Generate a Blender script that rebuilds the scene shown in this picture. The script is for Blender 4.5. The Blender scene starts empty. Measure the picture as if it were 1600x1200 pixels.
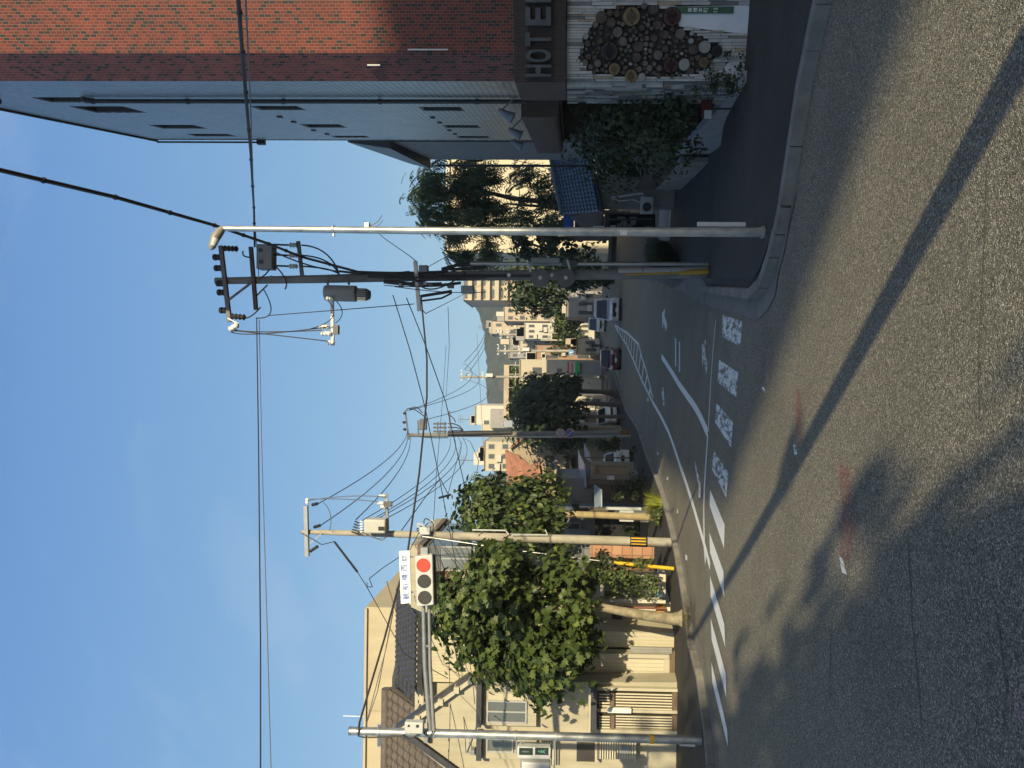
import bpy, bmesh, math, random
from mathutils import Vector, Matrix
from mathutils import noise as mnoise
R = math.radians
S = bpy.context.scene
COL = S.collection
rng = random.Random(7)
# ------------------------------------------------------------------ camera (phone held sideways: world up is picture left)
F_PX, PX0, PY0 = 1150.0, 856.0, 600.0
PITCH, ROLL, CAM_Z = R(1.7), 0.0125, 1.6
_F = Vector((0, math.cos(PITCH), math.sin(PITCH)))
_U = Vector((0, -math.sin(PITCH), math.cos(PITCH)))
_R = Vector((1, 0, 0))
CR = _R * math.cos(ROLL) + _U * math.sin(ROLL)
CU = _U * math.cos(ROLL) - _R * math.sin(ROLL)
cam = bpy.data.cameras.new('camera')
cam.sensor_width = 36.0
cam.lens = F_PX / 1600 * 36.0
cam.shift_x = -(PX0 - 800) / 1600
cam.clip_start, cam.clip_end = 0.05, 6000
camo = bpy.data.objects.new('camera', cam)
m = Matrix((-CU, CR, -_F)).transposed().to_4x4()
m.translation = (0, 0, CAM_Z)
camo.matrix_world = m
COL.objects.link(camo)
S.camera = camo
# ------------------------------------------------------------------ sky and sun
SUN_H = Vector((0.4655, -0.885, 0)).normalized()      # horizontal direction towards the sun: behind, to the right
SUN_EL = R(21.0)
to_sun = (SUN_H * math.cos(SUN_EL) + Vector((0, 0, math.sin(SUN_EL)))).normalized()
W = bpy.data.worlds.new('World')
S.world = W
W.use_nodes = True
wn, wl = W.node_tree.nodes, W.node_tree.links
bg = wn['Background']
sky = wn.new('ShaderNodeTexSky')
sky.sky_type = 'NISHITA'
sky.sun_disc = False
sky.sun_elevation = SUN_EL
sky.sun_rotation = math.atan2(to_sun.x, to_sun.y)
sky.altitude = 50
sky.air_density = 1.0
sky.dust_density = 1.6
sky.ozone_density = 1.6
bg.inputs[1].default_value = 0.128
# thin cirrus over the sky
tc = wn.new('ShaderNodeTexCoord')
mp = wn.new('ShaderNodeMapping')
mp.inputs['Rotation'].default_value = (0.3, 0.4, 0.8)
mp.inputs['Scale'].default_value = (1.2, 7.0, 3.0)
cz = wn.new('ShaderNodeTexNoise')
cz.inputs['Scale'].default_value = 1.6
cz.inputs['Detail'].default_value = 7
cz.inputs['Roughness'].default_value = 0.6
cz.inputs['Distortion'].default_value = 0.4
cr = wn.new('ShaderNodeValToRGB')
cr.color_ramp.elements[0].position, cr.color_ramp.elements[0].color = 0.58, (0, 0, 0, 1)
cr.color_ramp.elements[1].position, cr.color_ramp.elements[1].color = 0.85, (0.35, 0.35, 0.35, 1)
cm = wn.new('ShaderNodeMixRGB')
cm.inputs[2].default_value = (2.6, 3.3, 4.0, 1)
wl.new(tc.outputs['Generated'], mp.inputs[0])
wl.new(mp.outputs[0], cz.inputs['Vector'])
wl.new(cz.outputs[0], cr.inputs[0])
wl.new(cr.outputs[0], cm.inputs[0])
sx = wn.new('ShaderNodeSeparateXYZ'); wl.new(tc.outputs['Generated'], sx.inputs[0])
gr = wn.new('ShaderNodeValToRGB'); ge = gr.color_ramp.elements
ge[0].position, ge[0].color = 0.0, (1.85, 2.95, 3.4, 1)
ge[1].position, ge[1].color = 0.60, (0.60, 1.60, 3.5, 1)
q = ge.new(0.25); q.color = (1.06, 2.3, 3.6, 1)
q = ge.new(1.0); q.color = (0.40, 0.60, 1.0, 1)
q = ge.new(0.72); q.color = (0.46, 1.05, 2.1, 1)
wl.new(sx.outputs[2], gr.inputs[0])
dt = wn.new('ShaderNodeVectorMath'); dt.operation = 'DOT_PRODUCT'; dt.inputs[1].default_value = to_sun; wl.new(tc.outputs['Generated'], dt.inputs[0])
sf = wn.new('ShaderNodeMapRange'); sf.inputs[1].default_value = -0.1; sf.inputs[2].default_value = 0.75; sf.inputs[3].default_value = 0.84; sf.inputs[4].default_value = 0.5
wl.new(dt.outputs['Value'], sf.inputs[0])
sm = wn.new('ShaderNodeMixRGB'); wl.new(sf.outputs[0], sm.inputs[0])
wl.new(sky.outputs[0], sm.inputs[1]); wl.new(gr.outputs[0], sm.inputs[2])
wl.new(sm.outputs[0], cm.inputs[1])
wl.new(cm.outputs[0], bg.inputs[0])
sun = bpy.data.lights.new('sun', 'SUN')
sun.energy = 5.0
sun.angle = R(0.5)
sun.color = (1.0, 0.85, 0.55)
suno = bpy.data.objects.new('sun', sun)
suno.rotation_euler = to_sun.to_track_quat('Z', 'Y').to_euler()
suno.location = to_sun * 60
COL.objects.link(suno)
vs = S.view_settings
vs.view_transform, vs.look, vs.gamma, vs.exposure = 'Standard', 'None', 1.0, 0.6
vs.use_curve_mapping = False
S.cycles.max_bounces = 6
S.cycles.transparent_max_bounces = 8
S.cycles.use_denoising = True
S.cycles.caustics_reflective = S.cycles.caustics_refractive = False
# ------------------------------------------------------------------ where a picture point lies in the street
def ray(px, py):
    return (_F + CR * ((PY0 - py) / F_PX) - CU * ((px - PX0) / F_PX))
def at(px, py, Y):
    r = ray(px, py)
    return Vector((0, 0, CAM_Z)) + r * (Y / r.y)
def onplane(px, py, p, n):
    r = ray(px, py); o = Vector((0, 0, CAM_Z))
    return o + r * ((Vector(p) - o).dot(n) / r.dot(n))
def proj(p):
    d = Vector(p) - Vector((0, 0, CAM_Z)); w = d.dot(_F)
    return (PX0 - d.dot(CU) / w * F_PX, PY0 - d.dot(CR) / w * F_PX)
_PT = [(-400, .3), (-30, .3), (-6, .12), (0, -.27), (7.5, -.80), (15, -1.335), (20, -1.67), (25, -1.92), (30, -2.08), (40, -2.2), (50, -2.28),
       (70, -2.38), (100, -2.5), (5000, -2.5)]
_CT = [(-400, 0), (4, 0), (8, .01), (14, .033), (17.5, .052), (20.5, .095), (25, .08), (30, .06), (55, 0), (5000, 0)]
def _lin(t, y):
    for (a, u), (b, v) in zip(t, t[1:]):
        if y <= b: return u + (v - u) * max(0, (y - a)) / (b - a)
    return t[-1][1]
def _smooth(t, y, w):
    return sum(_lin(t, y + k * w) for k in (-1, -.5, 0, .5, 1)) / 5
def xl(y): return -4.3 + .128 * (y - 20.5)
def Z(x, y):
    return _smooth(_PT, y, 1.5) - _smooth(_CT, y, 1.5) * min(max(x - xl(y) - 1, 0), 11)
def gnd(px, py, h=0.0):
    r = ray(px, py); lo, hi = .5, 600.0
    f = lambda t: CAM_Z + r.z * t - Z(r.x * t, r.y * t) - h
    t = .5
    while f(t) > 0 and t < 600: lo = t; t *= 1.08
    hi = t
    for _ in range(40):
        mdl = (lo + hi) / 2
        if f(mdl) > 0: lo = mdl
        else: hi = mdl
    return Vector((r.x * lo, r.y * lo, CAM_Z + r.z * lo))
# ------------------------------------------------------------------ materials
def nod(mt): return mt.node_tree.nodes, mt.node_tree.links
MATS = {}
def mat(name, c, rough=.8, var=.14, scale=2.5, bump=0., bscale=None, metal=0., emit=None, spec=.4, detail=5, stretch=None, c2=None):
    mt = bpy.data.materials.new(name); mt.use_nodes = True
    n, l = nod(mt); b = n['Principled BSDF']
    b.inputs['Roughness'].default_value = rough
    b.inputs['Metallic'].default_value = metal
    b.inputs['Specular IOR Level'].default_value = spec
    g = n.new('ShaderNodeNewGeometry')
    src = g.outputs['Position']
    if stretch:
        mpn = n.new('ShaderNodeMapping'); mpn.inputs['Scale'].default_value = stretch
        l.new(src, mpn.inputs[0]); src = mpn.outputs[0]
    t = n.new('ShaderNodeTexNoise'); t.inputs['Scale'].default_value = scale; t.inputs['Detail'].default_value = detail
    t.inputs['Roughness'].default_value = .62
    l.new(src, t.inputs['Vector'])
    r_ = n.new('ShaderNodeValToRGB')
    c_lo = tuple(v * (1 - var) for v in c) if c2 is None else c2
    r_.color_ramp.elements[0].position = .3; r_.color_ramp.elements[0].color = (*c_lo, 1)
    r_.color_ramp.elements[1].position = .7; r_.color_ramp.elements[1].color = (*[min(1, v * (1 + var)) for v in c], 1)
    l.new(t.outputs[0], r_.inputs[0]); l.new(r_.outputs[0], b.inputs['Base Color'])
    if bump:
        t2 = n.new('ShaderNodeTexNoise'); t2.inputs['Scale'].default_value = bscale or scale * 8; t2.inputs['Detail'].default_value = 4
        l.new(src, t2.inputs['Vector'])
        bp = n.new('ShaderNodeBump'); bp.inputs['Strength'].default_value = bump; bp.inputs['Distance'].default_value = .02
        l.new(t2.outputs[0], bp.inputs['Height']); l.new(bp.outputs[0], b.inputs['Normal'])
    if emit:
        b.inputs['Emission Color'].default_value = (*emit[0], 1); b.inputs['Emission Strength'].default_value = emit[1]
    MATS[name] = mt
    return mt
def tile_mat(name, tang, cols, mortar, w, h, gap, vertical=False, offset=.5, rough=.55, bump=.35, origin=(0, 0, 0), dirt=.25):
    """tiles laid on a wall whose horizontal direction is tang; cols = [(position, colour)] picked at random per tile"""
    mt = bpy.data.materials.new(name); mt.use_nodes = True
    n, l = nod(mt); b = n['Principled BSDF']; b.inputs['Roughness'].default_value = rough
    g = n.new('ShaderNodeNewGeometry')
    sub = n.new('ShaderNodeVectorMath'); sub.operation = 'SUBTRACT'; sub.inputs[1].default_value = origin
    l.new(g.outputs['Position'], sub.inputs[0])
    d = n.new('ShaderNodeVectorMath'); d.operation = 'DOT_PRODUCT'; d.inputs[1].default_value = tang
    l.new(sub.outputs[0], d.inputs[0])
    sp = n.new('ShaderNodeSeparateXYZ'); l.new(sub.outputs[0], sp.inputs[0])
    cb = n.new('ShaderNodeCombineXYZ')
    if vertical: l.new(sp.outputs[2], cb.inputs[0]); l.new(d.outputs['Value'], cb.inputs[1])
    else: l.new(d.outputs['Value'], cb.inputs[0]); l.new(sp.outputs[2], cb.inputs[1])
    br = n.new('ShaderNodeTexBrick'); br.offset = offset
    br.inputs['Color1'].default_value = (0, 0, 0, 1); br.inputs['Color2'].default_value = (1, 1, 1, 1)
    br.inputs['Mortar'].default_value = (.5, .5, .5, 1)
    br.inputs['Scale'].default_value = 1; br.inputs['Mortar Size'].default_value = gap
    br.inputs['Mortar Smooth'].default_value = .1
    br.inputs['Brick Width'].default_value = w; br.inputs['Row Height'].default_value = h
    l.new(cb.outputs[0], br.inputs['Vector'])
    rp = n.new('ShaderNodeValToRGB'); rp.color_ramp.interpolation = 'CONSTANT'
    e = rp.color_ramp.elements
    e[0].position, e[0].color = 0, (*cols[0][1], 1)
    e[1].position, e[1].color = cols[1][0], (*cols[1][1], 1)
    for p_, c_ in cols[2:]:
        q = e.new(p_); q.color = (*c_, 1)
    l.new(br.outputs['Color'], rp.inputs[0])
    mx = n.new('ShaderNodeMixRGB'); l.new(br.outputs['Fac'], mx.inputs[0]); l.new(rp.outputs[0], mx.inputs[1])
    mx.inputs[2].default_value = (*mortar, 1)
    t = n.new('ShaderNodeTexNoise'); t.inputs['Scale'].default_value = 1.1; t.inputs['Detail'].default_value = 6
    l.new(g.outputs['Position'], t.inputs['Vector'])
    ml = n.new('ShaderNodeMixRGB'); ml.blend_type = 'MULTIPLY'; ml.inputs[0].default_value = dirt * 2
    l.new(mx.outputs[0], ml.inputs[1]); l.new(t.outputs[0], ml.inputs[2]); l.new(ml.outputs[0], b.inputs['Base Color'])
    bp = n.new('ShaderNodeBump'); bp.inputs['Strength'].default_value = bump; bp.inputs['Distance'].default_value = .004; bp.invert = True
    l.new(br.outputs['Fac'], bp.inputs['Height']); l.new(bp.outputs[0], b.inputs['Normal'])
    MATS[name] = mt
    return mt
def line_mat(name, c, axis, pitch, depth=.3, rough=.6, var=.1, dark=.75, thick=.15):
    """ribs, slats or boards: parallel grooves every pitch metres along axis"""
    mt = mat(name, c, rough, var)
    n, l = nod(mt); b = n['Principled BSDF']
    g = n.new('ShaderNodeNewGeometry')
    d = n.new('ShaderNodeVectorMath'); d.operation = 'DOT_PRODUCT'; d.inputs[1].default_value = axis
    l.new(g.outputs['Position'], d.inputs[0])
    mm = n.new('ShaderNodeMath'); mm.operation = 'MULTIPLY'; mm.inputs[1].default_value = 1 / pitch; l.new(d.outputs['Value'], mm.inputs[0])
    fr = n.new('ShaderNodeMath'); fr.operation = 'FRACT'; l.new(mm.outputs[0], fr.inputs[0])
    rp = n.new('ShaderNodeValToRGB'); e = rp.color_ramp.elements
    e[0].position, e[0].color = 0, (0, 0, 0, 1); e[1].position, e[1].color = thick, (1, 1, 1, 1)
    q = e.new(1 - thick); q.color = (1, 1, 1, 1); q = e.new(1.0); q.color = (0, 0, 0, 1)
    l.new(fr.outputs[0], rp.inputs[0])
    old = b.inputs['Base Color'].links[0].from_socket
    mx = n.new('ShaderNodeMixRGB'); mx.blend_type = 'MULTIPLY'
    inv = n.new('ShaderNodeMath'); inv.operation = 'SUBTRACT'; inv.inputs[0].default_value = 1; l.new(rp.outputs[0], inv.inputs[1])
    l.new(inv.outputs[0], mx.inputs[0]); l.new(old, mx.inputs[1]); mx.inputs[2].default_value = (dark, dark, dark, 1)
    l.new(mx.outputs[0], b.inputs['Base Color'])
    bp = n.new('ShaderNodeBump'); bp.inputs['Strength'].default_value = depth; bp.inputs['Distance'].default_value = .02
    l.new(rp.outputs[0], bp.inputs['Height']); l.new(bp.outputs[0], b.inputs['Normal'])
    return mt
def leaf_mat(name, a, b_, c_, rough=.45, trans=.35):
    mt = bpy.data.materials.new(name); mt.use_nodes = True
    n, l = nod(mt); b = n['Principled BSDF']; b.inputs['Roughness'].default_value = rough; b.inputs['Specular IOR Level'].default_value = .35
    g = n.new('ShaderNodeNewGeometry')
    rp = n.new('ShaderNodeValToRGB'); e = rp.color_ramp.elements
    e[0].position, e[0].color = 0, (*a, 1); e[1].position, e[1].color = 1, (*c_, 1)
    q = e.new(.75); q.color = (*b_, 1)
    l.new(g.outputs['Random Per Island'], rp.inputs[0])
    t = n.new('ShaderNodeTexNoise'); t.inputs['Scale'].default_value = 1.7; t.inputs['Detail'].default_value = 3
    l.new(g.outputs['Position'], t.inputs['Vector'])
    ml = n.new('ShaderNodeMixRGB'); ml.blend_type = 'OVERLAY'; ml.inputs[0].default_value = .6
    l.new(rp.outputs[0], ml.inputs[1]); l.new(t.outputs[0], ml.inputs[2])
    l.new(ml.outputs[0], b.inputs['Base Color'])
    tr = n.new('ShaderNodeBsdfTranslucent'); l.new(ml.outputs[0], tr.inputs[0])
    ms = n.new('ShaderNodeMixShader'); ms.inputs[0].default_value = trans
    l.new(b.outputs[0], ms.inputs[1]); l.new(tr.outputs[0], ms.inputs[2])
    l.new(ms.outputs[0], n['Material Output'].inputs[0])
    MATS[name] = mt
    return mt
def glass_mat(name, c, rough=.06):
    mt = mat(name, c, rough, .1, 1.5, spec=.8)
    return mt
# ------------------------------------------------------------------ mesh builder
class MB:
    def __init__(s): s.v = []; s.f = []; s.mi = []; s.m = 0
    def add(s, vs, fs):
        k = len(s.v); s.v += [Vector(v) for v in vs]
        for f in fs: s.f.append([i + k for i in f]); s.mi.append(s.m)
    def box(s, lo, hi):
        x0, y0, z0 = [min(a, b) for a, b in zip(lo, hi)]; x1, y1, z1 = [max(a, b) for a, b in zip(lo, hi)]
        s.add([(x0, y0, z0), (x1, y0, z0), (x1, y1, z0), (x0, y1, z0), (x0, y0, z1), (x1, y0, z1), (x1, y1, z1), (x0, y1, z1)],
              [(0, 3, 2, 1), (4, 5, 6, 7), (0, 1, 5, 4), (1, 2, 6, 5), (2, 3, 7, 6), (3, 0, 4, 7)])
    def obox(s, c, ax, ay, az):
        """box centred c with half-extent vectors"""
        c, ax, ay, az = map(Vector, (c, ax, ay, az))
        if ax.cross(ay).dot(az) < 0: ax = -ax
        p = [c + i * ax + j * ay + k * az for k in (-1, 1) for j, i in ((-1, -1), (-1, 1), (1, 1), (1, -1))]
        s.add(p, [(0, 3, 2, 1), (4, 5, 6, 7), (0, 1, 5, 4), (1, 2, 6, 5), (2, 3, 7, 6), (3, 0, 4, 7)])
    def bar(s, a, b, w, h, up=(0, 0, 1)):
        a, b = Vector(a), Vector(b); d = b - a
        if d.length < 1e-6: return
        u = Vector(up); x = d.cross(u)
        if x.length < 1e-4: x = d.cross(Vector((0, 1, 0)))
        x.normalize(); y = x.cross(d).normalized()
        s.obox((a + b) / 2, d / 2, x * w / 2, y * h / 2)
    def tube(s, pts, r, n=8, caps=True):
        pts = [Vector(p) for p in pts]
        rs = r if isinstance(r, (list, tuple)) else [r] * len(pts)
        k = len(s.v); ref = None
        for i, p in enumerate(pts):
            d = (pts[min(i + 1, len(pts) - 1)] - pts[max(i - 1, 0)]).normalized()
            if ref is None:
                ref = d.cross(Vector((0, 0, 1)))
                if ref.length < .05: ref = d.cross(Vector((0, 1, 0)))
            x = (ref - d * ref.dot(d))
            if x.length < 1e-5: x = d.orthogonal()
            x.normalize(); ref = x; y = d.cross(x)
            for j in range(n):
                a = 2 * math.pi * j / n
                s.v.append(p + (x * math.cos(a) + y * math.sin(a)) * rs[i])
        for i in range(len(pts) - 1):
            for j in range(n):
                s.f.append([k + i * n + j, k + i * n + (j + 1) % n, k + (i + 1) * n + (j + 1) % n, k + (i + 1) * n + j]); s.mi.append(s.m)
        if caps:
            s.f.append([k + j for j in range(n)][::-1]); s.mi.append(s.m)
            e = k + (len(pts) - 1) * n
            s.f.append([e + j for j in range(n)]); s.mi.append(s.m)
    def disc(s, c, nrm, r, t, n=16):
        c, nrm = Vector(c), Vector(nrm).normalized()
        s.tube([c - nrm * t / 2, c + nrm * t / 2], r, n)
    def lathe(s, c, axis, prof, n=12):
        """prof = [(along, radius)]"""
        c, a = Vector(c), Vector(axis).normalized()
        s.tube([c + a * h for h, _ in prof], [max(r, 1e-4) for _, r in prof], n)
    def prism(s, poly, d):
        """closed planar polygon extruded by vector d"""
        p = [Vector(q) for q in poly]; d = Vector(d); n = len(p)
        nr = Vector((0, 0, 0))
        for i in range(n): nr += p[i].cross(p[(i + 1) % n])
        if nr.dot(d) > 0: p.reverse()
        s.add(p + [q + d for q in p], [tuple(range(n)), tuple(range(2 * n - 1, n - 1, -1))] + [((i + 1) % n, i, n + i, n + (i + 1) % n) for i in range(n)])
    def sphere(s, c, r, n=10, m_=6, sq=(1, 1, 1)):
        c = Vector(c)
        vs = [c + Vector((0, 0, r * sq[2]))]
        for i in range(1, m_):
            t = math.pi * i / m_
            for j in range(n):
                p = 2 * math.pi * j / n
                vs.append(c + Vector((r * sq[0] * math.sin(t) * math.cos(p), r * sq[1] * math.sin(t) * math.sin(p), r * sq[2] * math.cos(t))))
        vs.append(c - Vector((0, 0, r * sq[2])))
        fs = [(0, 1 + j, 1 + (j + 1) % n) for j in range(n)]
        for i in range(m_ - 2):
            for j in range(n):
                a, b = 1 + i * n, 1 + (i + 1) * n
                fs.append((a + j, b + j, b + (j + 1) % n, a + (j + 1) % n))
        e = len(vs) - 1; a = 1 + (m_ - 2) * n
        fs += [(e, a + (j + 1) % n, a + j) for j in range(n)]
        s.add(vs, fs)
    def build(s, name, mt, parent=None, smooth=True, label=None, bevel=0):
        me = bpy.data.meshes.new(name)
        base = BASE.get(parent.name, Vector((0, 0, 0))) if parent else Vector((0, 0, 0))
        me.from_pydata([v - base for v in s.v], [], s.f)
        for k in (mt if isinstance(mt, (list, tuple)) else [mt]): me.materials.append(k)
        if max(s.mi, default=0): me.polygons.foreach_set('material_index', s.mi)
        if smooth and s.f:
            me.polygons.foreach_set('use_smooth', [True] * len(me.polygons))
            me.set_sharp_from_angle(angle=R(38))
        me.update()
        o = bpy.data.objects.new(name, me); COL.objects.link(o)
        if parent: o.parent = parent; BASE[o.name] = base
        else: BASE[o.name] = Vector((0, 0, 0))
        if bevel:
            md = o.modifiers.new('bevel', 'BEVEL'); md.width = bevel; md.segments = 2; md.limit_method = 'ANGLE'
        if label: o['label'] = label
        return o
BASE = {}
def tag(o, label=None, cat=None, group=None, kind=None):
    if label: o['label'] = label
    if cat: o['category'] = cat
    if group: o['group'] = group
    if kind: o['kind'] = kind
    return o
def thing(name, loc, label, cat, group=None):
    o = bpy.data.objects.new(name, None); o.empty_display_size = .3
    o.location = loc; COL.objects.link(o); BASE[o.name] = Vector(loc)
    return tag(o, label, cat, group)
def kids(o): return [c for c in bpy.data.objects if c.parent == o]
def copy_tree(o, loc, rz=0, label=None, kidmap=None):
    c = o.copy(); COL.objects.link(c); c.location = loc; c.rotation_euler = (0, 0, rz); BASE[c.name] = Vector(loc)
    if label: c['label'] = label
    for k in kids(o):
        d = k.copy(); COL.objects.link(d); d.parent = c
        for g in kids(k):
            h = g.copy(); COL.objects.link(h); h.parent = d
    return c
def solid(name, mb, mt, label, cat, group=None, bevel=0):
    """a thing that is one mesh, its origin at its base"""
    xs = [v.x for v in mb.v]; ys = [v.y for v in mb.v]; zs = [v.z for v in mb.v]
    b = Vector(((min(xs) + max(xs)) / 2, (min(ys) + max(ys)) / 2, min(zs)))
    mb.v = [v - b for v in mb.v]
    o = mb.build(name, mt, bevel=bevel); o.location = b; BASE[o.name] = b
    return tag(o, label, cat, group)
def struct(name, mb, mt, smooth=True):
    return tag(mb.build(name, mt, smooth=smooth), kind='structure')
def px2m(r, Y): return r * Y / F_PX
def pbox(mb, x0, y0, x1, y1, Y, d):
    """box whose front face, at distance Y, spans the picture rectangle; d metres deep behind it"""
    xm, ym = (x0 + x1) / 2, (y0 + y1) / 2
    mb.box((at(xm, y0, Y).x, Y, at(x0, ym, Y).z), (at(xm, y1, Y).x, Y + d, at(x1, ym, Y).z))
def pbar(mb, a, b, w, Y, Y2=None):
    Y2 = Y if Y2 is None else Y2
    ww = px2m(w, Y)
    mb.bar(at(a[0], a[1], Y), at(b[0], b[1], Y2), ww, ww)
def ptube(mb, pts, r, Y, n=8):
    """tube through picture points at distance Y; r in picture pixels (number or list)"""
    P = [at(p[0], p[1], p[2] if len(p) > 2 else Y) for p in pts]
    rr = [px2m(k, Y) for k in r] if isinstance(r, (list, tuple)) else px2m(r, Y)
    mb.tube(P, rr, n)
def arc(p, q, c, n=8):
    """quadratic curve between picture points p and q pulled to c"""
    return [tuple((1 - t) ** 2 * a + 2 * t * (1 - t) * k + t * t * b for a, k, b in zip(p, c, q)) for t in [i / n for i in range(n + 1)]]
def drape(name, poly, h, mt, step=1.0, kind='structure', skirt=0, parent=None, build=True, box=None):
    bm = bmesh.new()
    vs = [bm.verts.new((p[0], p[1], 0)) for p in poly]
    bm.faces.new(vs)
    xs = [p[0] for p in poly]; ys = [p[1] for p in poly]
    def cuts(lo, hi):
        c = math.ceil(lo / step) * step; out = []
        while c < hi:
            out.append(c)
            c += step if abs(c) < 60 else step * 8
        return out
    for c in cuts(min(xs), max(xs)):
        if -30 < c < 40: bmesh.ops.bisect_plane(bm, geom=bm.faces[:] + bm.edges[:] + bm.verts[:], plane_co=(c, 0, 0), plane_no=(1, 0, 0))
    for c in cuts(min(ys), max(ys)):
        bmesh.ops.bisect_plane(bm, geom=bm.faces[:] + bm.edges[:] + bm.verts[:], plane_co=(0, c, 0), plane_no=(0, 1, 0))
    bmesh.ops.triangulate(bm, faces=bm.faces[:])
    for v in bm.verts: v.co.z = Z(v.co.x, v.co.y) + h
    if skirt:
        r = bmesh.ops.extrude_edge_only(bm, edges=[e for e in bm.edges if len(e.link_faces) == 1])
        for v in [g for g in r['geom'] if isinstance(g, bmesh.types.BMVert)]: v.co.z -= skirt
    bmesh.ops.recalc_face_normals(bm, faces=bm.faces[:])
    if sum(f.normal.z for f in bm.faces) < 0: bmesh.ops.reverse_faces(bm, faces=bm.faces[:])
    me = bpy.data.meshes.new(name); bm.to_mesh(me); bm.free()
    me.materials.append(mt)
    o = bpy.data.objects.new(name, me); COL.objects.link(o)
    if kind: o['kind'] = kind
    return o
def stroke(path, w):
    """outline of a line of width w metres along ground points"""
    P = [Vector((p[0], p[1])) for p in path]; L, Rr = [], []
    for i, p in enumerate(P):
        d = (P[min(i + 1, len(P) - 1)] - P[max(i - 1, 0)]).normalized(); nn = Vector((-d.y, d.x))
        L.append(p + nn * w / 2); Rr.append(p - nn * w / 2)
    return L + Rr[::-1]
# ------------------------------------------------------------------ ground materials
def asphalt(name, c, speck, grain=95, wear=.35, contrast=1.0):
    mt = bpy.data.materials.new(name); mt.use_nodes = True
    n, l = nod(mt); b = n['Principled BSDF']; b.inputs['Roughness'].default_value = .82; b.inputs['Specular IOR Level'].default_value = .25
    g = n.new('ShaderNodeNewGeometry')
    v = n.new('ShaderNodeTexVoronoi'); v.inputs['Scale'].default_value = grain; l.new(g.outputs['Position'], v.inputs['Vector'])
    sv = n.new('ShaderNodeSeparateColor'); l.new(v.outputs['Color'], sv.inputs[0])
    rp = n.new('ShaderNodeValToRGB'); e = rp.color_ramp.elements
    dk = tuple(x * (1 - .55 * contrast) for x in c)
    e[0].position, e[0].color = .0, (*dk, 1); e[1].position, e[1].color = 1, (*speck, 1)
    q = e.new(.45); q.color = (*c, 1); q = e.new(.8); q.color = (*[x * 1.35 for x in c], 1)
    l.new(sv.outputs[0], rp.inputs[0])
    t = n.new('ShaderNodeTexNoise'); t.inputs['Scale'].default_value = .55; t.inputs['Detail'].default_value = 8; t.inputs['Roughness'].default_value = .65
    l.new(g.outputs['Position'], t.inputs['Vector'])
    r2 = n.new('ShaderNodeValToRGB'); r2.color_ramp.elements[0].position = .3; r2.color_ramp.elements[1].position = .75
    r2.color_ramp.elements[0].color = (1 - wear, 1 - wear, 1 - wear, 1); r2.color_ramp.elements[1].color = (1.0, 1.0, 1.0, 1)
    l.new(t.outputs[0], r2.inputs[0])
    mx = n.new('ShaderNodeMixRGB'); mx.blend_type = 'MULTIPLY'; mx.inputs[0].default_value = 1
    l.new(rp.outputs[0], mx.inputs[1]); l.new(r2.outputs[0], mx.inputs[2])
    # hairline cracks
    vc = n.new('ShaderNodeTexVoronoi'); vc.feature = 'DISTANCE_TO_EDGE'; vc.inputs['Scale'].default_value = .33
    ad = n.new('ShaderNodeMixRGB'); ad.blend_type = 'ADD'; ad.inputs[0].default_value = .9
    l.new(g.outputs['Position'], ad.inputs[1]); l.new(t.outputs[1], ad.inputs[2]); l.new(ad.outputs[0], vc.inputs['Vector'])
    rc = n.new('ShaderNodeValToRGB'); rc.color_ramp.elements[0].position = .0; rc.color_ramp.elements[0].color = (.62, .62, .62, 1)
    rc.color_ramp.elements[1].position = .0035; rc.color_ramp.elements[1].color = (1, 1, 1, 1)
    l.new(vc.outputs['Distance'], rc.inputs[0])
    m2 = n.new('ShaderNodeMixRGB'); m2.blend_type = 'MULTIPLY'; m2.inputs[0].default_value = .55
    l.new(mx.outputs[0], m2.inputs[1]); l.new(rc.outputs[0], m2.inputs[2])
    l.new(m2.outputs[0], b.inputs['Base Color'])
    bp = n.new('ShaderNodeBump'); bp.inputs['Strength'].default_value = .9; bp.inputs['Distance'].default_value = .008
    l.new(v.outputs['Distance'], bp.inputs['Height']); bp.invert = True; l.new(bp.outputs[0], b.inputs['Normal'])
    MATS[name] = mt
    return mt
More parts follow.
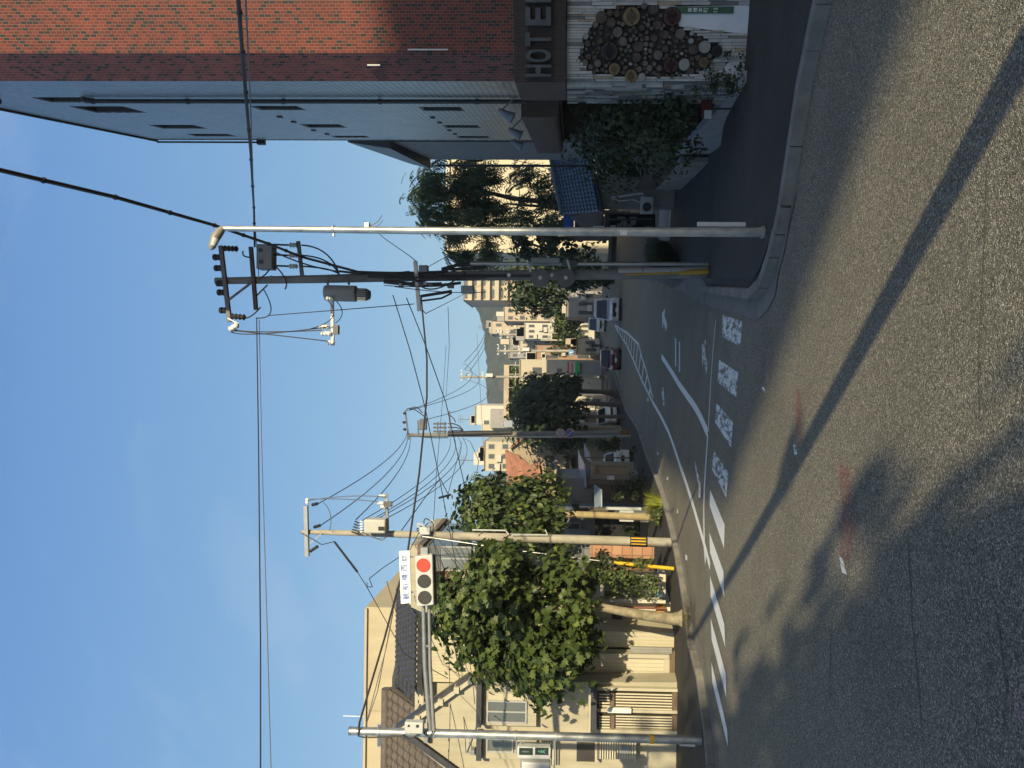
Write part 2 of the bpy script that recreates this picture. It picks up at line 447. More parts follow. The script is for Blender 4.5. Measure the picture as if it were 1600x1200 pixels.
def paint(name, c, under, cover=.62, scale=9, stretch=(1, 1, 1), fine=.16):
    """road paint worn through to the asphalt"""
    mt = bpy.data.materials.new(name); mt.use_nodes = True
    n, l = nod(mt); b = n['Principled BSDF']; b.inputs['Roughness'].default_value = .7
    g = n.new('ShaderNodeNewGeometry'); mpn = n.new('ShaderNodeMapping'); mpn.inputs['Scale'].default_value = stretch
    mpn.inputs['Rotation'].default_value = (0, 0, R(8))
    l.new(g.outputs['Position'], mpn.inputs[0])
    t = n.new('ShaderNodeTexNoise'); t.inputs['Scale'].default_value = scale; t.inputs['Detail'].default_value = 9; t.inputs['Roughness'].default_value = .75
    l.new(mpn.outputs[0], t.inputs['Vector'])
    r_ = n.new('ShaderNodeValToRGB'); r_.color_ramp.elements[0].position = 1 - cover - .04; r_.color_ramp.elements[1].position = 1 - cover + .04
    r_.color_ramp.elements[0].color = (0, 0, 0, 1); r_.color_ramp.elements[1].color = (1, 1, 1, 1)
    b.inputs['Base Color'].default_value = (*c, 1)
    t3 = n.new('ShaderNodeTexVoronoi'); t3.inputs['Scale'].default_value = 115; l.new(g.outputs['Position'], t3.inputs['Vector'])
    s3 = n.new('ShaderNodeSeparateColor'); l.new(t3.outputs['Color'], s3.inputs[0])
    mr = n.new('ShaderNodeMapRange'); mr.inputs[3].default_value = -fine; mr.inputs[4].default_value = fine; l.new(s3.outputs[0], mr.inputs[0])
    ad = n.new('ShaderNodeMath'); ad.operation = 'ADD'; l.new(t.outputs[0], ad.inputs[0]); l.new(mr.outputs[0], ad.inputs[1])
    l.new(ad.outputs[0], r_.inputs[0])
    tr = n.new('ShaderNodeBsdfTransparent'); ms = n.new('ShaderNodeMixShader')
    l.new(r_.outputs[0], ms.inputs[0]); l.new(tr.outputs[0], ms.inputs[1]); l.new(b.outputs[0], ms.inputs[2])
    l.new(ms.outputs[0], n['Material Output'].inputs[0])
    MATS[name] = mt
    return mt
A_ROAD = asphalt('road_asphalt', (.195, .176, .133), (.56, .51, .40), 115, wear=.25, contrast=1.15)
A_WALK = asphalt('walk_asphalt', (.058, .055, .050), (.12, .115, .105), 120, .4, .7)
A_GROUND = mat('town_ground', (.11, .105, .095), .9, .2, .6)
A_LIGHT = asphalt('pale_asphalt', (.24, .235, .23), (.34, .33, .32), 110, .3, .6)
CONC = mat('kerb_concrete', (.18, .17, .15), .85, .28, 3.0, .3, 40)
CONC_D = mat('worn_concrete', (.17, .16, .14), .9, .25, 1.6, .35, 30)
WHITE_P = paint('white_road_paint', (.62, .62, .60), (.22, .21, .19), .70, 7)
WHITE_N = paint('fresh_road_paint', (.70, .70, .68), (.2, .2, .19), .84, 7)
WHITE_W = paint('worn_road_paint', (.66, .66, .64), (.18, .17, .15), .53, 2.6, (3.5, .8, 1), .03)
RED_P = paint('faded_red_road_paint', (.30, .085, .085), (.20, .188, .165), .42, 30, (2, 1, 1))
PINK_W = paint('worn_pink_road_paint', (.36, .25, .25), (.20, .188, .165), .43, 25)

# ------------------------------------------------------------------ ground, roads, kerbs
def g2(*pts, h=0): return [gnd(a, b, h) for a, b in pts]
bm_big = MB()
ys = [-300, -120, -60, -30, -15] + list(range(-8, 62, 2)) + [66, 72, 80, 90, 100, 130, 180, 260, 400, 700, 1200, 2500]
xs = [-1500, -600, -250, -120, -70, -45] + list(range(-36, 38, 2)) + [45, 70, 120, 250, 600, 1500]
for y in ys:
    for x in xs: bm_big.v.append(Vector((x, y, Z(x, y) - .02)))
nx = len(xs)
for j in range(len(ys) - 1):
    for i in range(nx - 1):
        bm_big.f.append([j * nx + i, j * nx + i + 1, (j + 1) * nx + i + 1, (j + 1) * nx + i]); bm_big.mi.append(0)
struct('ground', bm_big, A_GROUND)
LK = g2((1112, 1140), (1097, 1045), (1085, 1005), (1077, 945), (1057, 840), (1037, 765), (1015, 712), (1000, 667), (980, 639), (961, 581))
LK = [Vector((-30, 10.2, 0)), Vector((-14, 11.5, 0)), Vector((-9, 12.2, 0))] + LK
d0 = (LK[-1] - LK[-2]); d0 = Vector((.155, 1, 0))
LK += [LK[-1] + d0 * 20, LK[-1] + d0 * 50, LK[-1] + d0 * 130]
RK = g2((1295, -8), (1264, 130), (1250, 220), (1235, 311), (1226, 352), (1217, 386), (1207, 415), (1200, 433), (1183, 450))
RK2 = g2((1104, 446), (1097, 441))
RK = [Vector((16, -9, 0)), Vector((8, .9, 0))] + RK
RB = g2((1246, 300), (1235, 350), (1226, 395), (1217, 430), (1212, 462), (1200, 485), (1184, 500), (1150, 489), (1102, 477))
RFAR = g2((1051, 450), (1000, 428))
RFAR += [RFAR[-1] + Vector((.14, 1, 0)) * k for k in (15, 40, 140)]
# the carriageway: bridge approach, crossing and the street beyond
road_poly = [(-40, -40), (45, -40), (45, -20)] + [(p.x + .3, p.y + .1) for p in RK[:1]] + [(p.x, p.y) for p in RK] + [(p.x, p.y) for p in RB[-3:]] + [(p.x, p.y) for p in RFAR] + [(p.x, p.y) for p in LK[::-1]] + [(-40, 10)]
def no_dup(poly):
    out = []
    for p in poly:
        if not out or (Vector(p[:2]) - Vector(out[-1][:2])).length > .02: out.append(p)
    return out
drape('road', no_dup(road_poly), 0.0, A_ROAD)
# footways
lw = [(p.x - .05, p.y + .16) for p in LK]
drape('sidewalk', no_dup(lw + [(-6, 190), (-30, 120), (-40, 60), (-40, 11)]), .115, A_WALK)
rw = [(p.x + .12, p.y + .10) for p in RK[1:]] + [(RK[-1].x + .2, RK[-1].y + .3), (RK2[0].x + .2, RK2[0].y), (RK2[0].x + .5, 19.6), (13, 20.0), (18, 14), (18, 2)]
drape('sidewalk', no_dup(rw), .105, A_WALK)
EDGE_R = [RK2[1], Vector((RK2[1].x + .5, 19.6, 0))]
lane = [(RK2[0].x + .1, 19.6)] + [(p.x + .3, p.y) for p in RFAR[:4]] + [(34, 90), (26, 40), (16, 20)]
drape('side_lane', no_dup(lane), .02, A_WALK)
# paler cross street meeting the lane
cs = g2((1046, 386), (1046, 296), (1029, 296), (1029, 386))
drape('cross_street', [(cs[0].x - .3, cs[0].y), (cs[1].x + 6, cs[1].y), (cs[2].x + 7, cs[2].y), (cs[3].x - .3, cs[3].y)], .026, A_LIGHT)
drape('edge_line', stroke([(cs[0].x - .4, cs[0].y), (cs[1].x + 6, cs[1].y)], .14), .031, WHITE_P, kind='structure')
def kerb(name, path, inward, w=.15, h=.15, stone=.62, mt=None):
    mb = MB(); P = [Vector((p.x, p.y, 0)) for p in path]
    for a, b in zip(P, P[1:]):
        d = b - a; L = d.length
        if L < .05: continue
        d.normalize(); nn = Vector((-d.y, d.x, 0)) * inward
        k = max(1, round(L / stone)) if L < 60 else round(L / 6)
        for i in range(k):
            p, q = a + d * (L * i / k + .004), a + d * (L * (i + 1) / k - .004)
            j = rng.uniform(-.006, .006)
            vs = []
            for pt in (p, q):
                zz = Z(pt.x, pt.y)
                for off, hh in ((0, -.2), (.012 + j, h - .02), (.03 + j, h + j), (w, h + j), (w, -.2)):
                    vs.append(Vector((pt.x, pt.y, zz + hh)) + nn * off)
            f = [(m_, m_ + 1, m_ + 6, m_ + 5) for m_ in range(4)] + [(0, 1, 2, 3, 4), (9, 8, 7, 6, 5)]
            if inward > 0: f = [t[::-1] for t in f]
            mb.add(vs, f)
    return struct(name, mb, mt or CONC, smooth=False)
kerb('kerb', LK, 1)
kerb('kerb', RK + [RK[-1] + Vector((.04, .25, 0)), RK2[0]], 1, .17, .15)
# old concrete gutter round the corner
ap = [(p.x, p.y) for p in RK[5:]] + [(RK2[0].x, RK2[0].y)] + [(p.x, p.y) for p in RB[::-1]]
drape('gutter_apron', no_dup(ap), .012, CONC_D)
drape('gutter_apron', no_dup([(RK2[0].x + .05, RK2[0].y + .05), (RK2[0].x + .75, 23.5), (RFAR[0].x - .05, RFAR[0].y - .3), (RB[-1].x + .02, RB[-1].y + .1)]), .014, CONC)
# gutter strip along the left kerb
gl = [(p.x, p.y) for p in LK[2:12]]
drape('gutter_strip', no_dup(stroke([(x + .22, y - .03) for x, y in gl], .4)), .006, CONC_D)

# ------------------------------------------------------------------ painted markings
def mark(name, polys, mt, h=.008):
    bm = bmesh.new()
    me = bpy.data.meshes.new(name)
    o = None; allv, allf = [], []
    for poly in polys:
        t = drape('tmp', no_dup(poly), h, mt, kind=None)
        k = len(allv); allv += [v.co.copy() for v in t.data.vertices]; allf += [[i + k for i in p.vertices] for p in t.data.polygons]
        d = t.data; bpy.data.objects.remove(t); bpy.data.meshes.remove(d)
    bm.free()
    me.from_pydata(allv, [], allf); me.materials.append(mt)
    o = bpy.data.objects.new(name, me); COL.objects.link(o); o['kind'] = 'structure'
    return o
def quad(*p): return [(q.x, q.y) for q in g2(*p)]
mark('crosswalk', [
    quad((1110, 765), (1109.5, 790), (1132, 857), (1133, 820)), quad((1109, 832), (1110, 863), (1132.5, 933), (1131, 893)),
    quad((1110, 900), (1111, 931), (1134, 1012), (1132.5, 975)), quad((1111, 966), (1112.5, 999), (1135.5, 1090), (1134.5, 1052)),
    quad((1112, 1034), (1113.5, 1066), (1138, 1167), (1137, 1140))], WHITE_N)
mark('crosswalk', [
    quad((1130, 492), (1129, 526), (1158, 542), (1160, 502)), quad((1124, 562), (1122, 597), (1151, 621), (1154, 582)),
    quad((1120, 629), (1118, 660), (1143, 699), (1146, 660)), quad((1116, 705), (1113, 733), (1135.5, 778), (1139, 739))], WHITE_W)
def pstroke(pts, w): return stroke([(p.x, p.y) for p in g2(*pts)], w)
mark('stop_line', [pstroke([(1119, 500), (1115, 540), (1111, 600), (1107, 675)], .16), pstroke([(1106.5, 678), (1103, 730), (1101, 765), (1100, 800), (1101, 850), (1103, 878)], .24)], WHITE_P)
mark('edge_line', [pstroke([(1110, 885), (1101, 850), (1082, 785), (1062, 725), (1045, 675), (1020.5, 629)], .17)], WHITE_N)
mark('lane_line', [pstroke([(1106, 676), (1075, 620), (1061, 600), (1034, 557)], .22)], WHITE_N)
mark('lane_line', [quad((1055, 529), (1055, 572), (1057, 572), (1057, 529)), quad((1061, 534), (1061, 581), (1063, 581), (1063, 534))], WHITE_P)
hl = [(1020.5, 629), (1003, 594), (989, 561), (978, 537), (961, 510)]
hr = [(1020, 621), (1010, 579), (1003, 558), (998, 538), (980, 520), (961, 508)]
HL, HR = g2(*hl), g2(*hr)
def along(P, t):
    y = P[0].y + (P[-1].y - P[0].y) * t
    for a, b in zip(P, P[1:]):
        if a.y <= y <= b.y: return a + (b - a) * ((y - a.y) / (b.y - a.y))
    return P[-1]
bars = []
for i in range(1, 15):
    t = i / 16
    a, b = along(HL, t), along(HR, max(0, t - .03))
    bars.append(stroke([(a.x, a.y), (b.x, b.y)], .35))
mark('hatching', [stroke([(p.x, p.y) for p in HL], .15), stroke([(p.x, p.y) for p in HR], .15)] + bars, WHITE_P, .010)
def arrow(tip, tail, w):
    a, b = gnd(*tip), gnd(*tail); d = Vector((a.x - b.x, a.y - b.y)); L = d.length; d.normalize(); n_ = Vector((-d.y, d.x))
    A = Vector((a.x, a.y)); B = Vector((b.x, b.y)); hk = A - d * L * .42
    return [[B + n_ * w * .16, B - n_ * w * .16, hk - n_ * w * .16, hk + n_ * w * .16], [hk - n_ * w * .5, A, hk + n_ * w * .5]]
mark('lane_arrow', arrow((1034.5, 490), (1042, 512), 1.0), WHITE_P)
mark('lane_arrow', arrow((1097, 537), (1105, 578), .8), WHITE_W)
mark('lane_arrow', [quad((1036, 606), (1034, 612), (1037, 634), (1039, 634), (1038, 614), (1037.5, 606)), quad((1087, 721), (1086, 727), (1092, 760), (1092, 778), (1095, 777), (1095, 755), (1090, 735))], WHITE_W)
mark('red_marking', [quad((1245, 605), (1244, 650), (1247, 697), (1254, 692), (1255, 648), (1251, 605)),
                     quad((1311, 722), (1316, 790), (1312, 868), (1328, 880), (1339, 820), (1328, 730))], RED_P)
mark('red_marking', [quad((1198, 545), (1196, 598), (1203, 597), (1206, 545)), quad((1590, 1075), (1586, 1128), (1606, 1140), (1606, 1070)), quad((1109, 487), (1109, 525), (1116, 530), (1117, 490)), quad((1092, 970), (1097, 1020), (1101, 1024), (1096, 972))], PINK_W, .009)
mark('white_marking', [quad((1191, 606), (1194, 615), (1198, 613), (1194, 604)), quad((1240, 694), (1243, 712), (1248, 708), (1244, 695)), quad((1312, 866), (1317, 895), (1325, 898), (1318, 872))], WHITE_W)
mark('parking_mark', [quad((1011.5, 622), (1011.5, 627), (1013.5, 627), (1013.5, 622)), quad((1027, 706), (1027, 711), (1029, 711), (1029, 706)), quad((1042, 745), (1042, 750), (1044.5, 750), (1044.5, 745)), quad((1058, 796), (1058, 802), (1060, 802), (1060, 796)), quad((1071, 866), (1071, 874), (1074.5, 876), (1074.5, 868))], WHITE_P)
SEAM = mat('dark_seam', (.09, .086, .078), .9, .2, 4)
mark('road_seam', [stroke([(p.x + rng.uniform(-.02, .02), p.y + rng.uniform(-.02, .02)) for p in g2(*pts)], .011) for pts in (
    [(1545, 250), (1538, 420), (1530, 560), (1533, 700)], [(1420, 850), (1428, 980), (1440, 1110), (1446, 1200)], [(1300, 960), (1296, 1060), (1300, 1160)], [(1560, 960), (1572, 1080), (1565, 1190)])], SEAM, .006)
# bank of wooded hills at the far end
HILL = mat('hill_forest', (.030, .040, .026), .95, .5, .22, 1.0, .6, detail=9)
def hill(prof, Y, dep, seed):
    mb = MB(); n = 160; r = 26
    xs_ = [p[1] for p in prof]
    for j in range(r + 1):
        t = j / r
        for i in range(n + 1):
            yy = prof[0][1] + (prof[-1][1] - prof[0][1]) * i / n
            for a, b in zip(prof, prof[1:]):
                if min(a[1], b[1]) <= yy <= max(a[1], b[1]):
                    vv = a[0] + (b[0] - a[0]) * (yy - a[1]) / (b[1] - a[1]); break
            top = at(vv, yy, Y + dep)
            f = math.sin(t * math.pi / 2)
            y_ = Y + dep * t
            z_ = -3 + (top.z + 3) * f
            q = Vector((top.x * y_ / (Y + dep), y_, z_))
            k = mnoise.noise(Vector((q.x * .05, q.y * .05, seed))) * 5 + mnoise.noise(Vector((q.x * .22, q.z * .22, seed + q.y * .2))) * 2.4
            q += Vector((0, -k * t, k * t * .7))
            mb.v.append(q)
    for j in range(r):
        for i in range(n):
            a = j * (n + 1) + i
            mb.f.append([a, a + n + 1, a + n + 2, a + 1]); mb.mi.append(0)
    return struct('hill', mb, HILL)
hill([(770, 200), (752, 330), (735, 400), (740, 440), (744, 470), (752, 495), (760, 520), (764, 560), (762, 600), (764, 640), (768, 680), (775, 740), (754, 745), (765, 790), (790, 900), (800, 1000)], 420, 160, 3)
# ------------------------------------------------------------------ hotel on the right
gD = Vector((.2117, .9773, 0)); gN = Vector((-.9773, .2117, 0))       # grey side wall: direction and outward normal
CH = at(1000, 127, 13.2); CH.z = 0                                     # corner of the brick and the grey wall
pN = Vector((-.85, -.53, 0)).normalized(); pD = Vector((.53, -.85, 0)).normalized()
fN = Vector((-.40, -.917, 0)).normalized(); fD = Vector((.917, -.40, 0)).normalized()
C2 = CH + pD * .56                                                     # chamfer meets front
HT = 14.6
def onG(px, py, off=0): return onplane(px, py, CH + gN * off, gN)
def onF(px, py, off=0): return onplane(px, py, C2 + fN * off, fN)
def onP(px, py, off=0): return onplane(px, py, CH + pN * off, pN)
far = onG(300, 219); GL = (far - CH).dot(gD)
BR = tile_mat('red_brick_tile', fD, [(0, (.028, .018, .018)), (.19, (.13, .018, .013)), (.38, (.18, .024, .015)), (.62, (.22, .032, .018)), (.85, (.13, .025, .019))],
              (.24, .14, .085), .108, .051, .0045, vertical=True, rough=.6, origin=tuple(C2))
BP = tile_mat('shade_tinted_brick_tile', pD, [(0, (.03, .022, .024)), (.16, (.15, .04, .042)), (.4, (.20, .05, .048)), (.65, (.23, .06, .055)), (.85, (.16, .05, .05))],
              (.22, .14, .11), .108, .051, .0045, vertical=True, rough=.6, origin=tuple(CH))  # plum tint stands in for the weak grazing light on this facet
GT = tile_mat('grey_wall_tile', gD, [(0, (.29, .31, .315)), (.3, (.33, .35, .35)), (.6, (.26, .28, .285)), (.85, (.37, .385, .385))],
              (.05, .058, .065), .12, .12, .013, offset=.5, rough=.35, origin=tuple(CH))
BANDT = tile_mat('brown_ribbed_tile', fD, [(0, (.06, .038, .03)), (.5, (.075, .046, .036))], (.03, .02, .017), .30, .035, .007, vertical=True, rough=.7, origin=tuple(C2))
BAND2 = mat('brown_render', (.085, .058, .046), .85, .15, 3, .2, 50)
DARKM = mat('dark_metal', (.03, .032, .035), .5, .2, 3)
GLASS = glass_mat('window_glass', (.025, .03, .034))
BLACKI = mat('interior_shade_black', (.012, .012, .013), .9, .2, 2)  # near-black colour stands in for the darkness of deep interiors
hotel = thing('hotel', (CH.x + 3, CH.y + 4, -1.6), 'tall red brick hotel with grey tiled side wall standing at the near corner', 'building')
zB = 1.6 + (888 - 797) / F_PX * 13.0                                    # underside of the brick
zS = onF(884, 100).z                                                    # underside of the brown band
zG = -2.2
backR = C2 + fD * 9 + gD * 10; 
def wallprism(mb, pts, z0, z1): mb.prism([(p.x, p.y, z0) for p in pts], (0, 0, z1 - z0))
endF = C2 + fD * 9
GE = CH + gD * GL
inn = Vector((3.2, 1.4, 0))
# walls as slabs .3 thick, butted
def slab(mb, a, b, n_, z0, z1, t=.3):
    mb.prism([(a.x, a.y, z0), (b.x, b.y, z0), (b.x - n_.x * t, b.y - n_.y * t, z0), (a.x - n_.x * t, a.y - n_.y * t, z0)], (0, 0, z1 - z0))
mb = MB(); slab(mb, C2, endF, fN, zB, HT); mb.build('front_wall', BR, hotel, label='red brick front wall with scattered dark tiles')
mb = MB(); slab(mb, C2 + pD * -.002, CH, pN, zB, HT); mb.build('corner_wall', BP, hotel, label='narrow brick strip at the corner, tinted plum for its grazing light')
# grey wall with real window openings: built as strips between openings
WIN = [((48, 152), (158, 160)), ((107, 166), (209, 176)), ((231, 195), (322, 201)), ((289, 209), (370, 213)),
       ((386, 165.5), (483, 172)), ((470, 194), (545, 199.5)), ((517, 212), (583, 215)),
       ((652, 167), (737, 173.5)), ((692, 195.5), (760, 200)), ((713, 212.5), (775, 216))]
wins = []
for (a, b), (c, d) in WIN:
    t1 = (onG(a, b) - CH).dot(gD); t2 = (onG(a, d) - CH).dot(gD)
    q = onG(a, b); z1 = q.z
    z0 = onG((a + c) / 2 + (c - a) * .31, b).z
    wins.append((t1, t2, z0, z1))
rows = [[w for w in wins if w[3] > 10.2], [w for w in wins if 5.6 < w[3] <= 10.2], [w for w in wins if w[3] <= 5.6]]
zr = []
for r_ in rows:
    if r_: zr.append((sum(w[2] for w in r_) / len(r_), sum(w[3] for w in r_) / len(r_)))
mb = MB()
def gs(t1, t2, z0, z1):
    if t2 - t1 > .001 and z1 - z0 > .001: slab(mb, CH + gD * t1, CH + gD * t2, gN, z0, z1, .25)
zz = zB
for (z0, z1), r_ in sorted(zip(zr, rows), key=lambda k: k[0][0]):
    gs(0, GL, zz, z0)
    tt = 0
    for w in sorted(r_): gs(tt, w[0], z0, z1); tt = w[1]
    gs(tt, GL, z0, z1); zz = z1
gs(0, GL, zz, HT)
mb.build('side_wall', GT, hotel, label='shaded side wall of grey square tiles')
FRM = mat('dark_window_frame', (.05, .052, .055), .45, .15, 3)
for (z0, z1), r_ in zip(zr, rows):
    for w in r_:
        a, b = CH + gD * w[0], CH + gD * w[1]
        mf = MB()
        for s_, e_, zz0, zz1 in ((a, a + gD * .05, z0, z1), (b - gD * .05, b, z0, z1), (a + gD * .05, b - gD * .05, z0, z0 + .05), (a + gD * .05, b - gD * .05, z1 - .05, z1)):
            slab(mf, s_ - gN * .015, e_ - gN * .015, gN, zz0, zz1, .22)
        fo = mf.build('window', FRM, hotel)
        mp_ = MB(); slab(mp_, a + gD * .05 - gN * .15, b - gD * .05 - gN * .15, gN, z0 + .05, z1 - .05, .012); mp_.build('pane', GLASS, fo)
# other sides, roof, parapet trim
mb = MB(); slab(mb, GE, GE + Vector((6, -1.3, 0)), gD, zG, HT); mb.build('back_wall', BAND2, hotel)
mb = MB(); mb.prism([(p.x, p.y, HT - .3) for p in (CH - gN * .3 + gD * .1, C2 - fN * .4, endF - fN * .4, endF + gD * 8, GE - gN * .3 - gD * .3)], (0, 0, .25)); mb.build('roof', BAND2, hotel)
mb = MB()
slab(mb, CH + gD * .02 + gN * .05, GE + gD * .05 + gN * .05, gN, HT, HT + .06, .4); mb.build('parapet_trim', DARKM, hotel)
# drainpipe
mb = MB(); t_ = (onG(600, 153) - CH).dot(gD); p_ = CH + gD * t_ + gN * .07
zt = onG(127, 151).z
mb.tube([(p_.x, p_.y, zB - .1), (p_.x, p_.y, zt)], .045, 10); mb.tube([(p_.x, p_.y, zt), (p_.x - gN.x * .09, p_.y - gN.y * .09, zt + .06)], .045, 10)
for k in range(6): mb.tube([(p_.x, p_.y, zB + .9 + k * 2), (p_.x, p_.y, zB + .96 + k * 2)], .06, 10)
mb.build('drainpipe', DARKM, hotel)
mb = MB(); slab(mb, endF, endF + gD * 9, fD, zG, HT, .3); mb.build('far_wall', BAND2, hotel)
mb = MB(); wq = Vector((15.5, 13.5, 0)); mb.prism([(wq.x, wq.y, zG), (wq.x + 18, wq.y - 3, zG), (wq.x + 19, wq.y + 5, zG), (wq.x + 1.6, wq.y + 8, zG)], (0, 0, 22.5)); mb.build('shade_wing', BAND2, hotel)  # unseen wing added to keep the feathery trees in shade
# small vents on the grey wall
for (a, b) in ((437, 182), (459, 190), (490, 203), (511, 209), (676, 183), (687, 191), (702, 203), (711, 209)):
    mb = MB(); q = onG(a, b); mb.obox(q + gN * .015, gD * .07, gN * .015, Vector((0, 0, .05))); mb.build('vent', DARKM, hotel)
# conduit along the back edge of the roof
mb = MB(); q0 = GE + gN * .06 - gD * .02
mb.tube([(q0.x, q0.y, HT), (q0.x, q0.y, HT - 3.2)], .03, 6)
mb.obox((q0.x, q0.y, HT - 3.3), Vector((.07, 0, 0)), Vector((0, .07, 0)), Vector((0, 0, .12)))
mb.build('conduit', DARKM, hotel)
# white conduit stubs on the brick
WHT = mat('white_plastic', (.62, .62, .60), .5, .06, 3)
for f_, a, b, c in ((onF, 637, 77.5, 700), (onP, 574, 102, 594)):
    mb = MB(); mb.tube([f_(a, b, .02), f_(c, b, .02)], .014, 6); mb.build('conduit', WHT, hotel)
# brown band round the foot of the brickwork, flush box that wraps the corner
K0 = onF(840, 128.5, .10); K0.z = 0
bandA, bandB = K0, K0 + fD * 9.5
sN = Vector((-fD.x, -fD.y, 0))
mb = MB(); slab(mb, bandA, bandB, fN, zS, zB - .004, .5); mb.build('sign_band', BANDT, hotel, label='brown ribbed band that carries the lettering')
sideE = onG(840, 157, .12); sideE.z = 0
sd = (sideE - K0); sd.z = 0; sdn = sd.normalized(); sN2 = Vector((-sdn.y, sdn.x, 0))
mb = MB(); slab(mb, K0 + sdn * .003, sideE, sN2, zS, zB - .004, .4); mb.build('band_side', BAND2, hotel)
# letters, raised off the band
LET = mat('letter_bronze', (.07, .072, .08), .4, .2, 4, metal=.4)
def fletter(ch, y0, y1):
    cu = bpy.data.curves.new('letter', 'FONT'); cu.body = ch; cu.size = 1; cu.extrude = .05; cu.offset = .028
    o = bpy.data.objects.new('letter', cu); COL.objects.link(o)
    bpy.context.view_layer.update()
    dg = bpy.context.evaluated_depsgraph_get(); me = bpy.data.meshes.new_from_object(o.evaluated_get(dg))
    bpy.data.objects.remove(o)
    xs_ = [v.co.x for v in me.vertices]; ys_ = [v.co.y for v in me.vertices]
    pL, pR = onF(861, y0, .17), onF(861, y1, .17)
    zb, zt_ = onF(861, (y0 + y1) / 2, .17).z, onF(821, (y0 + y1) / 2, .17).z
    Lw = (pR - pL).dot(fD)
    M_ = MB()
    M_.v = [pL + fD * ((v.co.x - min(xs_)) / (max(xs_) - min(xs_)) * Lw) + Vector((0, 0, zb - pL.z + (v.co.y - min(ys_)) / (max(ys_) - min(ys_)) * (zt_ - zb))) + fN * v.co.z for v in me.vertices]
    M_.f = [list(p.vertices) for p in me.polygons]; M_.mi = [0] * len(M_.f)
    # slab serifs
    M_.build('letter', LET, hotel, smooth=False)
    bpy.data.meshes.remove(me)
for ch, a, b in (('H', 120, 101), ('O', 97, 77), ('T', 72, 51), ('E', 40, 11), ('L', 4, -20)): fletter(ch, a, b)
# ---- street storey: white split stone with a mosaic of log ends, pots and pebbles
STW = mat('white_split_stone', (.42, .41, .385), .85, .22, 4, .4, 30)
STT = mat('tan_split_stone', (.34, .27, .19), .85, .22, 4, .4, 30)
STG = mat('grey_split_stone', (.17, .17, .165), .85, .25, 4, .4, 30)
W0 = onF(1000, 127, .02); W0.z = 0
zW = onF(1181, 90).z - .45
mb = MB(); slab(mb, W0 - fN * .10, W0 + fD * 9 - fN * .10, fN, zW, zS - .004, .4); mb.build('street_wall', mat('dark_mortar', (.06, .052, .045), .95, .25, 6, .3, 40), hotel)
def fp(u, z, off): return Vector((W0.x, W0.y, 0)) + fD * u + Vector((0, 0, z)) + fN * off
def Fu(px, py):
    q = onF(px, py, .02); return ((q - W0).dot(fD), q.z)
hole = [Fu(*p) for p in ((905, 92), (915, 55), (948, 13), (990, 8), (1040, 12), (1058, 40), (1085, 52), (1105, 62), (1128, 72), (1122, 88), (1100, 112), (1060, 118), (1000, 122), (960, 118), (920, 112))]
p1 = [Fu(*p) for p in ((1052, 10), (1168, 8), (1177, 16), (1172, 54), (1062, 41))]
p2 = [Fu(*p) for p in ((1110, 124), (1140, 97), (1164, 95), (1164, 122))]
def inpoly(q, P):
    c = False; n_ = len(P)
    for i in range(n_):
        (a, b), (c_, d) = P[i], P[(i + 1) % n_]
        if (b > q[1]) != (d > q[1]) and q[0] < (c_ - a) * (q[1] - b) / (d - b) + a: c = not c
    return c
sl = MB(); u = 0.0
while u < 2.6:
    wdt = rng.uniform(.035, .06); z = zS - .01
    while z > zW + .3:
        hgt = rng.uniform(.18, .55)
        z2 = max(z - hgt, zW + .3)
        # cut the slab where it meets the mosaic or the smooth panels
        k = z; seg = None
        while k > z2:
            k2 = max(k - .06, z2); cpt = (u + wdt / 2, (k + k2) / 2)
            ok = not (inpoly(cpt, hole) or inpoly(cpt, p1) or inpoly(cpt, p2))
            if ok and seg is None: seg = k
            if (not ok or k2 <= z2) and seg is not None:
                e_ = k2 if ok else k
                if seg - e_ > .03:
                    sl.m = rng.choices((0, 1, 2), (86, 8, 6))[0]
                    o_ = rng.uniform(0, .035)
                    sl.obox(fp(u + wdt / 2, (seg + e_) / 2, -.08 + o_ / 2), fD * (wdt / 2 - .003), fN * (.03 + o_), Vector((0, 0, (seg - e_) / 2 - .004)))
                seg = None
            k = k2
        z = z2
    u += wdt
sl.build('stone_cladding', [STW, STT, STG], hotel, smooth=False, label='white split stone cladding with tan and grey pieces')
PLASTER = mat('white_smooth_stone', (.60, .61, .63), .7, .08, 3)
for P in (p1, p2):
    mb = MB(); mb.prism([fp(a, b, -.10) for a, b in P], fN * .07); mb.build('smooth_panel', PLASTER, hotel)
LOGS = [mat('dark_log_end', (.075, .056, .045), .9, .3, 8), mat('grey_stone_disc', (.115, .098, .082), .85, .25, 8), mat('pale_pebble', (.24, .235, .22), .7, .2, 8),
        mat('ochre_pot', (.15, .105, .05), .5, .25, 6), mat('maroon_pot', (.05, .018, .016), .4, .25, 6), mat('black_pot', (.02, .018, .017), .5, .2, 6)]
placed = []
specials = [((1050, 26), .155, 4), ((987, 26), .15, 3), ((952, 80), .155, 5), ((986, 119), .11, 3), ((960, 108), .10, 3), ((1048, 102), .13, 4), ((1120, 80), .10, 5), ((1100, 98), .085, 3), ((1080, 64), .05, 2)]
for (a, b), r_, k in specials:
    u_, z_ = Fu(a, b); placed.append((u_, z_, r_, k))
for i in range(9000):
    q = (rng.uniform(0, 1.9), rng.uniform(zW, zS)); 
    r_ = rng.choice((.10, .085, .07, .055, .04, .03)) if i < 4000 else rng.choice((.05, .04, .03))
    if not inpoly(q, hole): continue
    if all((q[0] - a) ** 2 + (q[1] - b) ** 2 > (r_ + c) ** 2 * .93 for a, b, c, _ in placed):
        placed.append((q[0], q[1], r_, rng.choices((0, 1, 2), (5, 4, 1))[0] if r_ > .05 else rng.choices((0, 1, 2), (5, 5, 1))[0]))
mo = MB()
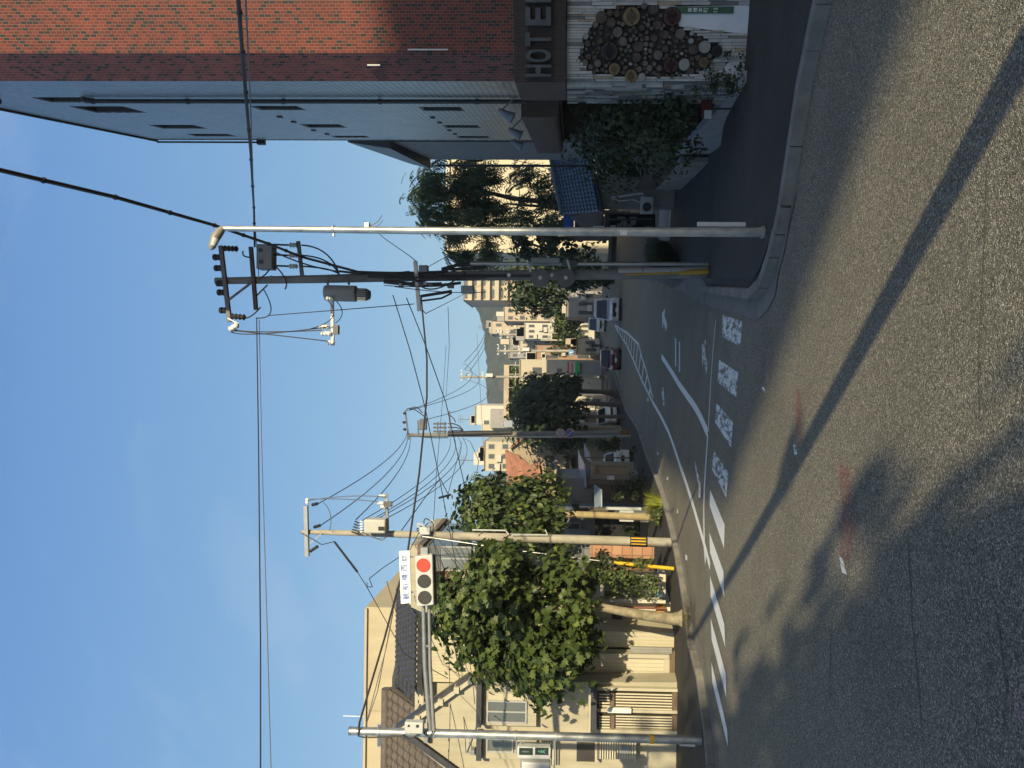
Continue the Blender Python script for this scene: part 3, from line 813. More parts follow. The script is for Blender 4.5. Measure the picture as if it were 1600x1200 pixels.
for u_, z_, r_, k in placed:
    mo.m = k
    if k in (3, 4, 5) and r_ > .08:
        mo.lathe(fp(u_, z_, -.10), fN, [(0, r_), (.09, r_), (.12, r_ * .93), (.12, r_ * .6), (.09, r_ * .5)], 16)
        mo.m = 5; mo.disc(fp(u_, z_, -.004), fN, r_ * .45, .01, 12)
    else: mo.lathe(fp(u_, z_, -.10), fN, [(0, r_), (.05 + rng.uniform(0, .05), r_), (.07 + rng.uniform(0, .05), r_ * .8)], 12)
mo.build('mosaic', LOGS, hotel, label='round log ends, pots and pebbles set into the white stone')
# green address plate
GREENP = mat('green_plate', (.05, .10, .055), .4, .1, 3)
def plate(y0, y1, x0, x1):
    a, b = Fu(x0, y0), Fu(x1, y1); mb = MB()
    mb.obox(fp((a[0] + b[0]) / 2, (a[1] + b[1]) / 2, -.015), fD * abs(a[0] - b[0]) / 2, fN * .008, Vector((0, 0, abs(a[1] - b[1]) / 2)))
    return mb, (a, b)
mb, (pa, pb) = plate(21, 10, 1056, 1147)
addr = mb.build('address_plate', GREENP, hotel)
def text_mb(txt, size_z, place, right, up, nrm, dep=.004, width=None):
    cu = bpy.data.curves.new('t', 'FONT'); cu.body = txt; cu.size = 1; cu.extrude = dep; cu.resolution_u = 3
    cu.align_x = 'CENTER'; cu.align_y = 'CENTER'
    o = bpy.data.objects.new('t', cu); COL.objects.link(o); bpy.context.view_layer.update()
    dg = bpy.context.evaluated_depsgraph_get(); me = bpy.data.meshes.new_from_object(o.evaluated_get(dg)); bpy.data.objects.remove(o)
    M_ = MB()
    if len(me.vertices):
        xs_ = [v.co.x for v in me.vertices]; ys_ = [v.co.y for v in me.vertices]
        sy = size_z / max(1e-6, max(ys_) - min(ys_)); sx = sy if width is None else width / max(1e-6, max(xs_) - min(xs_))
        cx, cy = (max(xs_) + min(xs_)) / 2, (max(ys_) + min(ys_)) / 2
        M_.v = [Vector(place) + Vector(right) * ((v.co.x - cx) * sx) + Vector(up) * ((v.co.y - cy) * sy) + Vector(nrm) * v.co.z for v in me.vertices]
        M_.f = [list(p.vertices) for p in me.polygons]; M_.mi = [0] * len(M_.f)
    bpy.data.meshes.remove(me)
    return M_
WLET = mat('white_lettering', (.75, .76, .76), .5, .04, 3)
uc = (pa[0] + pb[0]) / 2
for i, ch in enumerate('東橋本町'):
    x_ = 1078 + i * 8.3
    text_mb(ch, .07, fp(uc, Fu(x_, 15.5)[1], 0), fD, (0, 0, 1), fN, width=.07).build('lettering', WLET, addr, smooth=False)
text_mb('12', .06, fp(uc, Fu(1118, 15.5)[1], 0), fD, (0, 0, 1), fN).build('lettering', WLET, addr, smooth=False)
# side of the street storey, recess and canopy over the entrance
mb = MB(); s0 = W0 - fN * .12; s1 = onG(1000, 156.5, .06); s1.z = 0
slab(mb, s0, s1, sN2, zW, zS - .004, .3); mb.build('side_stone', STG, hotel)
sl2 = MB(); dS = (s1 - s0); LS = dS.length; dS.normalize(); nS = Vector((-dS.y, dS.x, 0)); nS = nS if nS.dot(gN) > 0 else -nS
u = 0
while u < LS - .03:
    wdt = rng.uniform(.04, .08); z = zS - .02
    while z > zW + .3:
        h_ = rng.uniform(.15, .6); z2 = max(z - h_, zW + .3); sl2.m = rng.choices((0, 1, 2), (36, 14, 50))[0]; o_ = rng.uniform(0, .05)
        q = s0 + dS * (u + wdt / 2) + nS * (o_ / 2); sl2.obox((q.x, q.y, (z + z2) / 2), dS * (wdt / 2 - .003), nS * (.02 + o_), Vector((0, 0, (z - z2) / 2 - .004))); z = z2
    u += wdt
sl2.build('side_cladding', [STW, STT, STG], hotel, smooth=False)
t0 = (s1 - CH).dot(gD)
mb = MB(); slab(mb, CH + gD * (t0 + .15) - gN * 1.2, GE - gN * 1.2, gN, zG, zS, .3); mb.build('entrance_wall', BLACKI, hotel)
mb = MB(); slab(mb, CH + gD * t0, GE, gN, zS + .1, zB - .004, .25); mb.build('soffit_beam', BAND2, hotel)
ca, cb_ = onG(830, 168, .3), onG(850, 238, .3)
zc0, zc1 = onG(873, 200, 1.0).z, onG(824, 200, 1.0).z
mb = MB()
cs0, cs1 = CH + gD * (t0 + .3), CH + gD * (GL + .1)
zc0, zc1 = onG(872, 172, .3).z, onG(811, 172, .3).z
prof = [(-.2, zc0), (.24, zc0), (.31, zc0 + .04), (.35, zc0 + .13), (.35, zc1), (-.2, zc1)]
mb.prism([(cs0.x + gN.x * a, cs0.y + gN.y * a, z) for a, z in prof], cs1 - cs0)
mb.build('canopy', BAND2, hotel, label='heavy brown canopy over the side entrance')
LAMPG = mat('grey_lamp_body', (.20, .21, .225), .45, .15, 4)
for (a, b) in ((797, 175), (810, 204), (812, 222)):
    q = onG(a, b, .34); mb = MB()
    mb.lathe(q + Vector((0, 0, .16)) , (gN * .55 + Vector((0, 0, -1))).normalized(), [(-.08, .04), (0, .06), (.04, .065), (.22, .11), (.25, .12)], 12)
    mb.tube([q + Vector((0, 0, .2)), q - gN * .3 + Vector((0, 0, -.12))], .018, 6); mb.build('floodlight', LAMPG, hotel)
# ------------------------------------------------------------------ around the hotel: planter wall, hedge, house behind
PW = mat('pale_cement_wall', (.25, .255, .265), .8, .14, 2.5, .2, 30)
a0, a1 = gnd(1176, 128), gnd(1100, 247)
mb = MB()
t0z = at(1160, 138, a0.y).z; t1z = at(1055, 249, a1.y).z
d_ = (a1 - a0); d_.z = 0; n_ = Vector((-d_.y, d_.x, 0)).normalized()
for k in range(8):
    p, q = a0 + (a1 - a0) * (k / 8), a0 + (a1 - a0) * ((k + 1) / 8)
    zt0, zt1 = t0z + (t1z - t0z) * k / 8, t0z + (t1z - t0z) * (k + 1) / 8
    b4 = [Vector((p.x, p.y, p.z - .3)), Vector((q.x, q.y, q.z - .3)), Vector((q.x, q.y, zt1)), Vector((p.x, p.y, zt0))]
    mb.prism(b4, -n_ * .18)
solid('planter_wall', mb, PW, 'low pale cement wall sloping along the foot of the dark hedge', 'wall')
# red box sign on the planter
mb = MB(); q = at(1104, 170, a0.y + .9 + 0.9)
REDB = mat('dark_red_board', (.16, .03, .025), .5, .2, 4)
rb = thing('notice_board', q, 'small red and white board tucked in the hedge above the planter wall', 'board')
mb.obox(q, Vector((.16, 0, 0)), Vector((0, .02, 0)), Vector((0, 0, .10))); mb.build('panel', REDB, rb)
mb = MB(); mb.obox(q + Vector((-.12, -.03, -.02)), Vector((.08, 0, 0)), Vector((0, .006, 0)), Vector((0, 0, .07))); mb.build('notice', WHT, rb)
mb = MB(); mb.tube([q + Vector((0, 0, -.1)), q + Vector((0, 0, -1.2))], .02, 6); mb.build('post', DARKM, rb)

# tiled house beyond the cross street
KAW = mat('blue_grey_roof_tile', (.075, .095, .125), .4, .25, 5)
def tiles(mb, o, du, dv, nu, nv, nrm, bulge=.05):
    """wavy pantiles: nu across, nv courses from o along du (eave) and dv (up the slope)"""
    o, du, dv, nrm = map(Vector, (o, du, dv, nrm)); sub = 4
    for j in range(nv):
        k = len(mb.v)
        for e in (0, 1):
            for i in range(nu * sub + 1):
                ph = (i % sub) / sub * 2 * math.pi
                hh = bulge * (.5 + .5 * math.sin(ph)) + (.045 if e == 0 else 0)
                mb.v.append(o + du * (i / (nu * sub)) + dv * ((j + e * 1.08) / nv) + nrm * hh)
        w_ = nu * sub + 1
        for i in range(nu * sub):
            mb.f.append([k + i, k + i + 1, k + w_ + i + 1, k + w_ + i]); mb.mi.append(mb.m)
        # front lip of the course
        k2 = len(mb.v)
        for i in range(w_): mb.v.append(mb.v[k + i] - nrm * .05)
        for i in range(nu * sub): mb.f.append([k2 + i, k2 + i + 1, k + i + 1, k + i]); mb.mi.append(mb.m)
PLW = mat('grey_plaster', (.20, .195, .18), .9, .2, 1.5, .2, 20)
hp0 = at(937, 330, 30); hd = Vector((.99, .14, 0)).normalized(); hn = Vector((.14, -.99, 0)).normalized()
def onH(px, py, off=0): return onplane(px, py, hp0 + hn * off, hn)
eL, eR = onH(937, 330), onH(923, 262)
rk = (eR.z - eL.z) / (eR - eL).length; HLen = (eR - eL).length + 2.6; hdr = hd + Vector((0, 0, rk))
zgH = -2.35
h1 = thing('tiled_house', (hp0.x, hp0.y, zgH), 'single storey plastered house with dark blue tiled roof beside the cross street', 'house')
mb = MB(); A_ = eL + hd * .35 - hn * .45; slab(mb, Vector((A_.x, A_.y, 0)), Vector((A_.x, A_.y, 0)) + hd * HLen, hn, zgH - .3, eL.z + .12, .25)
mb.build('wall', PLW, h1)
rise = at(881, 320, 33.2).z - eL.z; run = 3.2; hdr = hd + Vector((0, 0, rk)); off_ = hd * 1.1
rt = MB(); tiles(rt, eL, hdr * (HLen), -hn * run + off_ + Vector((0, 0, rise)), 26, 11, (hn * rise + Vector((0, 0, run))).normalized(), .06)
rt.prism([eL - Vector((0, 0, .03)), eL + hdr * HLen - Vector((0, 0, .03)), eL + hdr * HLen - hn * run + off_ + Vector((0, 0, rise - .03)), eL - hn * run + off_ + Vector((0, 0, rise - .03))], Vector((0, 0, -.12)))
rt.tube([eL - hn * run + off_ + Vector((0, 0, rise + .05)), eL + hdr * HLen - hn * run + off_ + Vector((0, 0, rise + .05))], .14, 8)
rt.build('roof', KAW, h1)
BRWN = mat('brown_gable_board', (.075, .05, .04), .85, .2, 3)
mb = MB(); g0 = eL + hd * .05
mb.prism([g0 - Vector((0, 0, .1)), g0 - hn * run + off_ + Vector((0, 0, rise - .06)), g0 - hn * (run + .3) - Vector((.15, 0, .14))], Vector((0, 0, -.06))); mb.prism([g0 - Vector((0, 0, .2)), g0 - hn * run - Vector((0, 0, .2)), g0 - hn * run + Vector((.9, 0, rise - .25))], hd * .06); mb.build('gable_wall', BRWN, h1)
mb = MB(); mb.tube([eL + hn * .06 - Vector((0, 0, .1)), eL + hdr * HLen + hn * .06 - Vector((0, 0, .1))], .06, 8); mb.build('gutter', DARKM, h1)
# awning and bays of the side wall
mb = MB()
q0, q1 = onH(975, 262, -.45), onH(975, 288, -.45)
mb.obox((q0 + q1) / 2 + hn * .35, (q1 - q0) / 2, hn * .4, Vector((0, 0, .03))); mb.build('awning', LAMPG, h1)
mb = MB()
q0, q1 = onH(990, 262, -.42), onH(990, 276, -.42)
mb.obox((q0 + q1) / 2, (q1 - q0) / 2, hn * .06, Vector((0, 0, .55))); mb.build('window', GLASS, h1)
# low fence in front of the house: brown boards on a block base
BLK = mat('concrete_block', (.22, .21, .19), .9, .2, 2, .3, 25)
fA, fB = at(1076, 260, 24), at(1052, 296, 29)
fe = thing('boundary_fence', fB, 'low block wall topped with brown boards between the hedge and the tiled house', 'fence')
zz_ = lambda px, py, Y: at(px, py, Y).z
zT, zM, zBt = (zz_(1020, 260, 24), zz_(992, 296, 29)), (zz_(1057, 260, 24), zz_(1026, 296, 29)), (-2.7, -2.7)
def fq(t, z): return Vector((fA.x + (fB.x - fA.x) * t, fA.y + (fB.y - fA.y) * t, z[0] + (z[1] - z[0]) * t))
fnn = Vector((1, -.1, 0)).normalized()
mb = MB(); mb.prism([fq(-.15, zBt), fq(1, zBt), fq(1, zM), fq(-.15, zM)], fnn * .15); mb.build('base_wall', BLK, fe)
mb = MB()
for k in range(22):
    t = k / 22; dz = .06 if k < 11 else 0
    mb.prism([fq(t + .002, zM) + Vector((0, 0, .02)), fq(t + .043, zM) + Vector((0, 0, .02)), fq(t + .043, zT) + Vector((0, 0, dz)), fq(t + .002, zT) + Vector((0, 0, dz))], fnn * .03)
mb.build('boards', BRWN, fe)
# outdoor unit of an air conditioner with its pipes
ACM = mat('beige_metal', (.42, .41, .38), .5, .08, 3)
q = onH(1011, 321, .1); ac = thing('air_conditioner', q - Vector((0, 0, .3)), 'beige outdoor unit of an air conditioner with a round fan at the house corner', 'air conditioner')
acr = Vector((.925, -.2, 0)).normalized(); acf = Vector((-.2, -.925, 0)).normalized()
s_ = px2m(13, q.y)
mb = MB(); mb.obox(q - acf * .12, acr * s_, acf * .14, Vector((0, 0, px2m(9.5, q.y)))); mb.build('casing', ACM, ac, bevel=.015)
mb = MB(); mb.disc(q + acf * .03 - acr * .06, acf, px2m(7, q.y), .015, 20); mb.build('fan_grille', DARKM, ac)
mb = MB()
P_ = [at(a, b, q.y + .15) for a, b in ((1006, 309), (1004, 302), (996, 303), (975, 306), (955, 309))]
mb.tube(P_, px2m(1.6, q.y), 6); mb.build('pipe', ACM, ac)
mb = MB(); mb.tube([at(a, b, q.y + .12) for a, b in ((1004, 318), (990, 312), (968, 314), (957, 311))], px2m(1, q.y), 6); mb.build('hose', ACM, ac)
# lean-to with clutter past the house corner
mb = MB()
lt = thing('lean_to', at(1000, 355, 31), 'dark open lean-to stacked with clutter beside the tiled house', 'shed')
pbox(mb, 945, 362, 952, 332, 30.5, 2.5); mb.build('roof', BRWN, lt)
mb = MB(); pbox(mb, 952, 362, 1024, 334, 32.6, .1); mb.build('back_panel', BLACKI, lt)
for a in (334, 343, 362):
    mb = MB(); ptube(mb, [(952, a), (1022, a)], 1.4, 30.6, 6); mb.build('post', DARKM, lt)
mb = MB(); r2_ = random.Random(4)
for k in range(16):
    a, b = r2_.uniform(960, 1012), r2_.uniform(337, 357); pbox(mb, a, b + r2_.uniform(2, 5), a + r2_.uniform(4, 11), b, 31.2 + r2_.uniform(0, .8), .4)
mb.build('stored_boxes', PLW, lt)
mb = MB(); pbox(mb, 953, 360, 962, 352, 30.9, .3); pbox(mb, 927, 358, 944, 353, 31.2, .3); mb.build('white_box', WHT, lt)
BLUE = mat('blue_tarpaulin', (.03, .09, .30), .6, .2, 4)
# upper wing with a blue tarpaulin behind
uw = thing('rear_outhouse', at(940, 345, 36), 'low dark outhouse with a blue sheet on its roof, behind the tiled house', 'shed')
mb = MB(); pbox(mb, 898, 357, 945, 338, 34.5, 3); mb.build('wall', BRWN, uw)
mb = MB(); pbox(mb, 880, 354, 897, 330, 35.0, 2.2); mb.build('roof_sheet', BLUE, uw)
# cream apartment block catching the sun
CREAM = mat('cream_wall', (.52, .465, .345), .85, .05, .6, .1, 6)
CREAMD = mat('cream_trim', (.55, .50, .40), .8, .06, .8)
Yb = 62
ab = thing('apartment_block', at(945, 300, Yb), 'cream apartment block in full sun behind the dark trees, wires across its face', 'building')
mb = MB(); pbox(mb, 700, 395, 952, 150, Yb, 12); mb.build('wall', CREAM, ab)
mb = MB(); pbox(mb, 697, 396, 702, 149, Yb - .25, 12.5); mb.build('roof', CREAMD, ab)
for (x0, y0, x1, y1) in ((801, 263, 811, 257), (861, 287, 872, 268), (861, 315, 874, 300), (806, 290, 817, 282), (740, 300, 752, 290), (805, 372, 818, 362), (861, 385, 873, 372)):
    mb = MB(); pbox(mb, x0 - 1, y0 + 1, x1 + 1, y1 - 1, Yb - .08, .1); w_ = mb.build('window', CREAMD, ab)
    mb = MB(); pbox(mb, x0, y0, x1, y1, Yb - .1, .05); mb.build('pane', GLASS, w_)
for (x0, y0, x1, y1) in ((799, 280, 803, 274), (855, 262, 860, 256), (880, 268, 884, 262)):
    mb = MB(); pbox(mb, x0, y0, x1, y1, Yb - .5, .45); mb.build('air_conditioner', ACM, ab)
# grey roofed building just behind the hotel
GRYW = mat('grey_cladding', (.13, .14, .15), .7, .12, 2)
SLATE = line_mat('grey_seam_roof', (.085, .095, .11), (0, 1, 0), .35, .4, .5)
gb = thing('grey_building', at(880, 235, 24.5), 'grey clad building with a seamed roof edge tucked behind the hotel', 'building')
Q = [at(630, 219, 23.3), at(630, 244, 26.5), at(678, 244, 27), at(745, 219, 23.2)]
mb = MB()
b0 = at(740, 222, 23.4); b1 = at(740, 249.5, 28.5)
zt_ = at(668, 246, 28).z
mb.prism([(b0.x, b0.y, -2.6), (b1.x, b1.y, -2.6), (b1.x, b1.y, zt_), (b0.x, b0.y, zt_ + .25)], Vector((6, -1, 0))); mb.build('wall', GRYW, gb)
mb = MB(); e0, e1 = at(632, 218, 22.9), at(678, 248.5, 28.7)
r0 = at(628.5, 218, 22.95); r1 = at(628.5, 245, 28.7)
mb.prism([Vector((b0.x - .25, b0.y - .1, zt_ + .26)), Vector((b1.x - .3, b1.y + .2, zt_ + .01)), Vector((b1.x - .12, b1.y + .2, r1.z - 0.35)), Vector((b0.x - .05, b0.y - .1, r1.z + .5))], Vector((3, -.5, 0))); mb.build('roof', SLATE, gb)
mb = MB(); mb.tube([(b1.x - .2, b1.y + .1, zt_ - .3), (b1.x - .2, b1.y + .1, -2.5)], .05, 6); mb.build('drainpipe', DARKM, gb)
# ------------------------------------------------------------------ houses along the left footway
CREAM_R = mat('cream_render', (.36, .33, .245), .9, .17, 2.2, .15, 60, stretch=(1, 1, .3))
CREAM_L = mat('light_cream_board', (.42, .385, .285), .8, .06, 1.0)
TANB = mat('tan_concrete', (.40, .345, .235), .9, .09, 1.4, stretch=(1, 1, .25))
DKTILE = mat('charcoal_roof_tile', (.045, .047, .055), .5, .25, 5)
BRTILE = mat('brown_roof_tile', (.11, .092, .075), .6, .25, 6)
TIMB = mat('weathered_timber', (.14, .10, .07), .85, .25, 3, stretch=(1, 1, 6))
ALU = mat('aluminium_frame', (.42, .42, .41), .4, .08, 3, metal=.3)
PGLASS = glass_mat('grey_window_pane', (.10, .11, .11), .12)
CURT = mat('pale_curtain', (.45, .43, .37), .9, .1, 3)
Yh = 21.5
zgL = -2.3
def at0(px, py, Y): return at(px, py, Y)
def window(parent, x0, y0, x1, y1, Y, n=2, frame=None, pane=None, proud=.03, vert=False, fw=.045):
    """framed window; picture rectangle x0..x1 (top..bottom) y0..y1 (left is the larger y)"""
    a, b = at(x0, y0, Y), at(x1, y1, Y); xa, xb = min(a.x, b.x), max(a.x, b.x); za, zb = min(a.z, b.z), max(a.z, b.z)
    f = MB(); F = (Y - proud, Y + .02)
    f.box((xa - fw, F[0], za - fw), (xb + fw, F[1], za)); f.box((xa - fw, F[0], zb), (xb + fw, F[1], zb + fw))
    f.box((xa - fw, F[0], za), (xa, F[1], zb)); f.box((xb, F[0], za), (xb + fw, F[1], zb))
    for i in range(1, n):
        if vert: z = za + (zb - za) * i / n; f.box((xa, F[0] + .004, z - .02), (xb, F[1], z + .02))
        else: x = xa + (xb - xa) * i / n; f.box((x - .02, F[0] + .004, za), (x + .02, F[1], zb))
    w = f.build('window', frame or ALU, parent)
    p = MB(); p.box((xa, Y - .012, za), (xb, Y + .01, zb)); p.build('pane', pane or PGLASS, w)
    return w
def gable(mb, pts, Y, d):
    """wall from a picture outline at distance Y, d metres deep"""
    mb.prism([at(a, b, Y) for a, b in pts], (0, d, 0))
# --- cream house with a gable front
hA = thing('house', at(1075, 1110, Yh), 'cream rendered two storey house with gable front behind the traffic signal pole', 'house')
mb = MB(); gable(mb, [(619, 1142), (724, 1066), (1085, 1066), (1095, 1330), (700, 1330), (694, 1200)], Yh, .7); mb.build('wall', CREAM_R, hA)
# main roof slope to the left of the gable, facing the street
tl = at(604, 1330, Yh + 3.1)
zE = at(705, 1192, Yh + .1).z
rf = MB()
eo = Vector((at(690, 1330, Yh).x, Yh + .05, zE)); ex_ = at(690, 1143, Yh).x - eo.x
tiles(rf, (eo.x, eo.y, zE), (ex_, 0, 0), (0, 3.0, tl.z - zE), 11, 10, Vector((0, -(tl.z - zE), 3.0)).normalized(), .06)
rf.prism([Vector((eo.x, eo.y, zE - .03)), Vector((eo.x + ex_, eo.y, zE - .03)), Vector((eo.x + ex_, eo.y + 3.0, tl.z - .03)), Vector((eo.x, eo.y + 3.0, tl.z - .03))], Vector((0, .05, -.14)))
rf.tube([(eo.x, eo.y + 3.02, tl.z + .08), (eo.x + ex_ * .98, eo.y + 3.02, tl.z + .08)], .15, 10)
rf.build('roof', BRTILE, hA, label='brown pantiled roof slope facing the street')
# gable roof: two slopes with dark barge boards
gr = MB()
apx, rE, lE = at(615, 1141, Yh - .2), at(729, 1060, Yh - .2), at(735, 1228, Yh - .2)
for e_ in (rE, lE):
    gr.prism([apx, e_, e_ - Vector((0, 0, .09)), apx - Vector((0, 0, .09))], (0, .45, 0))
gr.build('gable_roof', DKTILE, hA)
mb = MB(); mb.prism([apx + Vector((0, -.02, -.11)), rE + Vector((0, -.02, -.11)), rE + Vector((0, -.02, -.30)), apx + Vector((0, -.02, -.32))], (0, .05, 0)); mb.build('barge_board', CREAM_L, hA)
mb = MB(); mb.prism([apx + Vector((0, -.02, -.11)), lE + Vector((0, -.02, -.11)), lE + Vector((0, -.02, -.30)), apx + Vector((0, -.02, -.32))], (0, .05, 0)); mb.build('barge_board', DKTILE, hA)
for (a, b) in ((648, 1124), (684, 1098), (709, 1079)):
    mb = MB(); pbox(mb, a, b + 5, a + 8, b - 5, Yh - .28, .26); mb.build('purlin_end', CREAM_L, hA)
# projecting bay with the upper window
def bay(x0, y0, x1, y1, d):
    mb = MB(); pbox(mb, x0, y0, x1, y1, Yh - d, d - .003); return mb
bay(752, 1134, 838, 1073, .28).build('bay', CREAM_R, hA)
mb = MB(); pbox(mb, 744, 1137, 752, 1070, Yh - .55, .55); mb.build('bay_roof', DKTILE, hA)
window(hA, 763, 1126, 821, 1097, Yh - .28, 2, proud=.05)
mb = MB(); pbox(mb, 763, 1096, 821, 1084, Yh - .285, .02); mb.build('shutter_box', CREAM_L, hA)
bay(752, 1186, 838, 1152, .2).build('bay', CREAM_R, hA)
mb = MB(); pbox(mb, 744, 1189, 752, 1150, Yh - .45, .45); mb.build('bay_roof', DKTILE, hA)
window(hA, 762, 1172, 800, 1155, Yh - .2, 1, proud=.05)
SLAT = mat('ivory_slat', (.52, .47, .35), .6, .06, 3)
def slats(mb, x0, y0, x1, y1, Y, n, along='x', w=.5):
    for i in range(n):
        t = (i + .5) / n
        if along == 'x': pbox(mb, x0 + (x1 - x0) * (t - w / 2 / n), y0, x0 + (x1 - x0) * (t + w / 2 / n), y1, Y, .03)
        else: pbox(mb, x0, y0 + (y1 - y0) * (t - w / 2 / n), x1, y0 + (y1 - y0) * (t + w / 2 / n), Y, .03)
mb = MB(); slats(mb, 819, 1160, 866, 1195, Yh - .42, 12); mb.build('balcony_slats', SLAT, hA)
# lower storey lattice doors and pent roof
mb = MB(); pbox(mb, 923, 1146, 932, 1075, Yh - .5, .5); mb.build('pent_roof', DKTILE, hA)
mb = MB(); pbox(mb, 919.5, 1146, 923, 1075, Yh - .44, .44); mb.build('fascia', CREAM_L, hA)
mb = MB(); pbox(mb, 933, 1143, 1062, 1077, Yh - .02, .02); mb.build('lattice_backing', mat('dim_brown_glass', (.035, .03, .022), .3, .2, 2), hA)
mb = MB()
for (y0, y1) in ((1143, 1118), (1110, 1083)):
    slats(mb, 936, y0, 953, y1, Yh - .10, 6, 'y', .45)
    slats(mb, 962, y0, 1050, y1, Yh - .10, 6, 'y', .45)
mb.build('lattice_slats', SLAT, hA)
mb = MB()
for (y0, y1) in ((1143, 1118), (1110, 1083)): pbox(mb, 954, y0, 960, y1, Yh - .12, .1); pbox(mb, 1050, y0, 1060, y1, Yh - .12, .1)
mb.build('lattice_rail', TIMB, hA)
for y_ in (1146, 1114, 1080):
    mb = MB(); pbox(mb, 933, y_, 1064, y_ - 4.5, Yh - .16, .16); mb.build('door_post', CREAM_L, hA)
mb = MB(); pbox(mb, 949, 1115, 987, 1107, Yh - .28, .12); mb.build('letter_box', WHT, hA, bevel=.02)
# lattice window left of the pole with its hood
mb = MB(); pbox(mb, 901, 1190, 929, 1160, Yh - .02, .02); mb.build('window_recess', mat('dim_window', (.05, .045, .04), .3, .2, 2), hA)
mb = MB(); slats(mb, 932, 1186, 990, 1158, Yh - .3, 15); mb.build('window_slats', SLAT, hA)
mb = MB(); pbox(mb, 970, 1177, 986, 1166, Yh - .35, .04); mb.build('meter_box', LAMPG, hA)
mb = MB(); pbox(mb, 930, 1191, 933, 1156, Yh - .36, .36); pbox(mb, 991, 1191, 994, 1156, Yh - .36, .36); mb.build('slat_frame', CREAM_L, hA)
# pipes and cables on the wall
mb = MB(); ptube(mb, [(815, 1065.5), (735, 1066.5), (735, 1068)], 1.4, Yh - .06, 6); mb.build('downpipe', ALU, hA)
mb = MB(); ptube(mb, [(735, 1175), (790, 1090), (745, 1142)][:1] + [(728, 1176), (742, 1140), (757, 1075)], 1.3, Yh - .05, 6); mb.build('downpipe', ALU, hA)
mb = MB(); ptube(mb, [(1062, 1078.5), (933, 1074.5)], 1.2, Yh - .1, 6); mb.build('downpipe', DARKM, hA)
for (a, b) in ((731, 1065), (735, 1176), (662, 1157)):
    mb = MB(); pbox(mb, a, b + 4, a + 6, b - 4, Yh - .25, .2); mb.build('cable_bracket', LAMPG, hA)
# --- house with charcoal roof behind it
Yb2 = 22.6
hB = thing('house', at(1060, 1000, Yb2), 'cream boarded house under a charcoal tiled roof, mostly behind the big leafy tree', 'house')
RIBW = line_mat('ivory_ribbed_board', (.44, .40, .29), (1, 0, 0), .11, .25, .6, .05, .8, .12)
mb = MB(); pbox(mb, 648, 1070, 1090, 985, Yb2, 1.5); mb.build('wall', RIBW, hB)
mb = MB(); pbox(mb, 648, 1135, 960, 1070, Yb2 + .3, 2); mb.build('rear_wall', CREAM_R, hB)
rb2 = MB()
e0 = at(650, 1085, Yb2 - .5); e1 = at(658, 958, Yb2 - .5); e1.z = e0.z
up_ = at(619, 1085, Yb2 + 2.4).z - e0.z
tiles(rb2, e0, e1 - e0, (0, 2.9, up_), 14, 7, Vector((0, -up_, 2.9)).normalized(), .06)
rb2.prism([e0 - Vector((0, 0, .03)), e1 - Vector((0, 0, .03)), e1 + Vector((-.6, 2.9, up_ - .03)), e0 + Vector((0, 2.9, up_ - .03))], (0, .05, -.14))
e2 = at(660, 1140, Yb2 + .3)
tiles(rb2, (e2.x, Yb2 + .3, e0.z), (e0.x - e2.x, 0, 0), (0, 2.1, up_), 7, 6, Vector((0, -up_, 2.1)).normalized(), .06)
rb2.tube([at(618, 1140, Yb2 + 2.4), at(619, 1060, Yb2 + 2.4), at(634, 990, Yb2 + 2.4)], .14, 8)
rb2.build('roof', DKTILE, hB, label='charcoal pantiled roof')
mb = MB(); pbox(mb, 648, 1066, 655, 962, Yb2 - .45, .4); mb.build('fascia', CREAM_L, hB)
mb = MB(); pbox(mb, 655, 1100, 662, 1064, Yb2 - .1, .5); mb.build('fascia', CREAM_L, hB)
# --- tan concrete block at the back
Yc = 34
hC = thing('office_block', at(900, 1080, Yc), 'plain tan concrete block with blank wall rising behind the tiled houses', 'building')
mb = MB(); pbox(mb, 570, 1260, 1000, 953, Yc, 9); mb.build('wall', TANB, hC)
mb = MB(); pbox(mb, 568, 1262, 571.5, 951, Yc - .12, 9.3); mb.build('parapet', mat('tan_coping', (.40, .34, .25), .9, .1, 1), hC)
mb = MB(); pbox(mb, 600, 1112, 604, 1110, Yc - .03, .03); pbox(mb, 571, 1112, 640, 1110.5, Yc - .03, .03); mb.build('wall_joint', mat('joint_sealant', (.33, .28, .2), .9), hC)
window(hC, 590, 1166, 606, 1132, Yc, 2)
mb = MB(); ptube(mb, [(570, 1119.5), (536, 1118.5)], .7, Yc + 1, 5); mb.build('antenna', ALU, hC)
# stub and railing on its right side
mb = MB(); pbox(mb, 640, 953, 1000, 932, Yc + 1, 6); mb.build('stair_block', CREAM_L, hC)
RST = mat('brown_railing', (.16, .11, .085), .6, .2, 3)
mb = MB()
for a, b in (((618, 930), (634, 958)), ((634, 958), (619, 957)), ((619, 957), (604, 908)), ((634, 958), (625, 938)), ((619, 957), (619, 935))): pbar(mb, a, b, 1.6, Yc - .1)
mb.build('roof_railing', RST, hC)
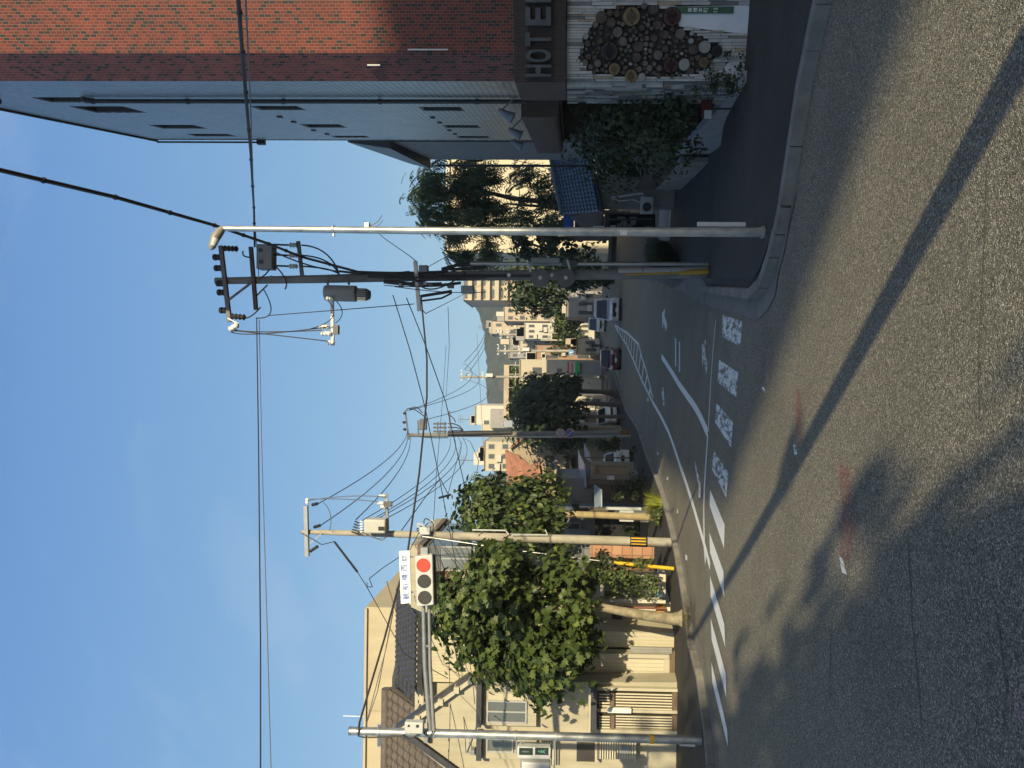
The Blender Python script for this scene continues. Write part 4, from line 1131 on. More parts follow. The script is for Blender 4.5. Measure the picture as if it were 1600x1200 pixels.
# --- brown trimmed apartment further along with glazed upper floor
Yd = 30
hD = thing('shop_house', at(1040, 880, Yd), 'shop house with glazed upper floor, brown tile band and patterned tile entrance wall', 'building')
TILEP = tile_mat('terracotta_panel', (1, 0, 0), [(0, (.48, .25, .14)), (.4, (.52, .29, .17)), (.7, (.44, .22, .13))], (.26, .15, .1), .36, .36, .02, offset=0, rough=.6)
BRBAND = tile_mat('brown_tile_band', (1, 0, 0), [(0, (.30, .13, .085)), (.5, (.34, .16, .10))], (.22, .13, .1), .5, .4, .01, offset=0, rough=.6)
mb = MB(); pbox(mb, 695, 960, 1060, 900, Yd + .6, 6); mb.build('wall', CREAM_L, hD)
mb = MB(); pbox(mb, 640, 960, 668, 852, Yd, 6); mb.build('upper_wall', CREAM_R, hD)
mb = MB(); pbox(mb, 652, 893, 660, 852, Yd - .5, 6); mb.build('roof_slab', RST, hD)
mb = MB(); pbox(mb, 660, 892, 712, 854, Yd, 5); mb.build('glazing_back', mat('dim_blue_glass', (.11, .13, .145), .15, .25, .8), hD)
window(hD, 662, 890, 688, 856, Yd - .01, 3, frame=RST)
window(hD, 690, 890, 740, 856, Yd - .01, 2, frame=ALU, pane=glass_mat('bluish_glazing', (.16, .18, .19), .1))
mb = MB(); pbox(mb, 695, 955, 706, 893, Yd - .1, .5); mb.build('tile_band', BRBAND, hD)
mb = MB(); pbox(mb, 706, 960, 760, 893, Yd - .02, 3); mb.build('side_wall', TANB, hD)
GREYP = mat('grey_panel_wall', (.17, .175, .18), .8, .12, 1.2)
mb = MB(); pbox(mb, 745, 893, 925, 850, Yd - .3, 5); mb.build('panel_wall', GREYP, hD)
mb = MB(); pbox(mb, 815, 886, 912, 852, Yd - .34, .03); mb.build('shutter', line_mat('grey_shutter', (.15, .155, .16), (0, 0, 1), .12, .3), hD)
mb = MB(); pbox(mb, 922, 891, 1022, 853, 26.5, .3); mb.build('entrance_wall', TILEP, hD, label='terracotta wall with patterned square tiles')
mb = MB(); pbox(mb, 922, 893, 1022, 891, 26.45, .4); mb.build('wall_end', RST, hD)
# --- shop fronts right behind the tree
Ys_ = 24.0
hE = thing('shop', at(1055, 930, Ys_), 'white fronted shop with rolled grey shutter and glass door behind the leafy tree trunk', 'shop')
WPAN = mat('white_painted_wall', (.50, .47, .39), .8, .07, 1.5)
mb = MB(); pbox(mb, 880, 1024, 1085, 940, Ys_, 4); mb.build('wall', WPAN, hE)
mb = MB(); pbox(mb, 925, 945, 938, 896, Ys_ - .7, .8); mb.build('awning', WPAN, hE)
mb = MB(); pbox(mb, 938, 942, 1040, 937, Ys_ - .5, .3); mb.build('pillar', WPAN, hE)
MAROON = mat('maroon_drainpipe', (.17, .06, .04), .5, .15, 3)
mb = MB(); ptube(mb, [(930, 947), (1042, 951)], 1.8, Ys_ - .55, 8); mb.build('drainpipe', MAROON, hE)
GSH = line_mat('grey_rolled_shutter', (.24, .235, .21), (1, 0, 0), .075, .35, .5, .1, .7)
mb = MB(); pbox(mb, 950, 1008, 1040, 990, Ys_ - .02, .05); mb.build('shutter', GSH, hE)
mb = MB()
pbox(mb, 945, 1012, 950, 986, Ys_ - .06, .1); pbox(mb, 950, 1011, 1044, 1008, Ys_ - .06, .1); pbox(mb, 950, 990, 1044, 986, Ys_ - .06, .1); mb.build('shutter_frame', ALU, hE)
mb = MB(); pbox(mb, 957, 970, 972, 962, Ys_ - .2, .2); mb.build('wall_lamp', DARKM, hE)
ORNG = mat('orange_box', (.55, .22, .03), .6, .1, 3)
mb = MB(); pbox(mb, 1026, 960, 1038, 949, Ys_ - .35, .25); mb.build('orange_crate_panel', ORNG, hE)
window(hE, 945, 933, 1030, 900, Ys_ - .02, 3, frame=WPAN, pane=glass_mat('green_tinted_glass', (.16, .19, .16), .1))
mb = MB(); pbox(mb, 1030, 934, 1040, 896, Ys_ - .4, .5); mb.build('planter_step', WPAN, hE)
LBLUE = mat('pale_blue_bin', (.30, .48, .55), .5, .1, 3)
mb = MB(); pbox(mb, 1027, 933, 1036, 925, Ys_ - .7, .25)
solid('plastic_bin', mb, LBLUE, 'small pale blue plastic bin by the shop door under the shrubs', 'bin', bevel=.02)
# --- garage with ribbed cream shutter between tree and cream house
Yg = 22.3
hG = thing('garage', at(1060, 1048, Yg), 'low garage with ribbed cream shutter, tree shadow across it, beside the gabled house', 'garage')
CRIB = line_mat('cream_ribbed_shutter', (.47, .43, .32), (1, 0, 0), .12, .3, .6, .05, .75)
mb = MB(); pbox(mb, 905, 1078, 1046, 1024, Yg, 4); mb.build('shutter', CRIB, hG)
mb = MB(); pbox(mb, 895, 1078, 905, 1018, Yg - .15, 4); mb.build('lintel', TIMB, hG)
mb = MB(); pbox(mb, 905, 1028, 1046, 1022, Yg - .12, 3); mb.build('jamb', CREAM_L, hG)
mb = MB(); pbox(mb, 1037, 1076, 1046, 1024, Yg - .05, .1); mb.build('bottom_rail', CREAM_L, hG)
mb = MB(); pbox(mb, 1046, 1078, 1090, 1018, Yg - .05, 4); mb.build('plinth', TIMB, hG)
mb = MB(); pbox(mb, 905, 1022, 1080, 1012, Yg + .3, 3); mb.build('side_panel', ACM, hG)
mb = MB(); pbox(mb, 985, 1021, 1050, 1011, Yg - .1, .05); mb.build('side_shutter', GSH, hG)
# ------------------------------------------------------------------ poles, signals, lamps
GALV = mat('galvanised_steel', (.38, .39, .385), .40, .34, 3, metal=.7, stretch=(3, 3, 1.5))
GALV_D = mat('galvanised_tube', (.36, .37, .365), .42, .15, 6, metal=.6)
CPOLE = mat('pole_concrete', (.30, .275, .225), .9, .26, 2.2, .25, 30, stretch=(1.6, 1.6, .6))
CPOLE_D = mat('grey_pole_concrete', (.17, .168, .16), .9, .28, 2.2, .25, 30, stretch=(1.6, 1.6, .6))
BLKR = mat('black_rubber', (.018, .018, .02), .6, .2, 4)
YEL = mat('yellow_plastic', (.62, .38, .02), .5, .08, 3)
YEL_D = mat('faded_yellow_plastic', (.42, .25, .03), .55, .12, 3)
LGREY = mat('light_grey_paint', (.45, .46, .45), .5, .08, 3)
CERW = mat('white_porcelain', (.72, .72, .70), .25, .05, 3)
STEEL_D = mat('dark_weathered_steel', (.11, .11, .115), .6, .2, 4, metal=.3)
WIRE = mat('black_cable', (.02, .021, .024), .6, .2, 2)
WIRE_G = mat('grey_wire', (.10, .105, .11), .5, .15, 2)
# ---- signal pole
Ysg = 15.5
sp = thing('signal_pole', at(1108, 1157, Ysg), 'galvanised signal pole with long twin arm standing at the left kerb', 'signal pole')
mb = MB(); ptube(mb, [(1108, 1157), (700, 1146), (548, 1142)], [6.6, 6.3, 6.1], Ysg, 18); mb.build('pole', GALV, sp)
mb = MB(); ptube(mb, [(1114, 1157.2), (1101, 1156.8)], 7.2, Ysg, 18); mb.build('base_sleeve', BLKR, sp)
mb = MB(); ptube(mb, [(1014.5, 1154.6), (1021.5, 1154.8)], 7.0, Ysg, 18); mb.build('yellow_band', YEL, sp)
mb = MB(); ptube(mb, [(545.5, 1142), (549.5, 1142)], 6.6, Ysg, 18); mb.build('cap', GALV, sp)
mb = MB()
mb.tube([at(672, 1141, Ysg), at(664, 1040, Ysg), at(661.5, 947, Ysg)], [.052, .048, .042], 10)
mb.build('arm', GALV_D, sp)
mb = MB(); mb.tube([at(678, 1141, Ysg), at(672, 1040, Ysg), at(670.5, 947, Ysg)], [.042, .038, .034], 10); mb.build('arm', GALV_D, sp)
for a in (1090, 1010):
    mb = MB(); pbar(mb, (664, a), (673, a - 2), 2.5, Ysg); mb.build('arm_tie', GALV_D, sp)
for v_ in (669, 679, 592, 806, 869):
    mb = MB(); yy = 1142 + (v_ - 548) / 560 * 15; ptube(mb, [(v_ - 1.6, yy), (v_ + 1.6, yy + .1)], 7.4, Ysg, 16); mb.build('clamp', GALV_D, sp)
mb = MB(); pbox(mb, 632, 1147, 661, 1129, Ysg - .25, .16); mb.build('control_box', LGREY, sp, bevel=.02)
mb = MB(); pbox(mb, 637, 1136, 640, 1133, Ysg - .262, .02); pbox(mb, 650, 1137, 654, 1133, Ysg - .262, .02); mb.build('box_window', BLKR, sp)
mb = MB(); ptube(mb, arc((630, 1148), (660, 1142), (640, 1160), 8) + arc((660, 1142), (676, 1142), (672, 1160), 6)[1:], 1.2, Ysg - .15, 6)
mb.build('cable_loop', WIRE, sp)
mb = MB(); ptube(mb, [(561, 1136), (560, 1150), (568, 1152), (590, 1152), (632, 1149)], 1.2, Ysg - .1, 6); mb.build('cable_loop', WIRE, sp)
mb = MB(); ptube(mb, [(1062, 1164), (1086, 1165)], 1.8, Ysg - .1, 6); mb.build('cable_guard', LGREY, sp)
# ---- vehicle signal, hung from the arm
def vhead():
    q = at(663, 905, Ysg - .12)
    t = thing('traffic_signal', q, 'horizontal three lamp traffic signal showing red, on the long arm below the place name sign', 'traffic signal')
    a, b = at(648.6, 868.5, Ysg - .3), at(677.5, 947.5, Ysg - .3)
    c = [at(648.2, 869.5, Ysg - .3), at(675.5, 866.5, Ysg - .3), at(677.8, 945.5, Ysg - .3), at(651, 948.5, Ysg - .3)]
    mb = MB(); mb.prism(c, (0, .14, 0)); mb.build('housing', LGREY, t, bevel=.02)
    mb = MB()
    cc = [p + Vector((-.03, .14, -.035)) for p in c]; mb.prism(cc, (0, .05, 0)); mb.build('back_plate', DARKM, t)
    DL = mat('dark_lens', (.035, .035, .03), .25, .3, 30)
    RL = mat('lit_red_lens', (.8, .04, .02), .4, .1, 40, emit=((1.0, .008, .004), 1.0))
    LED = mat('lit_red_led', (.9, .1, .06), .4, emit=((1.0, .05, .025), 1.7))
    LEDG = mat('unlit_led', (.14, .14, .125), .3, .2, 20)
    for (px, py), m1, m2 in (((661.5, 883), RL, LED), ((662.8, 908), DL, LEDG), ((663.6, 933.5), DL, LEDG)):
        o = at(px, py, Ysg - .3)
        mb = MB(); mb.tube([o + Vector((0, -.012, 0)), o + Vector((0, .01, 0))], .132, 24); ln = mb.build('lens', m1, t)
        mb = MB()
        for ring in range(1, 7):
            n_ = ring * 6
            for k in range(n_):
                an = 2 * math.pi * k / n_ + ring * .35; r_ = .02 * ring
                e_ = o + Vector((math.cos(an) * r_, -.015, math.sin(an) * r_)); mb.obox(e_, (.0042, 0, 0), (0, .003, 0), (0, 0, .0042))
        mb.build('led_array', m2, ln, smooth=False)
        mb = MB()
        n_ = 24
        for k in range(n_):
            a0_, a1_ = 2 * math.pi * k / n_, 2 * math.pi * (k + 1) / n_
            pts = []
            for an in (a0_, a1_):
                for r_ in (.132, .139): pts.append(o + Vector((math.cos(an) * r_, -.02, math.sin(an) * r_)))
            mb.add(pts + [p + Vector((0, .03, 0)) for p in pts], [(0, 1, 3, 2), (5, 4, 6, 7), (1, 5, 7, 3), (0, 2, 6, 4)])
        mb.build('rim', DARKM, ln)
    mb = MB(); pbox(mb, 657, 868, 668, 856, Ysg - .2, .12); mb.build('end_bracket', GALV_D, t)
    return t
vhead()
# ---- place name sign
q = at(632, 902, Ysg)
ns = thing('name_sign', q, 'white place name sign with five blue characters, above the red traffic signal', 'sign')
WSIGN = mat('white_sign_face', (.80, .80, .78), .5, .03, 3)
BLUEL = mat('blue_lettering', (.03, .12, .42), .5, .05, 3)
c = [at(623.5, 861.5, Ysg - .2), at(640, 860.5, Ysg - .2), at(642, 942, Ysg - .2), at(626.5, 943.5, Ysg - .2)]
mb = MB(); mb.prism(c, (0, .05, 0)); mb.build('panel', WSIGN, ns)
for ch, a, b in zip('観船橋西詰', (635, 634, 632.7, 632.3, 632.2), (931.5, 917, 902, 887.3, 872.3)):
    text_mb(ch, px2m(10, Ysg), at(a - .6, b, Ysg - .206), (1, 0, .02), (-.02, 0, 1), (0, -1, 0), .003, width=px2m(9.6, Ysg)).build('character', BLUEL, ns, smooth=False)
mb = MB()
pbar(mb, (641, 870), (662, 872), 1.6, Ysg - .1); mb.build('hanger', GALV_D, ns)
mb = MB(); pbar(mb, (641, 925), (664, 926), 1.6, Ysg - .1); mb.build('hanger', GALV_D, ns)
# ---- pedestrian signals
def phead(x0, y0, x1, y1, lab, lit):
    q = at((x0 + x1) / 2, (y0 + y1) / 2, Ysg)
    t = thing('pedestrian_signal', q, lab, 'pedestrian signal', 'pedestrian signals on the pole')
    mb = MB(); pbox(mb, x0, y0, x1, y1, Ysg - .18, .2); mb.build('housing', LGREY, t, bevel=.03)
    if lit:
        w_ = (y0 - y1); ym = y1 + w_ * .36
        for k, (xa, xb_) in enumerate(((x0 + 3, x0 + (x1 - x0) * .46), (x0 + (x1 - x0) * .53, x1 - 4))):
            mb = MB(); pbox(mb, xa, y1 + w_ * .62, xb_, y1 + 1.0, Ysg - .187, .02); ln = mb.build('lens', MATS.get('dim_green_lens') or mat('dim_green_lens', (.02, .035, .03), .3, .3, 20), t)
            mb = MB(); c_ = at((xa + xb_) / 2, y1 + w_ * .34, Ysg - .19); sc = px2m(4.4, Ysg)
            if k == 0:   # standing figure
                mb.disc(c_ + Vector((0, 0, sc * 1.15)), (0, 1, 0), sc * .25, .004, 10); mb.obox(c_ + Vector((0, 0, sc * .3)), (sc * .28, 0, 0), (0, .002, 0), (0, 0, sc * .5))
                mb.obox(c_ + Vector((0, 0, -sc * .6)), (sc * .22, 0, 0), (0, .002, 0), (0, 0, sc * .5))
            else:        # walking figure
                mb.disc(c_ + Vector((0, 0, sc * 1.1)), (0, 1, 0), sc * .25, .004, 10)
                for a_, b_ in (((0, .8), (0, -.1)), ((0, -.1), (.5, -1.1)), ((0, -.1), (-.5, -1.1)), ((0, .6), (.5, .1)), ((0, .6), (-.5, .1))):
                    mb.bar(c_ + Vector((a_[0] * sc, 0, a_[1] * sc)), c_ + Vector((b_[0] * sc, 0, b_[1] * sc)), sc * .25, .004, up=(0, 1, 0))
            mb.build('figure', mat('green_figure', (.10, .30, .24), .5) if k else MATS.get('grey_figure') or mat('grey_figure', (.13, .14, .14), .5), ln)
    mb = MB(); pbar(mb, (x0 - 1, (y0 + y1) / 2), (x0 - 1, 1150), 2, Ysg - .05); mb.build('bracket', GALV_D, t)
    mb = MB(); pbar(mb, (x1 + 6, (y0 + y1) / 2), (x1 + 6, 1150), 2, Ysg - .05); mb.build('bracket', GALV_D, t)
phead(808, 1187, 861, 1168, 'white pedestrian signal facing the street with green and dark lenses, beside the signal pole', True)
phead(815, 1207, 860, 1192, 'white pedestrian signal turned away from the street, outermost on the signal pole', False)
# ---- street lamp on the right
Yl = gnd(1195, 363, .1).y
slp = thing('street_lamp', gnd(1195, 363, .1), 'tall slim galvanised street lamp on the right kerb corner', 'street lamp')
mb = MB(); ptube(mb, [(1196, 363), (800, 361.5), (560, 359.5), (345, 357)], [7.6, 6.4, 5.4, 4.3], Yl, 18); mb.build('pole', GALV, slp)
mb = MB(); hp_ = at(344, 358, Yl)
mb.v = []; prof = [(331, 353, 8), (343, 352, 9), (351, 357, 7)]
pts = [at(349, 356, Yl), at(343, 362, Yl - .02), at(336, 372, Yl - .05), at(331, 386, Yl - .08), at(330, 390, Yl - .09)]
mb.tube(pts, [px2m(k, Yl) for k in (4.5, 7, 7.5, 5.5, 2)], 14)
for v in mb.v: v.y = (v.y - Yl) * 1.0 + Yl
mb.build('lamp_head', mat('lamp_shell', (.22, .21, .19), .45, .15, 4), slp)
mb = MB(); ptube(mb, [(338, 372), (333, 384)], [6, 4], Yl - .12, 12); mb.build('lamp_glass', LGREY, slp)
mb = MB(); ptube(mb, [(519, 358.5), (522.5, 358.5)], 6.6, Yl, 14); mb.build('clamp', GALV_D, slp)
mb = MB(); pbox(mb, 520, 369, 522, 354, Yl - .02, .04); mb.build('clamp_bolt', GALV_D, slp)
mb = MB(); pbox(mb, 569, 355, 576, 347, Yl - .03, .08); mb.build('junction_box', WHT, slp)
mb = MB(); ptube(mb, arc((576, 353), (597, 336), (590, 351), 8), .6, Yl, 5); ptube(mb, arc((577, 354), (598, 344), (592, 356), 8), .6, Yl, 5); mb.build('stray_wire', WIRE_G, slp)
mb = MB(); pbox(mb, 1090, 353.5, 1165, 347, Yl + .02, .05); mb.build('cable_guard', LGREY, slp)
mb = MB(); pbox(mb, 969, 367, 980, 360, Yl - px2m(7.4, Yl), .01); mb.build('number_sticker', WHT, slp)
mb = MB(); ptube(mb, [(1200, 363.2), (1190, 363)], 9.5, Yl, 18); mb.build('base_plate', GALV_D, slp)
# ---- helpers for pole furniture
def insulator(mb, p, ax, L, r, n=3):
    prof = [(0, r * .5)]
    for k in range(n):
        t = (k + .2) / n * L; prof += [(t, r * .68), (t + L / n * .3, r), (t + L / n * .6, r * .72)]
    prof += [(L, r * .4)]
    mb.lathe(p, ax, prof, 10)
# ---- big utility pole on the right
Yu = gnd(1106, 424, .1).y
up = thing('utility_pole', gnd(1106, 424, .1), 'dark concrete utility pole crowded with transformer and cables on the right footway', 'utility pole', 'utility poles along the street')
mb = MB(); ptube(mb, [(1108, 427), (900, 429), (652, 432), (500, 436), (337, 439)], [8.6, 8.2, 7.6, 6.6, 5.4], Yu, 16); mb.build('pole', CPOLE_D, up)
mb = MB(); ptube(mb, [(966, 427), (1110, 425)], [8.3, 8.7], Yu, 16, ); mb.build('white_wrap', LGREY, up)
for v_ in (1003, 1046):
    mb = MB(); ptube(mb, [(v_, 426.5), (v_ + 1, 426.5)], 8.8, Yu, 16); mb.build('wrap_band', STEEL_D, up)
mb = MB(); ptube(mb, [(735, 412), (1107, 412.5)], 3.2, Yu - .1, 10); mb.build('conduit', GALV_D, up)
mb = MB(); ptube(mb, [(735, 412), (715, 414), (690, 420)], [3.2, 2.8, 2], Yu - .1, 8); mb.build('conduit', WIRE, up)
mb = MB(); ptube(mb, [(978, 429), (1066, 426)], 1.6, Yu - .32, 8); ptube(mb, [(1062, 427), (1070, 426), (1112, 424), (1117, 424)], [2, 4, 4, 3], Yu - .34, 10); mb.build('yellow_guard', YEL_D, up)
def ubar(name, a, b, w, m_=STEEL_D, y=0):
    mb = MB(); pbar(mb, a, b, w, Yu + y); return mb.build(name, m_, up)
ubar('crossarm', (345, 384), (359, 503), 6, y=-.14)
ubar('crossarm', (392, 386), (400, 484), 5.5, mat('rusty_crossarm', (.09, .055, .045), .8, .25, 4), y=-.14)
ubar('crossarm', (466, 377), (472, 431), 5, y=-.1)
ubar('crossarm', (649, 408), (655, 486), 5.5, GALV_D, y=-.18)
ubar('crossarm', (519, 466), (520, 540), 4.5, GALV_D, y=-.05)
ubar('brace', (353, 472), (391, 443), 3, y=-.16)
ubar('brace', (355, 470), (388, 446), 2.5, y=-.1)
ubar('brace', (401, 462), (418, 445), 2, y=-.1)
for v_ in (424, 476, 545, 600, 700, 760, 860, 905, 940):
    mb = MB(); yc = 437.5 - (v_ - 340) / 768 * 12; ptube(mb, [(v_ - 1.2, yc), (v_ + 1.2, yc)], 5.4 + (v_ - 340) / 768 * 3.4, Yu, 14); mb.build('pole_band', GALV_D, up)
# black line-post insulators standing on the top arm
for i, y_ in enumerate((402, 419, 443, 457, 485)):
    v_ = 346 + (y_ - 384) * .12
    mb = MB(); q = at(v_ - 2, y_, Yu - .14)
    mb.lathe(q, (0, 0, 1), [(0, .05), (.05, .05), (.05, .085), (.11, .085), (.11, .06), (.15, .06), (.15, .09), (.22, .085), (.24, .05)], 10)
    mb.build('insulator', BLKR, up)
# tension insulators at both ends of the top arm
for (a, b) in (((349, 388), (372, 389)), ((360, 494), (384, 496))):
    mb = MB(); p, q = at(a[0], a[1], Yu - .2), at(b[0], b[1], Yu - .2); insulator(mb, p, q - p, (q - p).length, .09, 4); mb.build('tension_insulator', BLKR, up)
# switch box
mb = MB(); pbox(mb, 400, 420, 425, 381, Yu - .3, .35); sb = mb.build('switch_box', mat('grey_switchgear', (.20, .205, .20), .6, .15, 4), up, bevel=.03)
for (a, b) in ((407, 391), (408, 409)):
    mb = MB(); q = at(a, b, Yu - .3); mb.disc(q, (0, 1, 0), .06, .05, 12); mb.build('switch_port', DARKM, sb)
# cable terminals between the switch and the arm
for y_ in (383, 399, 416):
    mb = MB(); p, q = at(452, y_, Yu - .15), at(465, y_, Yu - .15); insulator(mb, p, q - p, (q - p).length, px2m(4.2, Yu), 3); mb.build('cable_terminal', LGREY, up)
    mb = MB(); ptube(mb, [(426, y_ - 1), (452, y_)], 1.5, Yu - .15, 6); mb.build('jumper_lead', WIRE, up)
    mb = MB(); ptube(mb, arc((471, y_), (530, 428), (515, y_ + 2), 9), 1.3, Yu - .2, 6); mb.build('jumper_lead', WIRE, up)
# transformer
TRG = mat('transformer_grey', (.22, .235, .235), .5, .1, 3)
mb = MB(); ptube(mb, [(508, 457), (511, 457), (512, 458), (556, 459), (557, 459)], [11, 12.5, 12.8, 12.8, 12], Yu - .5, 20); tr_ = mb.build('transformer', TRG, up)
mb = MB(); ptube(mb, [(557, 460), (572, 460.5), (578, 461)], [10, 10, 7], Yu - .45, 16); mb.build('cooling_base', STEEL_D, tr_)
for k in range(6):
    mb = MB(); pbar(mb, (558, 452 + k * 3.4), (571, 452 + k * 3.4), 1.2, Yu - .8); mb.build('fin', TRG, tr_)
mb = MB(); q = at(521, 467, Yu - .75); insulator(mb, q, Vector((0, -.4, .6)), .2, .06, 3); mb.build('bushing', LGREY, tr_)
for a in (512, 545):
    mb = MB(); pbar(mb, (a, 445), (a, 436), 3, Yu - .3); mb.build('mounting', STEEL_D, tr_)
for c_ in (((513, 470), (484, 514), (540, 500)), ((525, 470), (524, 505), (545, 490))):
    mb = MB(); ptube(mb, arc(*c_, 8), .8, Yu - .3, 5); mb.build('jumper_lead', WIRE, up)
# cut-outs on the outer arm
for i, (a, b) in enumerate(((503, 511), (506, 521), (511, 535))):
    mb = MB(); q = at(a + 12, b, Yu - .12); insulator(mb, q, Vector((0, 0, 1)), px2m(17 if i < 2 else 12, Yu), px2m(4.5, Yu), 3); mb.build('cutout_insulator', CERW, up)
mb = MB(); pbox(mb, 520, 522, 528, 508, Yu - .2, .15); mb.build('arm_fitting', STEEL_D, up)
mb = MB(); q = at(372, 507, Yu - .3); p = at(358, 516, Yu - .3); insulator(mb, q, p - q, (p - q).length, px2m(5.5, Yu), 3); mb.build('tension_insulator', CERW, up)
mb = MB(); pbar(mb, (356, 497), (373, 506), 2, Yu - .25); mb.build('arm_fitting', GALV_D, up)
for c_ in (((359, 517), (510, 511), (370, 530)), ((364, 514), (503, 516), (380, 522)), ((358, 516), (512, 533), (400, 520)), ((400, 497), (412, 452), (440, 500))):
    mb = MB(); ptube(mb, arc(*c_, 10), .9, Yu - .25, 5); mb.build('jumper_lead', WIRE, up)
for c_ in (((425, 404), (404, 436), (425, 425)), ((427, 412), (445, 452), (455, 440)), ((380, 392), (392, 402), (376, 402)), ((385, 497), (407, 480), (395, 495)), ((426, 392), (640, 424), (520, 440)), ((530, 423), (652, 436), (590, 430))):
    mb = MB(); ptube(mb, arc(*c_, 10), 1.2, Yu - .22, 5); mb.build('jumper_lead', WIRE, up)
# junction cluster around the low arm
r3 = random.Random(11)
for k in range(5):
    mb = MB(); a = r3.uniform(615, 700); b = r3.uniform(436, 444); pbox(mb, a, b + r3.uniform(3, 7), a + r3.uniform(5, 12), b, Yu - .3, .2); mb.build('splice_box', LGREY if k % 2 else STEEL_D, up, bevel=.01)
mb = MB(); pbox(mb, 654, 425, 668, 414, Yu - .25, .2); mb.build('splice_box', TRG, up, bevel=.02)
mb = MB(); ptube(mb, [(657, 463), (706, 455)], 2.4, Yu - .4, 8); mb.build('cable_closure', BLKR, up)
mb = MB(); ptube(mb, [(660, 470), (690, 466), (706, 458)], 1.6, Yu - .38, 6); mb.build('cable_closure', BLKR, up)
mb = MB(); pbox(mb, 720, 458, 740, 446, Yu - .4, .25); mb.build('terminal_box', TRG, up, bevel=.02)
for k in range(11):
    a0_, a1_ = r3.uniform(600, 660), r3.uniform(680, 760); b0, b1_ = r3.uniform(425, 448), r3.uniform(425, 462)
    mb = MB(); ptube(mb, arc((a0_, b0), (a1_, b1_), ((a0_ + a1_) / 2 + r3.uniform(-20, 30), max(b0, b1_) + r3.uniform(0, 14)), 8), r3.choice((.7, .9, 1.2)), Yu - r3.uniform(.2, .45), 5); mb.build('loose_cable', WIRE, up)
for k in range(3):
    mb = MB(); ptube(mb, [(560 + k * 20, 428 + k), (700, 429 + k * 2), (850, 430 + k)], 1.1, Yu - px2m(8, Yu), 6); mb.build('riser_cable', WIRE, up)
for (x0, y0, x1, y1, r_) in ((560, 425, 700, 424, 2.2), (600, 440, 690, 444, 3.2), (640, 446, 720, 442, 2.4), (575, 431, 650, 430, 3.0), (690, 420, 760, 417, 2.4)):
    mb = MB(); ptube(mb, arc((x0, y0), (x1, y1), ((x0 + x1) / 2, (y0 + y1) / 2 + 4), 7), r_, Yu - px2m(8, Yu), 7); mb.build('cable_bundle', WIRE, up)
# round slack-cable drums and equipment case low on the pole
for a in (844, 884):
    mb = MB(); ptube(mb, [], 1, Yu) if False else mb.disc(at(a, 434, Yu - .42), (0, 1, 0), px2m(14, Yu), .06, 24); mb.build('cable_drum', STEEL_D, up)
    mb = MB(); mb.disc(at(a, 434, Yu - .455), (0, 1, 0), px2m(3, Yu), .03, 12); mb.build('drum_hub', LGREY, up)
for a in (795, 862):
    mb = MB(); mb.disc(at(a, 430, Yu - px2m(8.6, Yu)), (0, 1, 0), px2m(3, Yu), .02, 12); mb.build('number_tag', WHT, up)
mb = MB(); pbox(mb, 830, 411, 875, 402, Yu - .35, .25); mb.build('equipment_case', TRG, up, bevel=.03)
for a in (823, 886):
    mb = MB(); pbar(mb, (a, 406), (a + 6, 425), 3, Yu - .38); mb.build('case_strap', LGREY, up)
mb = MB(); pbox(mb, 877, 414, 903, 405, Yu - .2, .35); mb.build('equipment_case', STEEL_D, up, bevel=.05)

# ---- sunlit utility pole left of centre
Ym = 24.0
mp2 = thing('utility_pole', at(1053, 848, Ym), 'sunlit concrete utility pole with yellow striped band beside the leafy street tree', 'utility pole', 'utility poles along the street')
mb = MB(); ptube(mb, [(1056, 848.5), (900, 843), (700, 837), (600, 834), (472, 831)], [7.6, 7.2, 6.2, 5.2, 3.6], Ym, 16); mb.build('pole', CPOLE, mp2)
for v_ in (580, 625, 660, 690, 745, 765, 800, 832, 850, 895):
    mb = MB(); yc = 831 + (v_ - 472) * .03; ptube(mb, [(v_ - 1, yc), (v_ + 1, yc)], 4.0 + (v_ - 472) / 584 * 4.4, Ym, 14); mb.build('pole_band', GALV_D, mp2)
mb = MB(); ptube(mb, [(984, 845.8), (1011, 846.8)], [8.0, 8.1], Ym, 16); wb = mb.build('warning_band', BLKR, mp2)
for k in range(3):
    mb = MB(); y_ = 839.8 + k * 4.6; ptube(mb, [(986, y_ + 1), (1009, y_ + 1.8)], 1.15, Ym - px2m(7.6 if k != 1 else 8.0, Ym), 6); mb.build('yellow_bar', YEL, wb)
def mbar(name, a, b, w, m_=GALV_D, y=0):
    mb = MB(); pbar(mb, a, b, w, Ym + y); return mb.build(name, m_, mp2)
mbar('crossarm', (478, 790), (480, 869), 6, y=-.12)
mbar('brace', (485, 849), (503, 833), 2, y=-.1)
mbar('crossarm', (604, 772), (606, 828), 3.5, y=-.05)
mb = MB(); insulator(mb, at(480, 788, Ym - .12), at(480, 781, Ym - .12) - at(480, 788, Ym - .12), .2, px2m(3.2, Ym), 2); mb.build('insulator', CERW, mp2)
for (a, b) in (((487, 789), (496, 787)), ((490, 824), (500, 821)), ((484, 862), (496, 854))):
    mb = MB(); p, q = at(*a, Ym - .12), at(*b, Ym - .12); insulator(mb, p, q - p, (q - p).length * 1.1, px2m(3, Ym), 4); mb.build('tension_insulator', BLKR, mp2)
mb = MB(); pbox(mb, 568, 834, 602, 812, Ym - .55, .45); tb = mb.build('transformer', mat('pale_transformer', (.42, .415, .38), .5, .08, 3), mp2, bevel=.05)
mb = MB(); pbox(mb, 591, 829, 600, 823, Ym - .57, .05); mb.build('label_plate', BLKR, tb)
for k in range(5):
    mb = MB(); q = at(567, 815 + k * 4, Ym - .4); insulator(mb, q, Vector((0, 0, 1)), .1, .035, 2); mb.build('bushing', CERW, tb)
